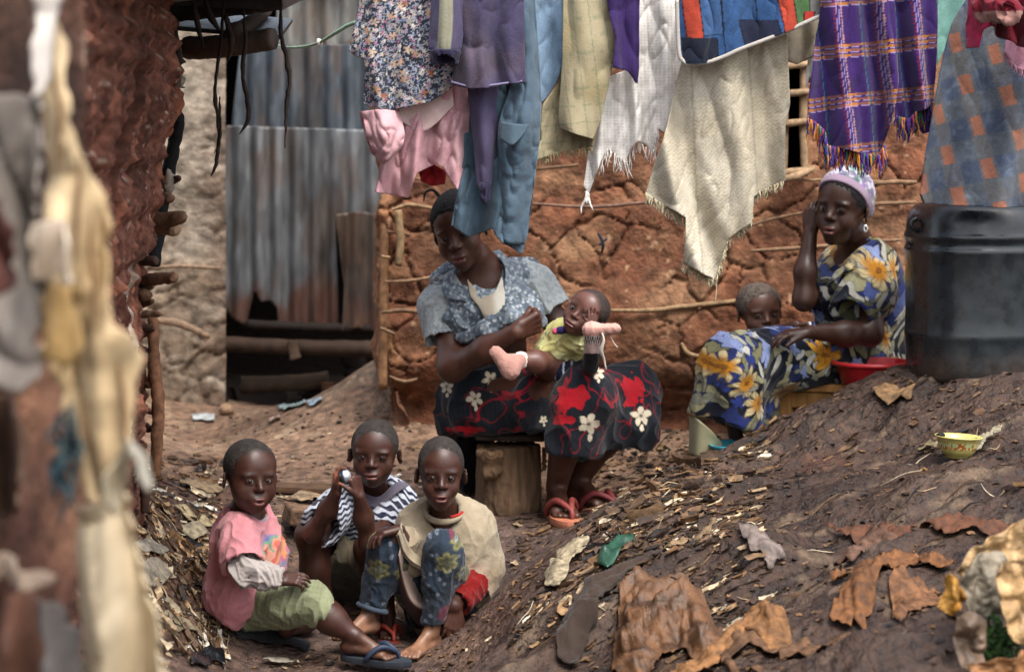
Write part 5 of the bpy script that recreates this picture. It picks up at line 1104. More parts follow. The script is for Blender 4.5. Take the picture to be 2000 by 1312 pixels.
# ================================================================ washing on the lines
def cloth(name, poly, D, col, label, cat, group='washing hung on the lines', m=None, folds=(9,.018), seed=0, thick=.003, parent=None, step=3.0, top=True, crum=.006, slant=0, lean=0, body=None):
    """hanging cloth: outline in the plane of its line, depth from folds that deepen downward"""
    p, Q = polygrid(poly, step); x = (p[:,0]-1000)*D/F; z = CZ-(p[:,1]-HY)*D/F; w = x.max()-x.min(); t = (z.max()-z)/(z.max()-z.min()+1e-6)
    a = np.stack([x*2, z*1.2, 0*x+seed], 1); wv = fbm(a*2, 2, seed)*.06; xx = x+slant*z+wv*(.4+t)
    y = folds[1]*(.5+.7*t)*(np.sin(xx*folds[0]*2*math.pi+seed)+.5*np.sin(xx*folds[0]*3.7*math.pi+seed*2+z*3))+crum*fbm(np.stack([x*22,z*11,0*x],1)+seed,3,seed+3)+crum*1.9*((1-np.abs(vnoise(np.stack([x*15+z*4,z*3.6-x*6,0*x],1)+wv[:,None]*10,seed+8)))**3-.4)+crum*1.0*((1-np.abs(vnoise(np.stack([x*32-z*12,z*9+x*8,0*x],1)-wv[:,None]*14,seed+9)))**4-.3)
    if body: y = y-body*np.sqrt(np.clip(1-((x-x.mean())/(w*.5))**2, 0, 1))
    V = np.stack([x, D+y+lean*t, z], 1); c = col(x, z, t, seed) if callable(col) else np.tile(col,(len(V),1))
    c = c*.92*(1+.22*fbm(V*[26,26,12],4,seed)+.12*vnoise(V*240,seed+1))[:,None]
    o = mobj(name, V, Q, m or M_cloth(), parent, c); solid(o, thick)
    if parent is None: tag(o, label, cat, group)
    elif label: o['label'] = label
    return o
def fringe(parent, pts, D, L, n, cols, seed=0, r=.0016, sway=.3, name='fringe'):
    rg = random.Random(seed); B = Bag(); pts = np.array(pts, float); seg = np.linalg.norm(np.diff(pts,axis=0),axis=1); cum = np.concatenate([[0],np.cumsum(seg)])
    for i in range(n):
        s = rg.random()*cum[-1]; k = min(np.searchsorted(cum, s)-1, len(seg)-1); k = max(k,0); q = pts[k]+(pts[k+1]-pts[k])*((s-cum[k])/seg[k])
        a = P(q[0], q[1]-2, D+rg.gauss(0,.004)); l = L*rg.uniform(.5,1.3); dx = rg.gauss(0,sway*.3)*l
        B.tube([a, a+np.array([dx*.3,rg.gauss(0,.003),-l*.35]), a+np.array([dx*.6+rg.gauss(0,.003),rg.gauss(0,.004),-l*.7]), a+np.array([dx,0,-l])], [r*1.3,r*1.3,r,r*.5], rg.choice(cols)*rg.uniform(.8,1.1), 4, 7)
    return B.obj(name, M_cloth(), parent)
def plain(h, h2=None, k=.5, sc=9):
    a = lin(h); b = lin(h2) if h2 else a*.8
    return lambda x, z, t, s: mixc(np.tile(a,(len(x),1)), b, sstep(-.1,.5,fbm(np.stack([x,z,0*x],1)*sc,4,s+30))*k)
def laundry():
    def floral(x, z, t, s):
        c = np.tile(lin('#2a2d3a'),(len(x),1)); p = np.stack([x,z],1)
        n = vnoise(np.stack([x*150,z*150,0*x],1),3); c = mixc(c, lin('#9097a4'), (np.abs(n) < .16)*.85)
        for sc, sd, cols, ds, sz in ((52,2,('#b2a69c','#8d8a90','#a08a90'),.75,.42),(30,5,('#a58468','#b49c84','#8c5a44','#8f8a80'),.42,.40),(70,9,('#96607a','#6f7a94','#c0b8b0'),.5,.38)):
            f1,f2,idn,vec = worley(p*sc,sd); ang = np.arctan2(vec[:,1],vec[:,0]); m = (f1 < sz*(.65+.35*np.cos(ang*5)))*(idn < ds); ci = np.array([lin(k) for k in cols])[(idn*91).astype(int)%len(cols)]; c = c*(1-m[:,None])+ci*m[:,None]
        return c
    fl = cloth('floral_shirt', [(712,-80),(700,20),(681,100),(697,112),(713,116),(712,160),(711,205),(735,212),(762,216),(800,209),(839,200),(862,186),(882,171),(895,100),(900,-80)], 6.90, floral, 'dark shirt with tiny multicoloured flowers at the left end of the washing', 'shirt', folds=(7,.014), seed=2, body=.03, step=1.7)
    pk = cloth('pink_shirt', [(775,120),(912,120),(910,171),(918,222),(914,270),(905,330),(895,371),(880,350),(866,326),(852,320),(830,330),(816,337),(806,362),(797,386),(765,381),(735,374),(740,345),(745,316),(724,299),(712,260),(703,218),(740,214),(776,210)], 6.97, plain('#b88b92','#c9a3a5',.8,14), 'crumpled pale pink shirt hanging below the flowery one', 'shirt', folds=(11,.022), seed=4, crum=.016, body=.04, step=2.2)
    V, Q, u, v = loft([[P(708,218,6.90),P(742,214,6.86),P(778,218,6.90)],[P(716,262,6.885),P(752,262,6.83),P(790,258,6.88)],[P(732,300,6.90),P(755,308,6.85),P(785,285,6.88)],[P(742,314,6.92),P(752,318,6.89),P(765,308,6.91)]], 34, 34)
    V = V+np.stack([0*u,.016*((1-np.abs(vnoise(V*[34,20,11]+fbm(V*20,2,4)[:,None],3)))**4-.4),0*u],1); solid(mobj('sleeve', V, Q, M_cloth(), pk, lin('#b78f94')), .004)
    V, Q, u, v = loft([[P(778,205,6.935),P(835,190,6.93),P(884,182,6.935)],[P(782,238,6.925),P(830,256,6.915),P(886,208,6.925)]], 34, 12); solid(mobj('pocket_flap', V+.003*fbm(V*40,3,2)[:,None], Q, M_cloth(), pk, lin('#bfa6a2')), .003)
    cloth('red_cloth', [(816,322),(822,354),(844,364),(869,359),(872,335),(848,322),(830,315)], 7.03, plain('#8f1f24','#b04a4c',.6,20), 'scrap of red cloth showing under the pink shirt hem', 'cloth', seed=6, crum=.012, folds=(14,.01))
    # trousers
    tr = cloth('blue_trousers', [(918,-80),(1030,-80),(1052,100),(1057,205),(1053,273),(1044,345),(1036,410),(1030,460),(1019,495),(1002,484),(985,474),(972,462),(966,452),(962,444),(940,455),(916,463),(898,450),(882,440),(888,405),(893,384),(896,335),(899,290),(908,240),(915,180)], 6.97, plain('#4a5d6b','#334452',.8,8), 'faded blue work trousers hanging in front of the seated woman\'s hair', 'trousers', folds=(7,.026), seed=7, crum=.016, body=.045, step=2.2)
    V, Q, u, v = loft([[P(1002,-60,6.88),P(1020,-60,6.86),P(1040,-60,6.90)],[P(1008,120,6.87),P(1030,140,6.84),P(1054,150,6.90)],[P(975,240,6.87),P(1020,262,6.83),P(1054,262,6.90)],[P(975,330,6.88),P(1005,345,6.85),P(1046,330,6.91)],[P(968,450,6.92),P(990,474,6.88),P(1024,478,6.92)]], 30, 90)
    solid(mobj('trouser_leg', V+np.stack([0*u,.012*((1-np.abs(vnoise(V*[24,24,5]+fbm(V*14,2,4)[:,None]*1.2,5)))**3-.3)+.003*((1-np.abs(vnoise(V*[40,30,45]+fbm(V*16,2,6)[:,None],7)))**4),0*u],1), Q, M_cloth(), tr, mixc(np.tile(lin('#475866'),(len(V),1)), lin('#364753'), sstep(-.1,.5,fbm(V*11,3,3))*.8)), .004)
    V, Q, u, v = loft([[P(980,238,6.835),P(1005,242,6.81),P(1032,244,6.835)],[P(978,272,6.83),P(1000,284,6.80),P(1022,262,6.82)]], 24, 10); solid(mobj('pocket_flap', V, Q, M_cloth(), tr, lin('#44545f')), .004)
    V, Q, u, v = loft([[P(888,395,6.885),P(905,405,6.86),P(925,408,6.87)],[P(882,438,6.88),P(903,452,6.85),P(920,460,6.86)]], 20, 10)
    # sweatshirt
    swc = plain('#3f3a52','#584c50',.6,7)
    sw = cloth('sweatshirt', [(898,-80),(1022,-80),(1024,60),(1027,162),(990,165),(950,173),(916,174),(898,170),(880,164),(888,130),(899,102),(901,40)], 6.84, swc, 'dark purple sweatshirt with a paler panel on one sleeve', 'sweatshirt', folds=(8,.016), seed=9, body=.03, step=2.2)
    for nm, rows, pan in (('sleeve', [[P(846,-80,6.82),P(872,-80,6.78),P(902,-80,6.82)],[P(841,30,6.82),P(872,30,6.775),P(906,40,6.82)],[P(837,85,6.82),P(868,92,6.775),P(902,85,6.82)],[P(840,98,6.82),P(868,100,6.785),P(898,102,6.82)]], True), ('sleeve', [[P(912,160,6.90),P(940,160,6.86),P(972,160,6.90)],[P(920,230,6.90),P(945,232,6.86),P(972,230,6.90)],[P(928,300,6.90),P(946,303,6.865),P(966,290,6.90)],[P(931,363,6.90),P(944,366,6.875),P(959,363,6.90)]], False)):
        V, Q, u, v = loft(rows, 30, 70); V = V+np.stack([0*u,.006*(1-2*np.abs(vnoise(V*[30,30,12],5))),0*u],1); c = np.tile(lin('#453f58'),(len(V),1))
        if pan: c = mixc(c, lin('#7b7968'), ((u > .28)*(u < .66)*(v < .8))*1.0)
        s_ = mobj(nm, V, Q, M_cloth(), sw, c*(1+.2*fbm(V*12,3,2))[:,None]); solid(s_, .005)
        B = Bag(); 
        if pan: S = Sdf(); S.cone(P(869,98,6.80), P(868,126,6.80), .042, .036, cap=True, capa=True, k=.006); S.cone(P(868,114,6.79), P(868,140,6.76), .026, .030, sub=True, k=.004)
        else: S = Sdf(); S.cone(P(946,366,6.88), P(948,388,6.88), .017, .012, k=.01)
        sobj('cuff', S, M_cloth(), s_, lin('#28253a'), .003, fold=.003, fs=60, wr=.001)
    B = Bag(); B.tube([P(881,160,6.815),P(916,169,6.81),P(950,168,6.80),P(1000,161,6.81),P(1027,158,6.82)], .0035, lin('#6b6480'), 6, 40); B.obj('hem_stitching', M_cloth(), sw)
    cloth('light_blue_shirt', [(1026,-80),(1100,-80),(1103,40),(1102,107),(1095,140),(1087,162),(1072,185),(1057,204),(1050,160),(1040,110)], 7.03, plain('#6a8096','#7b8fa2',.5,8), 'light blue shirt between the trousers and the khaki cloth', 'shirt', folds=(6,.016), seed=11, crum=.008)
    def khaki(x, z, t, s):
        c = mixc(np.tile(lin('#948a70'),(len(x),1)), lin('#857753'), sstep(-.1,.5,fbm(np.stack([x,z,0*x],1)*8,3,s))*.7); u = x+z*.12; v = z-x*.1
        c = mixc(c, lin('#5c6a50'), (np.abs(((u/.045)%1)-.5) < .035)*.55); return mixc(c, lin('#5c6a50'), (np.abs(((v/.05)%1)-.5) < .035)*.45)
    kc = cloth('khaki_cloth', [(1098,-80),(1180,-80),(1192,30),(1202,77),(1199,105),(1196,128),(1180,200),(1160,272),(1157,286),(1120,292),(1087,299),(1066,307),(1046,314),(1050,290),(1057,273),(1056,235),(1060,204),(1085,170),(1096,130)], 7.06, khaki, 'khaki cloth with faint green checks and a frayed hem', 'cloth', folds=(7,.022), seed=12, crum=.009)
    V, Q, u, v = loft([[P(1100,-40,7.0),P(1145,-40,6.97),P(1190,-40,7.0)],[P(1098,120,7.0),P(1140,130,6.97),P(1196,110,7.0)],[P(1092,222,7.01),P(1120,232,6.98),P(1175,225,7.0)],[P(1096,250,7.01),P(1125,262,6.98),P(1158,272,7.0)]], 40, 70)
    solid(mobj('front_fold', V+np.stack([0*u,.010*(1-2*np.abs(vnoise(V*[22,22,8],5))),0*u],1), Q, M_cloth(), kc, khaki(V[:,0],V[:,2],0,4)), .004)
    fringe(kc, [(1046,314),(1087,299),(1157,286)], 7.06, .022, 60, [lin('#9a8e6c')], 3, .0012)
    cloth('purple_knit', [(1172,-80),(1250,-80),(1249,60),(1249,130),(1245,168),(1236,152),(1226,139),(1210,136),(1196,132),(1202,77),(1190,30)], 6.98, lambda x,z,t,s: mixc(np.tile(lin('#33234f'),(len(x),1)), lin('#2a1a50'), (np.sin(x*2*math.pi/.008) > .2)*.6), 'deep purple ribbed knitted garment beside the khaki cloth', 'garment', folds=(9,.016), seed=13, crum=.008)
    # white net
    def net(x, z, t, s):
        g = np.maximum(np.cos(x*2*math.pi/.011+fbm(np.stack([x,z,0*x],1)*10,2,3)*3), np.cos(z*2*math.pi/.009+fbm(np.stack([x,z,0*x],1)*10+5,2,3)*3)); return mixc(np.tile(lin('#f4f2ee'),(len(x),1)), lin('#ccc8c2'), (g < .05)*.6)
    nt = cloth('white_net', [(1240,-80),(1330,-80),(1345,60),(1344,125),(1338,180),(1322,215),(1308,248),(1300,262),(1285,250),(1278,275),(1275,300),(1262,282),(1245,275),(1232,290),(1220,318),(1200,300),(1186,292),(1172,316),(1160,350),(1150,380),(1140,362),(1148,310),(1155,278),(1172,215),(1190,150),(1215,140),(1245,128)], 7.08, net, 'white loosely woven net with ragged trailing edges', 'net', m=M_thin(), folds=(10,.018), seed=14, crum=.010, step=2.2, thick=.002)
    fringe(nt, [(1172,312),(1186,292),(1220,315),(1245,275),(1275,300),(1285,252),(1308,248),(1338,185)], 7.08, .045, 70, [lin('#d4d0ca')], 4, .0013, .6); fringe(nt, [(1141,370),(1150,382)], 7.08, .05, 5, [lin('#cfcbc4')], 5, .003, .5)
    # cream shawl
    def cream(x, z, t, s):
        u = x*1.0+z*.05; zz = z-x*.06; b = mixc(np.tile(lin('#a59d8c'),(len(x),1)), lin('#bab3a4'), sstep(0,.4,fbm(np.stack([x*4,z*4,0*x],1),3,s))*.8)
        zig = np.sin(zz*2*math.pi/.0115+2.2*np.abs(((u/.016)%1)-.5)*4); blk = ((np.floor(u/.085)+np.floor(zz/.11))%2 == 0); hex_ = np.cos(u*2*math.pi/.012)*np.cos(zz*2*math.pi/.012)
        c = mixc(b, lin('#857448'), ((zig > .3) & ~blk)*.45); c = mixc(c, lin('#857448'), ((hex_ > .35) & blk)*.4); return mixc(c, lin('#7d7868'), (np.abs(((u/.17)%1)-.5) < .02)*.5)
    cp = [(1338,-60),(1534,-60),(1536,73),(1543,205),(1534,239),(1533,300),(1534,354),(1505,366),(1470,384),(1466,435),(1440,452),(1423,465),(1410,510),(1398,546),(1372,534),(1340,515),(1334,512),(1336,470),(1338,425),(1318,412),(1290,398),(1262,378),(1282,310),(1302,245),(1316,190),(1334,110)]
    cs = cloth('cream_shawl', cp, 6.97, cream, 'long cream shawl woven in small yellowish blocks, fringed all along its bottom', 'shawl', folds=(5.5,.03), seed=15, crum=.006, step=2.2, slant=.12)
    fringe(cs, [(1262,378),(1290,398),(1318,412),(1338,425)], 6.97, .030, 90, [lin('#b3a88c')], 6); fringe(cs, [(1334,512),(1340,516),(1372,534),(1398,546)], 6.97, .028, 70, [lin('#b3a88c')], 7); fringe(cs, [(1400,540),(1423,465),(1466,435),(1470,384),(1505,366),(1534,354)], 6.97, .024, 150, [lin('#b3a88c'),lin('#9a8f74')], 8)
    B = Bag(); B.tube([P(1400,545,6.97),P(1399,570,6.97),P(1397,588,6.97)], .0012, lin('#b3a88c'), 5, 8); B.obj('loose_thread', M_cloth(), cs)
    # patchwork
    def patch(x, z, t, s):
        u = 1000+F*x/6.9; v = HY+F*(CZ-z)/6.9; p = np.stack([x,z,0*x],1); j = fbm(p*9,2,5)*6; u = u+j; v = v+j; c = np.tile(lin('#30507c'),(len(x),1))
        for (x0,y0,x1,y1,sl,h) in ((1320,-80,1352,80,.12,'#a8412f'),(1352,-80,1398,68,.10,'#3c5a84'),(1330,72,1400,125,.12,'#1e2433'),(1398,-80,1470,110,.1,'#345480'),(1443,40,1520,98,.25,'#252a40'),(1500,-80,1530,66,.22,'#a8412f'),(1530,-80,1600,60,.2,'#4f7048'),(1570,-80,1620,60,.1,'#7d7d7a'),(1570,22,1592,44,0,'#b23a34')):
            xx = u-sl*(v-y0); m = (xx > x0)*(xx < x1)*(v > y0)*(v < y1); c = mixc(c, lin(h), m*1.0); e = m*((np.abs(xx-x0) < 2.2)|(np.abs(xx-x1) < 2.2)|(np.abs(v-y1) < 2)); c = mixc(c, lin('#11131a'), e*.9)
        return c*.75*(1+.35*fbm(p*22,4,4)+.2*fbm(p*80,2,5))[:,None]
    pw = cloth('patchwork_blanket', [(1318,-80),(1612,-80),(1606,10),(1601,34),(1570,48),(1534,64),(1490,82),(1445,98),(1412,114),(1381,124),(1342,125),(1332,119),(1326,107),(1322,40)], 6.90, patch, 'blue, red and green patchwork blanket with a pale rounded border', 'blanket', folds=(4,.014), seed=16, crum=.006, step=1.7, thick=.006)
    B = Bag(); B.tube([P(1322,0,6.895),P(1324,60,6.895),P(1327,106,6.89),P(1334,119,6.89),P(1346,125,6.89),P(1381,122,6.89),P(1412,112,6.89),P(1445,97,6.89),P(1490,80,6.89),P(1534,63,6.89),P(1570,46,6.89),P(1603,31,6.89)], .006, lin('#9c9690'), 8, 120); B.obj('border', M_cloth(), pw)
    cloth('beige_cloth', [(1534,20),(1604,20),(1598,80),(1594,107),(1575,118),(1556,126),(1534,119),(1533,90)], 7.02, plain('#9a907f','#837a6a',.6), 'short beige cloth showing below the patchwork blanket', 'cloth', folds=(9,.014), seed=17, crum=.008)
    cloth('white_rag', [(1583,95),(1604,95),(1601,130),(1592,165),(1583,150),(1573,172),(1575,140)], 7.04, plain('#b9b6b0','#9a968e',.6), 'narrow white rag hanging beside the purple checked shawl', 'rag', folds=(12,.01), seed=18)
    # purple plaid
    def plaid(x, z, t, s):
        p = np.stack([x,z,0*x],1); j = fbm(p*5,2,7)*.008; u, v = x+.10*z+j, z-.10*x+j; c = np.tile(lin('#311d52'),(len(x),1))
        def band(w, per, off, wd): return (np.abs(((w/per+off)%1)-.5) < wd)*1.0
        for off in (0,.10,.20): c = mixc(c, lin('#99601f'), band(v,.145,off,.028)*(.45+.5*(band(u,.12,.3,.16)+band(u,.12,.8,.07) > 0))); c = mixc(c, lin('#8d7fa8'), band(v,.145,off+.04,.007)*.8)
        for off in (.30,.36,.42): c = mixc(c, lin('#8d7fa8'), band(u,.12,off,.010)*.7)
        c = mixc(c, lin('#741e2e'), band(u,.12,.46,.025)*(np.sin(v*2*math.pi/.012) > 0)*.9); c = mixc(c, lin('#1d2a5c'), band(u,.12,.80,.035)*.7); c = mixc(c, lin('#3d6e50'), band(u,.12,.83,.01)*.6)
        c = mixc(c, lin('#b57a22'), band(u,.12,.3,.03)*(np.sin(v*2*math.pi/.009) > .2)*.45); return c
    for k, (pl, D, lb, fr) in enumerate((([(1608,-80),(1742,-80),(1750,60),(1752,162),(1745,200),(1735,255),(1726,290),(1718,306),(1680,300),(1650,292),(1616,285),(1611,256),(1592,240),(1577,230),(1579,200),(1581,171),(1590,110),(1602,40)], 6.86, 'purple shawl with orange, white and red checks, knotted fringe', [(1577,232),(1595,242),(1611,258),(1616,286),(1650,292),(1680,300),(1718,306),(1728,285)]),
                                    ([(1740,-80),(1832,-80),(1832,60),(1828,150),(1824,200),(1805,212),(1790,220),(1775,235),(1758,230),(1748,226),(1752,150),(1745,60)], 6.98, 'second fold of purple checked cloth with green and orange threads', [(1750,228),(1775,235),(1790,220),(1805,212),(1824,200)]))):
        o = cloth('plaid_shawl', pl, D, plaid, lb, 'shawl', folds=(7,.026), seed=20+k, crum=.006, step=2.0, slant=.1)
        fringe(o, fr, D, .055, 150 if k == 0 else 90, [lin('#3f1f72'),lin('#b0701f'),lin('#2a1a50'),lin('#3a2a80'),lin('#38644a'),lin('#7a2a3a')], 30+k, .0022, .35)
    cloth('violet_rag', [(1800,195),(1822,190),(1826,225),(1818,258),(1806,262),(1796,240)], 7.02, plain('#3f2a80','#2c1d60',.5), 'small violet rag behind the second purple check', 'rag', seed=23)
    # checked blanket
    def chk(x, z, t, s):
        p = np.stack([x,z,0*x],1); a = math.radians(14); u = x*math.cos(a)+z*math.sin(a); v = -x*math.sin(a)+z*math.cos(a); j = fbm(p*4,2,3)*.006; u, v = u+j, v+j
        c = mixc(np.tile(lin('#50565f'),(len(x),1)), lin('#3c4862'), ((np.floor(v/.062)%2) == 0)*.6); c = mixc(c, lin('#66625c'), ((np.floor((u+v*.0)/.05)%2) == 0)*.5); c = mixc(c, lin('#6d7886'), sstep(0,.5,fbm(p*60,3,8))*.35)
        iu, iv = np.floor(u/.05), np.floor(v/.062); m = ((iu+2*iv)%4 == 0)*(np.abs((u/.05)%1-.5) < .33)*(np.abs((v/.062)%1-.5) < .45); return mixc(c, lin('#98614a'), m*.85)*.9
    cb = cloth('checked_blanket', [(1893,-10),(2060,-10),(2060,405),(1950,405),(1860,402),(1805,397),(1795,380),(1800,340),(1807,290),(1822,215),(1837,141),(1848,90),(1859,47),(1872,25)], 6.90, chk, 'blue grey blanket with rows of small orange oblongs behind the black drum', 'blanket', folds=(3.5,.03), seed=25, crum=.004, step=2.4, thick=.006, slant=-.25)
    rd = cloth('dark_red_garment', [(1893,-80),(2060,-80),(2060,120),(2010,104),(1985,92),(1950,72),(1925,52),(1912,60),(1908,80),(1906,94),(1891,94),(1888,60),(1890,20)], 6.74, lambda x,z,t,s: mixc(np.tile(lin('#5c1220'),(len(x),1)), lin('#9c1e42'), (x < P(1920,0,6.74)[0])*.8), 'dark red garment bunched over the line at the top right', 'garment', folds=(9,.03), seed=26, crum=.018, body=.05)
    S = Sdf(); S.cone(P(1945,15,6.66), P(1965,22,6.62), .036,.034,k=.02); S.cone(P(1925,22,6.68), P(1910,10,6.68), .03,.02,k=.03); S.cone(P(1965,24,6.6), P(1970,26,6.57), .022,.026,sub=True,k=.008)
    sobj('bundle', S, M_cloth(), rd, lambda V: mixc(np.tile(lin('#5c1420'),(len(V),1)), lin('#8a6a62'), ((V[:,2] < P(0,24,6.64)[2])*.8)), .004, fold=.008, fs=25, wr=.004)
    pf = cloth('pink_towel', [(1965,78),(2060,60),(2060,150),(2010,140),(1985,132),(1972,118),(1960,104)], 6.80, plain('#b07f92','#c49aa8',.6,20), 'fluffy pink towel under the dark red garment', 'towel', folds=(7,.02), seed=27, crum=.012); fringe(pf, [(1960,104),(1985,132),(2010,140)], 6.8, .02, 40, [lin('#b88a9a')], 41)
    cloth('turquoise_sheet', [(1826,-80),(1905,-80),(1893,40),(1872,70),(1850,90),(1838,110),(1830,130),(1826,60)], 7.25, plain('#8cc0b4','#a8d2c8',.5,5), 'pale turquoise plastic sheet glimpsed between purple shawl and checked blanket', 'sheet', m=mat('thin_plastic', .4, var=.05, bump=.1, trans=.5), folds=(4,.02), seed=28)
    # the lines: above the picture, tied between the houses; and the loose green end
    for k, (y, D, d2, x0, x1) in enumerate(((-80,6.9,6.9,300,2300),(-84,7.06,7.04,300,2300))):
        B = Bag(); B.tube([P(x0,y-30,D),P(1000,y+2,D),P(x1,y-30,d2)], .003, lin('#6f7a5c'), 6, 40); tag(B.obj('clothes_line', M_rubber()), ('front','back')[k]+' washing line strung across the alley above the washing', 'washing line')
    B = Bag(); B.tube([P(526,84,7.6),P(556,92,7.3),P(590,92,7.2),P(622,84,7.1),P(650,68,7.0),P(676,52,6.95),P(694,44,6.92)], [.003,.003,.004,.0045,.0055,.006,.006], lin('#7d9a84'), 7, 60); rp = tag(B.obj('rope', M_rubber()), 'thin pale green rope sagging from the shirt to the shed', 'rope')
    B = Bag(); c = P(624,83,7.09); B.tube([c+np.array([-.006,0,.010]),c,c+np.array([.002,-.003,-.012])], [.003,.010,.004], lin('#c4c4bc'), 8, 10); B.obj('knot', M_cloth(), rp)
# ================================================================ things on the ground
def lathe(prof, c, n=64, R=None, tilt=None, col=None, name='x', m=None, parent=None, smooth=True, colf=None):
    prof = np.array(prof, float); a = np.linspace(0, 2*math.pi, n, endpoint=False); k = len(prof)
    V = np.stack([np.outer(prof[:,0], np.cos(a)), np.outer(prof[:,0], np.sin(a)), np.outer(prof[:,1], np.ones(n))], -1).reshape(-1,3); L = V.copy()
    if R is not None: V = V@R.T
    Q = np.array([(i*n+j, i*n+(j+1)%n, (i+1)*n+(j+1)%n, (i+1)*n+j) for i in range(k-1) for j in range(n)])
    return mobj(name, V+c, Q, m, parent, colf(L) if colf else col, smooth=smooth)
def rough_edge(poly, seed, amp=5, n=9):
    poly = np.array(poly, float); out = []; rg = np.random.RandomState(seed)
    for i in range(len(poly)):
        a, b = poly[i-1], poly[i]; m = max(2, int(np.linalg.norm(b-a)/n))
        for j in range(m): out.append(a+(b-a)*j/m+rg.uniform(-1,1,2)*min(amp, np.linalg.norm(b-a)*.12)*np.array([1,.6]))
    return out
def draped(poly, name, col, label, cat, lift=.012, crum=.012, seed=0, m=None, step=3, group=None, hump=0, thick=.002, colf=None, stand=0):
    """a sheet lying on the ground: outline over the slope, crumpled on it"""
    poly = rough_edge(poly, seed); p, Q = polygrid(poly, step); H = ground_hit(p[:,0], p[:,1]); _, dd = snap(p, poly); inn = sstep(0, 30, dd)
    q = H*1.0+seed*.7; q2 = q*7.5+fbm(q*5,2,seed)[:,None]*.8; wa, wb, _, _ = worley(q2, seed, 3); wc_, wd_, _, _ = worley(q2*2.6, seed+3, 3); r = .9-2.2*(wb-wa); r2 = .8-2.0*(wd_-wc_)
    up = lift+crum*(1.0*r+.55*r2+.25*(1-2*np.abs(vnoise(q*55,seed+9)))+1.0*fbm(q*7,3,seed+2))*(.35+.65*inn)+hump*inn+stand*np.clip(vnoise(q*7,seed+5),0,1)*(1-inn)
    n = np.array([-.25,-.45,.86]); V = H+np.maximum(up, .003)[:,None]*n; col = col*.72
    c = colf(V, q) if colf else mixc(np.tile(col,(len(V),1)), col*.55, sstep(0,.5,fbm(q*14,4,seed+3))*.7)
    o = mobj(name, V, Q, m or M_scrap(), None, c); solid(o, thick, 1); return tag(o, label, cat, group)
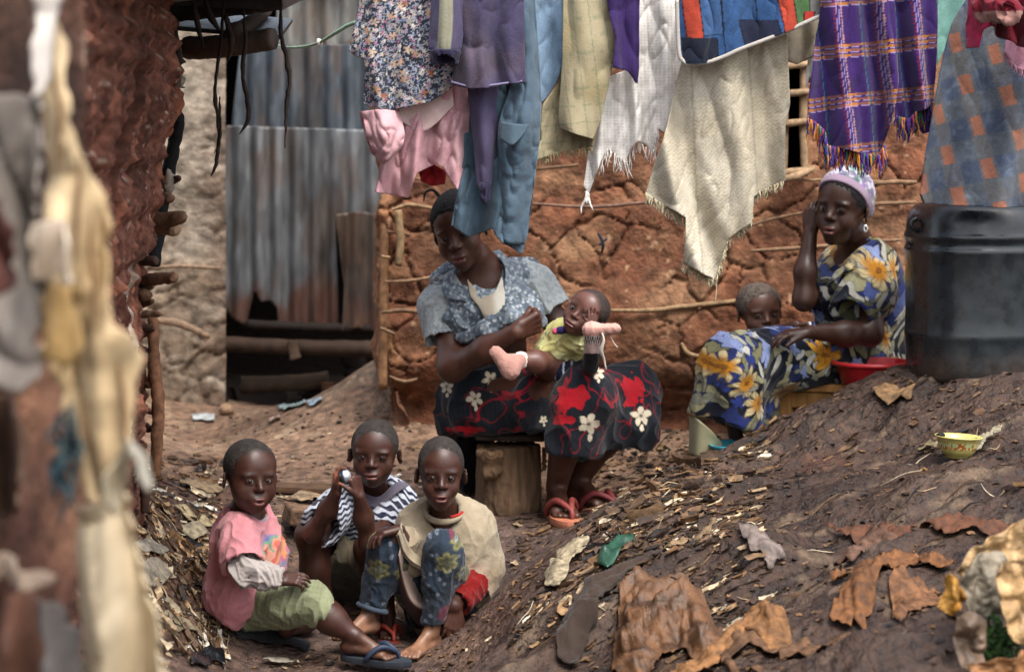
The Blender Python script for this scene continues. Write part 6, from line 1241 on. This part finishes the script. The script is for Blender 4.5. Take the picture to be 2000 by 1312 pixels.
def things():
    # stump stool
    base, top = P(992,1000,7.36), P(994,868,7.36); S = Sdf()
    S.cone(base+np.array([0,0,.02]), top+np.array([0,0,-.005]), .100, .093, .02); S.ell(P(958,884,7.235), (.040,.034,.038), k=.022); S.ell(P(958,918,7.25), (.032,.03,.030), k=.022)
    S.cut(top, (0,0,1), .004); S.cut(base, (0,0,-1), .004)
    def wc(V):
        q = V-base; a = np.arctan2(q[:,1], q[:,0]); g = fbm(np.stack([a*9,q[:,2]*7,0*a],1),4,3); c = mixc(np.tile(lin('#6b5440'),(len(V),1)), lin('#574230'), sstep(-.1,.4,g)*.7); c = mixc(c, lin('#3f2c1c'), sstep(.2,.5,fbm(V*9,3,8))*.6)
        k = np.linalg.norm(V-P(960,882,7.205),axis=1); c = mixc(c, lin('#4a301c'), (np.sin(k*560) > .3)*(k < .034)*.75); return mixc(c, lin('#4a3a2c'), sstep(.05,0,q[:,2])*.5)
    st = sobj('stump_stool', S, M_wood(), None, wc, .0035, fold=.003, fdir=(0,0,1), fs=30, wr=.003); tag(st, 'knotty tree stump stool the woman with the baby sits on', 'stool')
    B = Bag(); c = (P(930,846,7.36)+P(1062,852,7.36))/2; B.box(c, np.array([.206,.19,.020]), lin('#3d3530'), rotm(0,0,1), .004); sb = B.obj('seat_board', M_wood(), st, smooth=False, label='dark board laid on the stump'); bv = sb.modifiers.new('b','BEVEL'); bv.width = .006
    B = Bag()
    for k in range(4): B.box(P(1063,880+k*11,7.34), np.array([.012,.03,.014]), lin('#6b5138'), rotm(0,0,k*5), .003)
    B.obj('splinters', M_wood(), st, smooth=False)
    # wooden stool under the second woman
    R0 = rotm(-18,0,0); w = lin('#bb8850'); ro = empty('wooden_stool', P(1560,860,7.75), 'light brown wooden stool under the woman in the flowered dress', 'stool')
    def bx(nm, c, s, cl, jit=.002): B = Bag(); B.box(c, np.array(s), cl, R0, jit); o = B.obj(nm, M_wood(), ro, smooth=False); bv = o.modifiers.new('b','BEVEL'); bv.width = .004; bv.segments = 2; return o
    sc = P(1606,750,7.62); bx('seat', sc, (.26,.24,.024), w*1.05); o1 = R0@np.array([-.10,-.09,0]); 
    for dx, dy in ((-.098,-.088),(.098,-.088),(-.098,.088),(.098,.088)): bx('leg', sc+R0@np.array([dx,dy,-.13]), (.040,.032,.235), w*(.92 if dy < 0 else .6))
    bx('rail', sc+R0@np.array([0,-.094,-.04]), (.158,.018,.050), w*.8); bx('rail', sc+R0@np.array([-.10,0,-.04]), (.018,.14,.05), w*.7)
    # red basin
    c = P(1704,752,7.42); prof = [(.001,.012),(.085,.012),(.092,.02),(.112,.073),(.118,.076),(.124,.074),(.1255,.064),(.120,.062),(.1165,.068),(.109,.060),(.094,.004),(.088,0),(.001,0)]
    rb = lathe([(r*1.0,z) for r,z in prof], c, 72, name='red_basin', m=M_plast(), colf=lambda L: mixc(np.tile(lin('#a51f24'),(len(L),1)), lin('#c4585a'), (L[:,1] > .0725)*.6)); tag(rb, 'red plastic basin between the flowered dress and the black drum', 'basin')
    c = P(1446,880,7.30); tb = lathe([(.001,.01),(.06,.01),(.088,.03),(.092,.031),(.090,.024),(.066,0),(.001,0)], c+np.array([0,0,-.005]), 60, R=rotm(0,0,-4), name='turquoise_basin', m=M_plast(), col=lin('#3d97ab')); tag(tb, 'turquoise plastic basin at the hem of the flowered dress', 'basin')
    # black drum: rounded square section
    c = P(1905,738,7.22); c[2] -= .005; prof = [(.0,0),(.165,0),(.186,.008),(.194,.03),(.194,.125),(.1985,.130),(.1985,.150),(.194,.155),(.194,.375),(.199,.380),(.199,.395),(.193,.40),(.194,.418),(.199,.422),(.199,.436),(.194,.44),(.192,.475),(.180,.510),(.160,.528),(.120,.532),(.118,.538),(.05,.540),(.0,.540)]
    n = 96; a = np.linspace(0, 2*math.pi, n, endpoint=False); pr = np.array(prof); sq = 1/(np.abs(np.cos(a))**4.5+np.abs(np.sin(a))**4.5)**(1/4.5); sq = 1+(sq-1)*.55; Rz = rotm(12)
    V = np.stack([np.outer(pr[:,0],np.cos(a)*sq), np.outer(pr[:,0],np.sin(a)*sq), np.outer(pr[:,1],np.ones(n))],-1).reshape(-1,3); L = V.copy(); V = V@Rz.T; V = V+.0015*fbm(V*9,3,2)[:,None]+c
    Q = np.array([(i*n+j,i*n+(j+1)%n,(i+1)*n+(j+1)%n,(i+1)*n+j) for i in range(len(pr)-1) for j in range(n)])
    p3 = L; cl = mixc(np.tile(lin('#151c21'),(len(V),1)), lin('#232526'), sstep(.1,.5,fbm(p3*[9,9,14],4,3))*.5); cl = mixc(cl, lin('#4a3c30'), sstep(.09,.0,p3[:,2]+.1*fbm(p3*12,4,5))*.6)
    dr = mobj('black_drum', V, Q, mat('drum_plastic', .30, var=.2, vscale=22, bump=.2, bscale=26, spec=.5, rvar=.12), None, cl); dr.modifiers.new('s','SUBSURF').render_levels = 1; tag(dr, 'big black plastic water drum with rounded shoulders on the mud mound', 'drum')
    B = Bag(); h = c+np.array([.07,-.03,.54]); B.tube([h+np.array([-.07,0,0]),h+np.array([-.055,-.01,.022]),h+np.array([.03,-.01,.026]),h+np.array([.06,0,.01]),h+np.array([.075,0,-.01])], [.010,.012,.013,.012,.010], lin('#1a1c1e'), 10, 30); B.obj('handle', M_plast(), dr)
    B = Bag(); h = c+np.array([-.195,-.06,.465]); B.tube([h+np.array([.01,0,-.018]),h+np.array([-.006,-.005,-.008]),h+np.array([-.007,-.005,.008]),h+np.array([.01,0,.018])], .007, lin('#1a1c1e'), 8, 16); B.obj('lug', M_plast(), dr)
    tag(cloth_sack(), 'pale brown sack standing between the flowered dress and the black drum', 'sack')
    # enamel bowl
    c = P(1870,893,6.44); c[2] = gz(c[0],c[1])[0]+.004; Rb = rotm(0,0,3); prof = [(.001,.010),(.034,.010),(.044,.024),(.052,.046),(.0575,.055),(.0635,.058),(.0635,.0555),(.058,.052),(.0545,.044),(.047,.020),(.038,.008),(.033,.006),(.033,0),(.030,.0),(.029,.005),(.001,.005)]
    def bc(L):
        r = np.hypot(L[:,0],L[:,1]); a_ = np.arctan2(L[:,1],L[:,0]); out = np.arange(len(L))//96 >= 6; b = np.tile(lin('#a39a58'),(len(L),1)); return mixc(b, lin('#d0c070'), ((L[:,2] > .0545))*.7)
    bw = lathe(prof, c, 96, R=Rb, name='bowl', m=mat('enamel', .3, var=.1, bump=.05, coat=.3), colf=bc); tag(bw, 'small yellow enamel bowl with a painted leafy band on the mound', 'bowl')
    # painted band as raised enamel strip, finer mesh
    n = 260; a = np.linspace(0,2*math.pi,n,endpoint=False); hs = np.linspace(0,1,12); r0, z0, r1, z1 = .0492,.0245,.0560,.0435
    V = np.stack([np.outer(r0+(r1-r0)*hs,np.cos(a)),np.outer(r0+(r1-r0)*hs,np.sin(a)),np.outer(z0+(z1-z0)*hs,np.ones(n))],-1).reshape(-1,3); Q = np.array([(i*n+j,i*n+(j+1)%n,(i+1)*n+(j+1)%n,(i+1)*n+j) for i in range(11) for j in range(n)])
    hh = np.repeat(hs,n); aa = np.tile(a,12); nn = vnoise(np.stack([aa*14,hh*3.2,0*aa],1),3); cc = np.tile(lin('#b8a860'),(len(V),1)); cc = mixc(cc, lin('#8fa67a'), (nn > .12)*1.0); cc = mixc(cc, lin('#8a4a26'), (nn < -.22)*1.0); cc = mixc(cc, lin('#a5622c'), ((hh < .07)|(hh > .93))*.9)
    mobj('painted_band', V@Rb.T+c, Q, MATS['enamel'], bw, cc)
    th, ph = np.meshgrid(np.linspace(0,math.pi,12), np.linspace(0,2*math.pi,18,endpoint=False), indexing='ij'); d = np.stack([np.sin(th)*np.cos(ph),np.sin(th)*np.sin(ph),np.cos(th)],-1).reshape(-1,3)
    tag(mobj('charcoal', c+np.array([-.047,-.012,.061])+d*np.array([.012,.010,.007])*(1+.3*fbm(d*3,2,1))[:,None], np.array([(i*18+j,i*18+(j+1)%18,(i+1)*18+(j+1)%18,(i+1)*18+j) for i in range(11) for j in range(18)]), M_mud(), None, lin('#23272c')), 'dark lump of charcoal resting on the rim of the yellow bowl', 'charcoal')
    # rags, papers and plastic lying about
    br, lb_, gr = lin('#8a5a34'), lin('#a5754a'), lin('#22503c')
    D_ = draped
    D_([(1195,1312),(1215,1195),(1245,1175),(1320,1150),(1345,1140),(1370,1170),(1392,1180),(1420,1225),(1386,1260),(1340,1245),(1300,1260),(1265,1312)], 'brown_bag', lin('#6e4a2c'), 'big crumpled brown plastic bag at the foot of the mound', 'bag', lift=.012, crum=.022, seed=3, hump=.03, m=mat('brown_bag', .6, var=.45, vscale=22, bump=.8, bscale=34, bdist=.012, trans=.15))
    D_([(1300,1312),(1345,1262),(1400,1230),(1460,1190),(1500,1165),(1550,1225),(1530,1255),(1470,1235),(1420,1262),(1370,1290),(1340,1312)], 'brown_paper', lb_*.8, 'torn sheet of brown paper right of the crumpled bag', 'paper', crum=.016, seed=5, hump=.015)
    D_([(1408,1262),(1440,1235),(1520,1232),(1600,1222),(1680,1230),(1700,1240),(1610,1245),(1540,1252),(1470,1250),(1425,1275),(1450,1300),(1560,1305),(1540,1312),(1430,1308)], 'plant_husk', lin('#6f5038'), 'long curled brown husk looping across the mud', 'husk', crum=.012, seed=6, hump=.012)
    D_([(1628,1095),(1650,1082),(1672,1055),(1680,1030),(1708,1018),(1760,1022),(1790,1030),(1745,1040),(1705,1045),(1692,1075),(1685,1100),(1668,1114),(1640,1108)], 'plant_husk', lin('#705242'), 'hooked brown husk in the middle of the mound', 'husk', crum=.014, seed=7, hump=.03)
    D_([(1612,1138),(1700,1122),(1750,1085),(1800,1090),(1866,1100),(1868,1112),(1780,1116),(1730,1140),(1690,1190),(1620,1200),(1655,1160),(1700,1135),(1640,1145)], 'plant_husk', lin('#7d5230'), 'split orange brown husk reaching toward the heap at the right edge', 'husk', crum=.016, seed=8, hump=.02)
    D_([(1740,1145),(1760,1130),(1830,1128),(1850,1145),(1845,1165),(1800,1195),(1765,1225),(1742,1222),(1755,1190)], 'brown_paper', lin('#80583a'), 'square of brown paper beside the heap at the right edge', 'paper', crum=.010, seed=9, hump=.02)
    D_([(1600,1022),(1660,1026),(1700,1016),(1860,1020),(1990,1018),(1990,1030),(1900,1035),(1860,1046),(1800,1038),(1700,1040)], 'plant_husk', lin('#66402c'), 'ragged row of reddish husks below the yellow bowl', 'husk', crum=.014, seed=10, hump=.006)
    D_([(1170,1112),(1180,1095),(1210,1072),(1245,1070),(1240,1090),(1222,1105),(1205,1125),(1190,1140),(1172,1135)], 'green_bag', gr, 'crumpled green plastic bag at the left edge of the mound', 'bag', crum=.022, seed=11, hump=.025, m=mat('green_bag', .35, var=.3, vscale=20, bump=.5, bscale=70, trans=.15))
    D_([(1072,1108),(1100,1080),(1130,1056),(1155,1058),(1150,1075),(1120,1098),(1112,1130),(1095,1160),(1070,1150)], 'cream_plastic', lin('#b0a184'), 'cream plastic sheet half buried beside the green bag', 'plastic', crum=.016, seed=12, hump=.012, m=M_scrap())
    D_([(1090,1312),(1120,1240),(1150,1190),(1195,1150),(1260,1125),(1310,1100),(1340,1085),(1350,1092),(1300,1122),(1240,1160),(1200,1200),(1160,1260),(1130,1312)], 'dark_rag', lin('#3f332c'), 'long dark twisted rag running up the mound from its foot', 'rag', crum=.012, seed=13, hump=.012, m=M_cloth(), thick=.004)
    0 and D_([(1150,1060),(1190,1005),(1240,960),(1300,925),(1340,905),(1345,915),(1290,945),(1240,985),(1205,1030),(1170,1075)], 'dark_rag', lin('#4a3f38'), 'dark fibrous rag along the upper left rim of the mound', 'rag', crum=.012, seed=14, hump=.008, m=M_cloth(), thick=.004)
    D_([(1340,1085),(1400,1030),(1415,1008),(1400,1042),(1375,1080),(1335,1110),(1290,1130)], 'plant_husk', lin('#947a5c'), 'pale fibrous stalk pointing down the middle of the mound', 'husk', crum=.010, seed=15, hump=.012)
    D_([(455,1238),(485,1228),(530,1240),(575,1258),(612,1268),(600,1278),(550,1272),(505,1262),(470,1256)], 'black_rag', lin('#25262a'), 'black rag on the ground beneath the child in pink', 'rag', crum=.012, seed=16, hump=.012, m=M_cloth(), thick=.004)
    D_([(376,1290),(410,1282),(440,1284),(448,1312),(380,1312)], 'black_bag', lin('#15161a'), 'shiny black plastic bag at the bottom left', 'bag', crum=.016, seed=17, hump=.02, m=mat('black_bag', .25, var=.2, bump=.4, spec=.6))
    for k, (pl, h, l) in enumerate((([(340,995),(375,1002),(410,1018),(420,1030),(385,1028),(362,1015)],'#ab9a78','long pale dry leaf sheath left of the child in pink'),([(362,1028),(400,1030),(412,1055),(385,1062),(360,1045)],'#a89a80','square pale cardboard scrap left of the child in pink'),([(350,945),(390,950),(420,958),(445,962),(420,972),(380,965)],'#9a8466','curled tan leaf scrap near the hut corner'),([(270,1120),(300,1105),(330,1110),(340,1140),(310,1160),(280,1150)],'#9c9282','crushed grey white plastic at the foot of the hut wall'),([(262,1068),(300,1060),(335,1075),(320,1095),(280,1092)],'#a39a8c','dirty white plastic tangle under the stick ends'),([(280,1190),(330,1200),(380,1235),(395,1250),(350,1240),(300,1220)],'#94856c','tan paper strip sliding down the left bank'),([(565,985),(600,962),(640,965),(652,975),(610,988)],'#b3997a','pale crumpled paper lying on the mud brick'),([(1440,1080),(1500,1078),(1540,1082),(1510,1098),(1470,1096)],'#7d6f68','flat grey leaf on the mound'),([(1790,885),(1850,872),(1850,890),(1800,900)],'#8f8060','patch of straw coloured scraps left of the bowl'),([(1905,890),(1950,862),(1965,855),(1940,885),(1910,905)],'#9a9078','pale bone coloured scrap right of the bowl'),([(1600,742),(1650,748),(1640,762),(1592,782),(1588,760)],'#a87a4a','brown paper bag edge beside the wooden stool'),([(1700,780),(1750,770),(1790,768),(1780,790),(1730,800)],'#8a6a48','flattened tan scraps on the mound crest'),([(520,1292),(590,1300),(545,1306)],'#b0a898','white slip of paper at the bottom edge'),([(640,975),(690,985),(660,1000)],'#8a6e50','small tan scrap behind the striped boy'))):
        D_(pl, 'torn_scrap', lin(h), l, 'scrap', crum=.012, seed=40+k, hump=.012, step=3, stand=.02, group='larger scraps strewn on the mud')
    # heap of leaves and crumpled paper at the right edge
    heap()
def cloth_sack():
    S = Sdf(); S.cone(P(1772,600,7.85), P(1775,740,7.85), .06,.09,.05); return sobj('sack', S, M_cloth(), None, lin('#9a8064'), .005, fold=.008, fs=14, wr=.004)
def heap():
    root = empty('crumpled_bag', P(1960,1200,4.9), 'large crumpled tan paper bag heaped at the right edge', 'bag'); m = mat('tan_paper', .6, var=.4, vscale=24, bump=.8, bscale=40, bdist=.010, trans=.1)
    for k, (rows, h) in enumerate((([[(1868,1120),(1900,1075),(1950,1040),(2010,1015)],[(1885,1135),(1915,1095),(1960,1062),(2030,1045)],[(1900,1150),(1930,1120),(1975,1100),(2040,1090)]],'#a98a60'),([[(1885,1110),(1915,1085),(1955,1080),(1985,1110)],[(1880,1160),(1920,1140),(1960,1135),(1990,1150)],[(1900,1210),(1930,1205),(1960,1200),(1990,1200)]],'#7f7564'),([[(1950,1110),(1985,1095),(2040,1100)],[(1955,1170),(1990,1180),(2040,1170)],[(1975,1240),(2000,1260),(2050,1250)]],'#a8875c'),([[(1845,1140),(1860,1120),(1882,1150)],[(1845,1165),(1862,1170),(1885,1175)],[(1835,1190),(1858,1205),(1872,1190)]],'#a8792f'),([[(1870,1210),(1900,1200),(1930,1215)],[(1865,1250),(1895,1255),(1925,1260)],[(1880,1300),(1900,1310),(1925,1312)]],'#6b5644'),([[(1895,1300),(1950,1290),(2020,1270)],[(1900,1330),(1950,1330),(2020,1330)]],'#96683e'))):
        R = [[P(x,y,4.92-.05*k-.03*math.sin(i*2.1+j)+(y-1100)*-.0002) for i,(x,y) in enumerate(r)] for j,r in enumerate(rows)]; V, Q, u, v = loft(R, 46, 46)
        V = V+np.stack([.004*vnoise(V*40,k), .022*(1-2*np.abs(vnoise(V*24,k)))+.01*fbm(V*50,3,k), .006*vnoise(V*30,k+5)],1); o = mobj('crumpled_sheet', V, Q, m, root, mixc(np.tile(lin(h),(len(V),1)), lin(h)*.5, sstep(0,.5,fbm(V*12,3,k))*.7)); solid(o, .002)
    rg = random.Random(9); Vs, Qs, Cs, n = [], [], [], 0
    for j in range(160):
        c = P(rg.gauss(1950,22), rg.gauss(1255,30), 4.9+rg.uniform(-.05,.05)); V, Q, C = scrap_arrays(c, rg.uniform(.012,.03), rg.uniform(.006,.012), rg.uniform(0,6), rg.uniform(-1,1), .6, lin('#2f4a1c')*rg.uniform(.5,1.3), rg, j, unit((rg.gauss(0,.4),-1,.6)), 5, 3); Vs.append(V); Qs.append(Q+n); Cs.append(C); n += len(V)
    tag(mobj('weeds', np.concatenate(Vs), np.concatenate(Qs), M_scrap(), None, np.concatenate(Cs)), 'tuft of small green leaves under the tan bag at the right edge', 'plant', kind='stuff')
# ---------------------------------------------------------------- blurred things close to the camera at the left
def foreground():
    D = 2.95; m = mat('tarp', .7, var=.12, vscale=14, bump=.3, bscale=60, trans=.12)
    def near(name, poly, Dn, cols, label, cat, seed, amp=.025, mm=None, thick=.004, step=6, freq=9):
        poly = rough_edge(poly, seed, 9, 22); amp = amp*1.5
        p, Q = polygrid(poly, step); x = (p[:,0]-1000)*Dn/F; z = CZ-(p[:,1]-HY)*Dn/F
        y = Dn+amp*np.sin(x*freq*2*math.pi+fbm(np.stack([x*6,z*3,0*x],1),2,seed)*3)+amp*1.0*fbm(np.stack([x*14,z*7,0*x],1),4,seed+2)+amp*((1-np.abs(vnoise(np.stack([x*22+z*5,z*5,0*x],1),seed+3)))**4-.3); pp = np.stack([x,z,0*x],1)
        c = mixc(np.tile(lin(cols[0]),(len(x),1)), lin(cols[1]), sstep(-.2,.5,fbm(pp*[14,5,1],3,seed+4))*.8)
        c = mixc(c, lin(cols[1])*.45, (1-np.abs(vnoise(pp*[30,4,1]+seed,seed+12)))**7*.8)
        if len(cols) > 2: c = mixc(c, lin(cols[2]), sstep(.15,.5,fbm(pp*[20,9,1]+3,3,seed+6))*.8)
        o = mobj(name, np.stack([x,y,z],1), Q, mm or m, None, c); solid(o, thick); return tag(o, label, cat)
    near('tarpaulin', [(70,40),(112,40),(130,90),(140,240),(172,330),(198,390),(216,440),(200,485),(215,560),(240,630),(272,700),(268,780),(262,830),(250,870),(225,960),(200,985),(165,960),(150,900),(120,800),(90,700),(80,450),(85,200)], D, ('#c4ad88','#a98f68','#8c7450'), 'blurred cream tarpaulin hanging close by at the left', 'tarpaulin', 3)
    near('tarpaulin', [(148,985),(195,980),(232,960),(258,1060),(285,1170),(310,1250),(345,1400),(140,1400),(150,1200)], D+.08, ('#b8a688','#9c8a70','#c4b498'), 'lower cream sheet falling in straight folds at the bottom left', 'tarpaulin', 5, freq=14)
    near('grey_sheet', [(-60,180),(72,190),(76,420),(70,560),(66,740),(45,770),(0,735),(-60,700)], D-.12, ('#736a62','#877e76','#544a42'), 'blurred grey white sheet at the left edge', 'sheet', 7, freq=12)
    near('brown_sheet', [(-60,370),(30,380),(38,470),(30,560),(-60,600)], D-.2, ('#5a2c20','#3f1c16'), 'blurred red brown sheet at the left edge', 'sheet', 8)
    near('yellow_sheet', [(84,560),(146,560),(150,690),(120,722),(86,700)], D-.1, ('#a08250','#8c6c3e'), 'yellowish panel under the white knot', 'sheet', 9, amp=.008)
    near('white_strip', [(62,-60),(98,-60),(100,60),(92,180),(78,190),(70,60)], D-.06, ('#b0a8a0','#8a827c'), 'pale strip of cloth at the top left', 'strip', 10)
    near('white_knot', [(66,470),(80,435),(105,428),(135,450),(148,490),(150,545),(135,560),(120,530),(95,545),(70,548)], D-.14, ('#b8a896','#94826f','#c4b8a8'), 'crumpled white cloth knotted on the tarpaulin', 'knot', 13, amp=.02, freq=22, step=4)
    near('cream_flap', [(205,985),(200,930),(225,890),(255,850),(262,880),(245,930),(228,1000),(215,1015)], D-.06, ('#a5977e','#b5a990'), 'torn flap at the lower end of the tarpaulin', 'flap', 14, amp=.015, freq=20, step=4)
    near('white_flap', [(258,860),(270,868),(296,945),(294,962),(280,958),(262,905)], D-.1, ('#b8b2a4','#a09888'), 'narrow white flap at the tarpaulin edge', 'flap', 15, amp=.006, step=4)
    near('tan_rag', [(-60,1070),(30,1090),(80,1110),(108,1128),(96,1145),(40,1135),(-60,1125)], D-.1, ('#8a7868','#6b5848'), 'pale tan rag wedged in the brown heap', 'rag', 16, amp=.02, freq=18, step=5)
    near('grey_rag', [(70,1165),(105,1180),(140,1240),(150,1320),(110,1400),(85,1320),(90,1240)], D-.05, ('#4a4440','#2c2826'), 'grey rag low at the left edge', 'rag', 17, amp=.02, freq=18, step=5)
    near('brown_rag', [(-60,780),(20,770),(62,800),(70,900),(45,1000),(-60,1040)], D-.02, ('#5c4334','#3a261e','#7a6452'), 'brown torn rag hanging at the left edge', 'rag', 18, amp=.03, freq=14, step=6)
    near('russet_rag', [(20,1150),(70,1130),(100,1200),(84,1330),(60,1400),(10,1400)], D, ('#6b4430','#42281e'), 'russet rag at the bottom left corner', 'rag', 19, amp=.03, freq=14, step=6)
    rg = random.Random(6); B = Bag()
    for k in range(9):
        q = [P(rg.uniform(92,160), 790+k*6+t*rg.uniform(30,48), D-.1-rg.random()*.04) for t in range(5)]; B.tube(q, [.0015,.003,.004,.003,.0015], lin(('#13242b','#1b3138','#2f3a3a')[k%3]), 6, 22)
    tag(B.obj('blue_tangle', M_cloth()), 'dark blue strands tangled beside the tarpaulin', 'tangle')
    B = Bag()
    for k, (x, y0, y1) in enumerate(((112,120,330),(150,300,520),(182,420,660),(120,610,740),(200,640,830),(236,700,900),(160,760,960))): B.tube([P(x+rg.uniform(-8,8), y0+(y1-y0)*t/4, D-.035) for t in range(5)], [.001,.003,.004,.003,.001], lin('#6b5238'), 5, 24)
    B.obj('frayed_cord', M_cloth(), bpy.data.objects['tarpaulin'])
    # the near wall they hang on
    Dn = 3.15; us = np.arange(P(-420,0,Dn)[0], P(118,0,Dn)[0], .008); zs = np.arange(-.02,1.75,.009); X, Z = np.meshgrid(us,zs); x, z = X.ravel(), Z.ravel(); p = np.stack([x,z,0*x],1)
    h = .05*fbm(p*[9,5,1],4,3)+.04*(1-2*np.abs(vnoise(p*[12,6,1],4)))+.012*fbm(p*40,3,5); y = Dn-h+.25*sstep(us[-1]-.08,us[-1],x)
    nx, nz = len(us), len(zs); i = (np.arange(nz-1)[:,None]*nx+np.arange(nx-1)[None]).ravel(); Q = np.stack([i,i+1,i+nx+1,i+nx],1); xr = us[-1]-(.02+.035*vnoise(np.stack([z*5,0*z,0*z],1),8)); x = np.minimum(x, xr)
    c = mixc(np.tile(lin('#4a3026'),(len(x),1)), lin('#7c5844'), sstep(0,.45,fbm(p*[12,6,1],3,9))); c = mixc(c, lin('#1d1412'), sstep(0,.4,fbm(p*[8,5,1]+4,3,10))*.8); c = mixc(c, lin('#9a8474'), sstep(.25,.5,fbm(p*[14,8,1]+8,3,12))*.7)
    tag(mobj('mud_wall', np.stack([x,y,z],1), Q, M_mud(), None, c), 'rough brown wall end nearest the camera at the left edge', 'wall')
def main():
    which = ''
    def want(k): return not which or k in which.split(',')
    if want('G'): ground()
    for k, f in (('K', boy_beige), ('K', boy_striped), ('K', girl_pink), ('W', woman_left), ('W', baby), ('R', woman_right), ('R', toddler), ('S', setting), ('L', laundry), ('F', foreground), ('M', things), ('T', litter)):
        if want(k) and f is not None:
            t = time.time(); f(); print('built', f.__name__, round(time.time()-t,1), flush=True)
    # camera
    cd = bpy.data.cameras.new('camera'); cam = bpy.data.objects.new('camera', cd); COL.objects.link(cam)
    cam.location = (0,0,CZ); cam.rotation_euler = (math.radians(90),0,0)
    cd.sensor_width = 36; cd.lens = 36*F/2000; cd.shift_y = -(656-HY)/2000; cd.clip_end = 500; cd.clip_start = .05
    cd.dof.use_dof = True; cd.dof.focus_distance = 6.55; cd.dof.aperture_fstop = 3.5
    SC.camera = cam
    # daylight: thin cloud, sky over the alley
    w = bpy.data.worlds.new('World'); SC.world = w; w.use_nodes = True; nt = w.node_tree; bg = nt.nodes['Background']
    sk = nt.nodes.new('ShaderNodeTexSky'); sk.sky_type = 'NISHITA'; sk.sun_disc = False; sk.sun_elevation = math.radians(58); sk.sun_rotation = math.radians(SUNROT); sk.dust_density = 4; sk.air_density = 1.2
    hs = nt.nodes.new('ShaderNodeHueSaturation'); hs.inputs['Saturation'].default_value = .5
    nt.links.new(sk.outputs[0], hs.inputs['Color']); nt.links.new(hs.outputs[0], bg.inputs['Color']); bg.inputs['Strength'].default_value = .15
    ld = bpy.data.lights.new('sun', 'SUN'); ld.energy = 1.5; ld.angle = math.radians(25); ld.color = (1,.96,.9)
    sun = bpy.data.objects.new('sun', ld); COL.objects.link(sun); sun.location = (0,0,10)
    el, az = math.radians(58), math.radians(SUNROT)     # Nishita: rotation 0 is +Y, turning clockwise seen from above
    dirv = Vector((math.sin(az)*math.cos(el), math.cos(az)*math.cos(el), math.sin(el))); sun.rotation_euler = dirv.to_track_quat('Z','Y').to_euler()
    SC.view_settings.view_transform = 'Standard'; SC.view_settings.look = 'None'; SC.view_settings.exposure = EXPO; SC.view_settings.gamma = 1
    SC.cycles.use_denoising = True; SC.cycles.max_bounces = 6
    SC.cycles.use_adaptive_sampling = True
    print('script', round(time.time()-T0,1), flush=True)
SUNROT = 150; EXPO = 1.4
main()
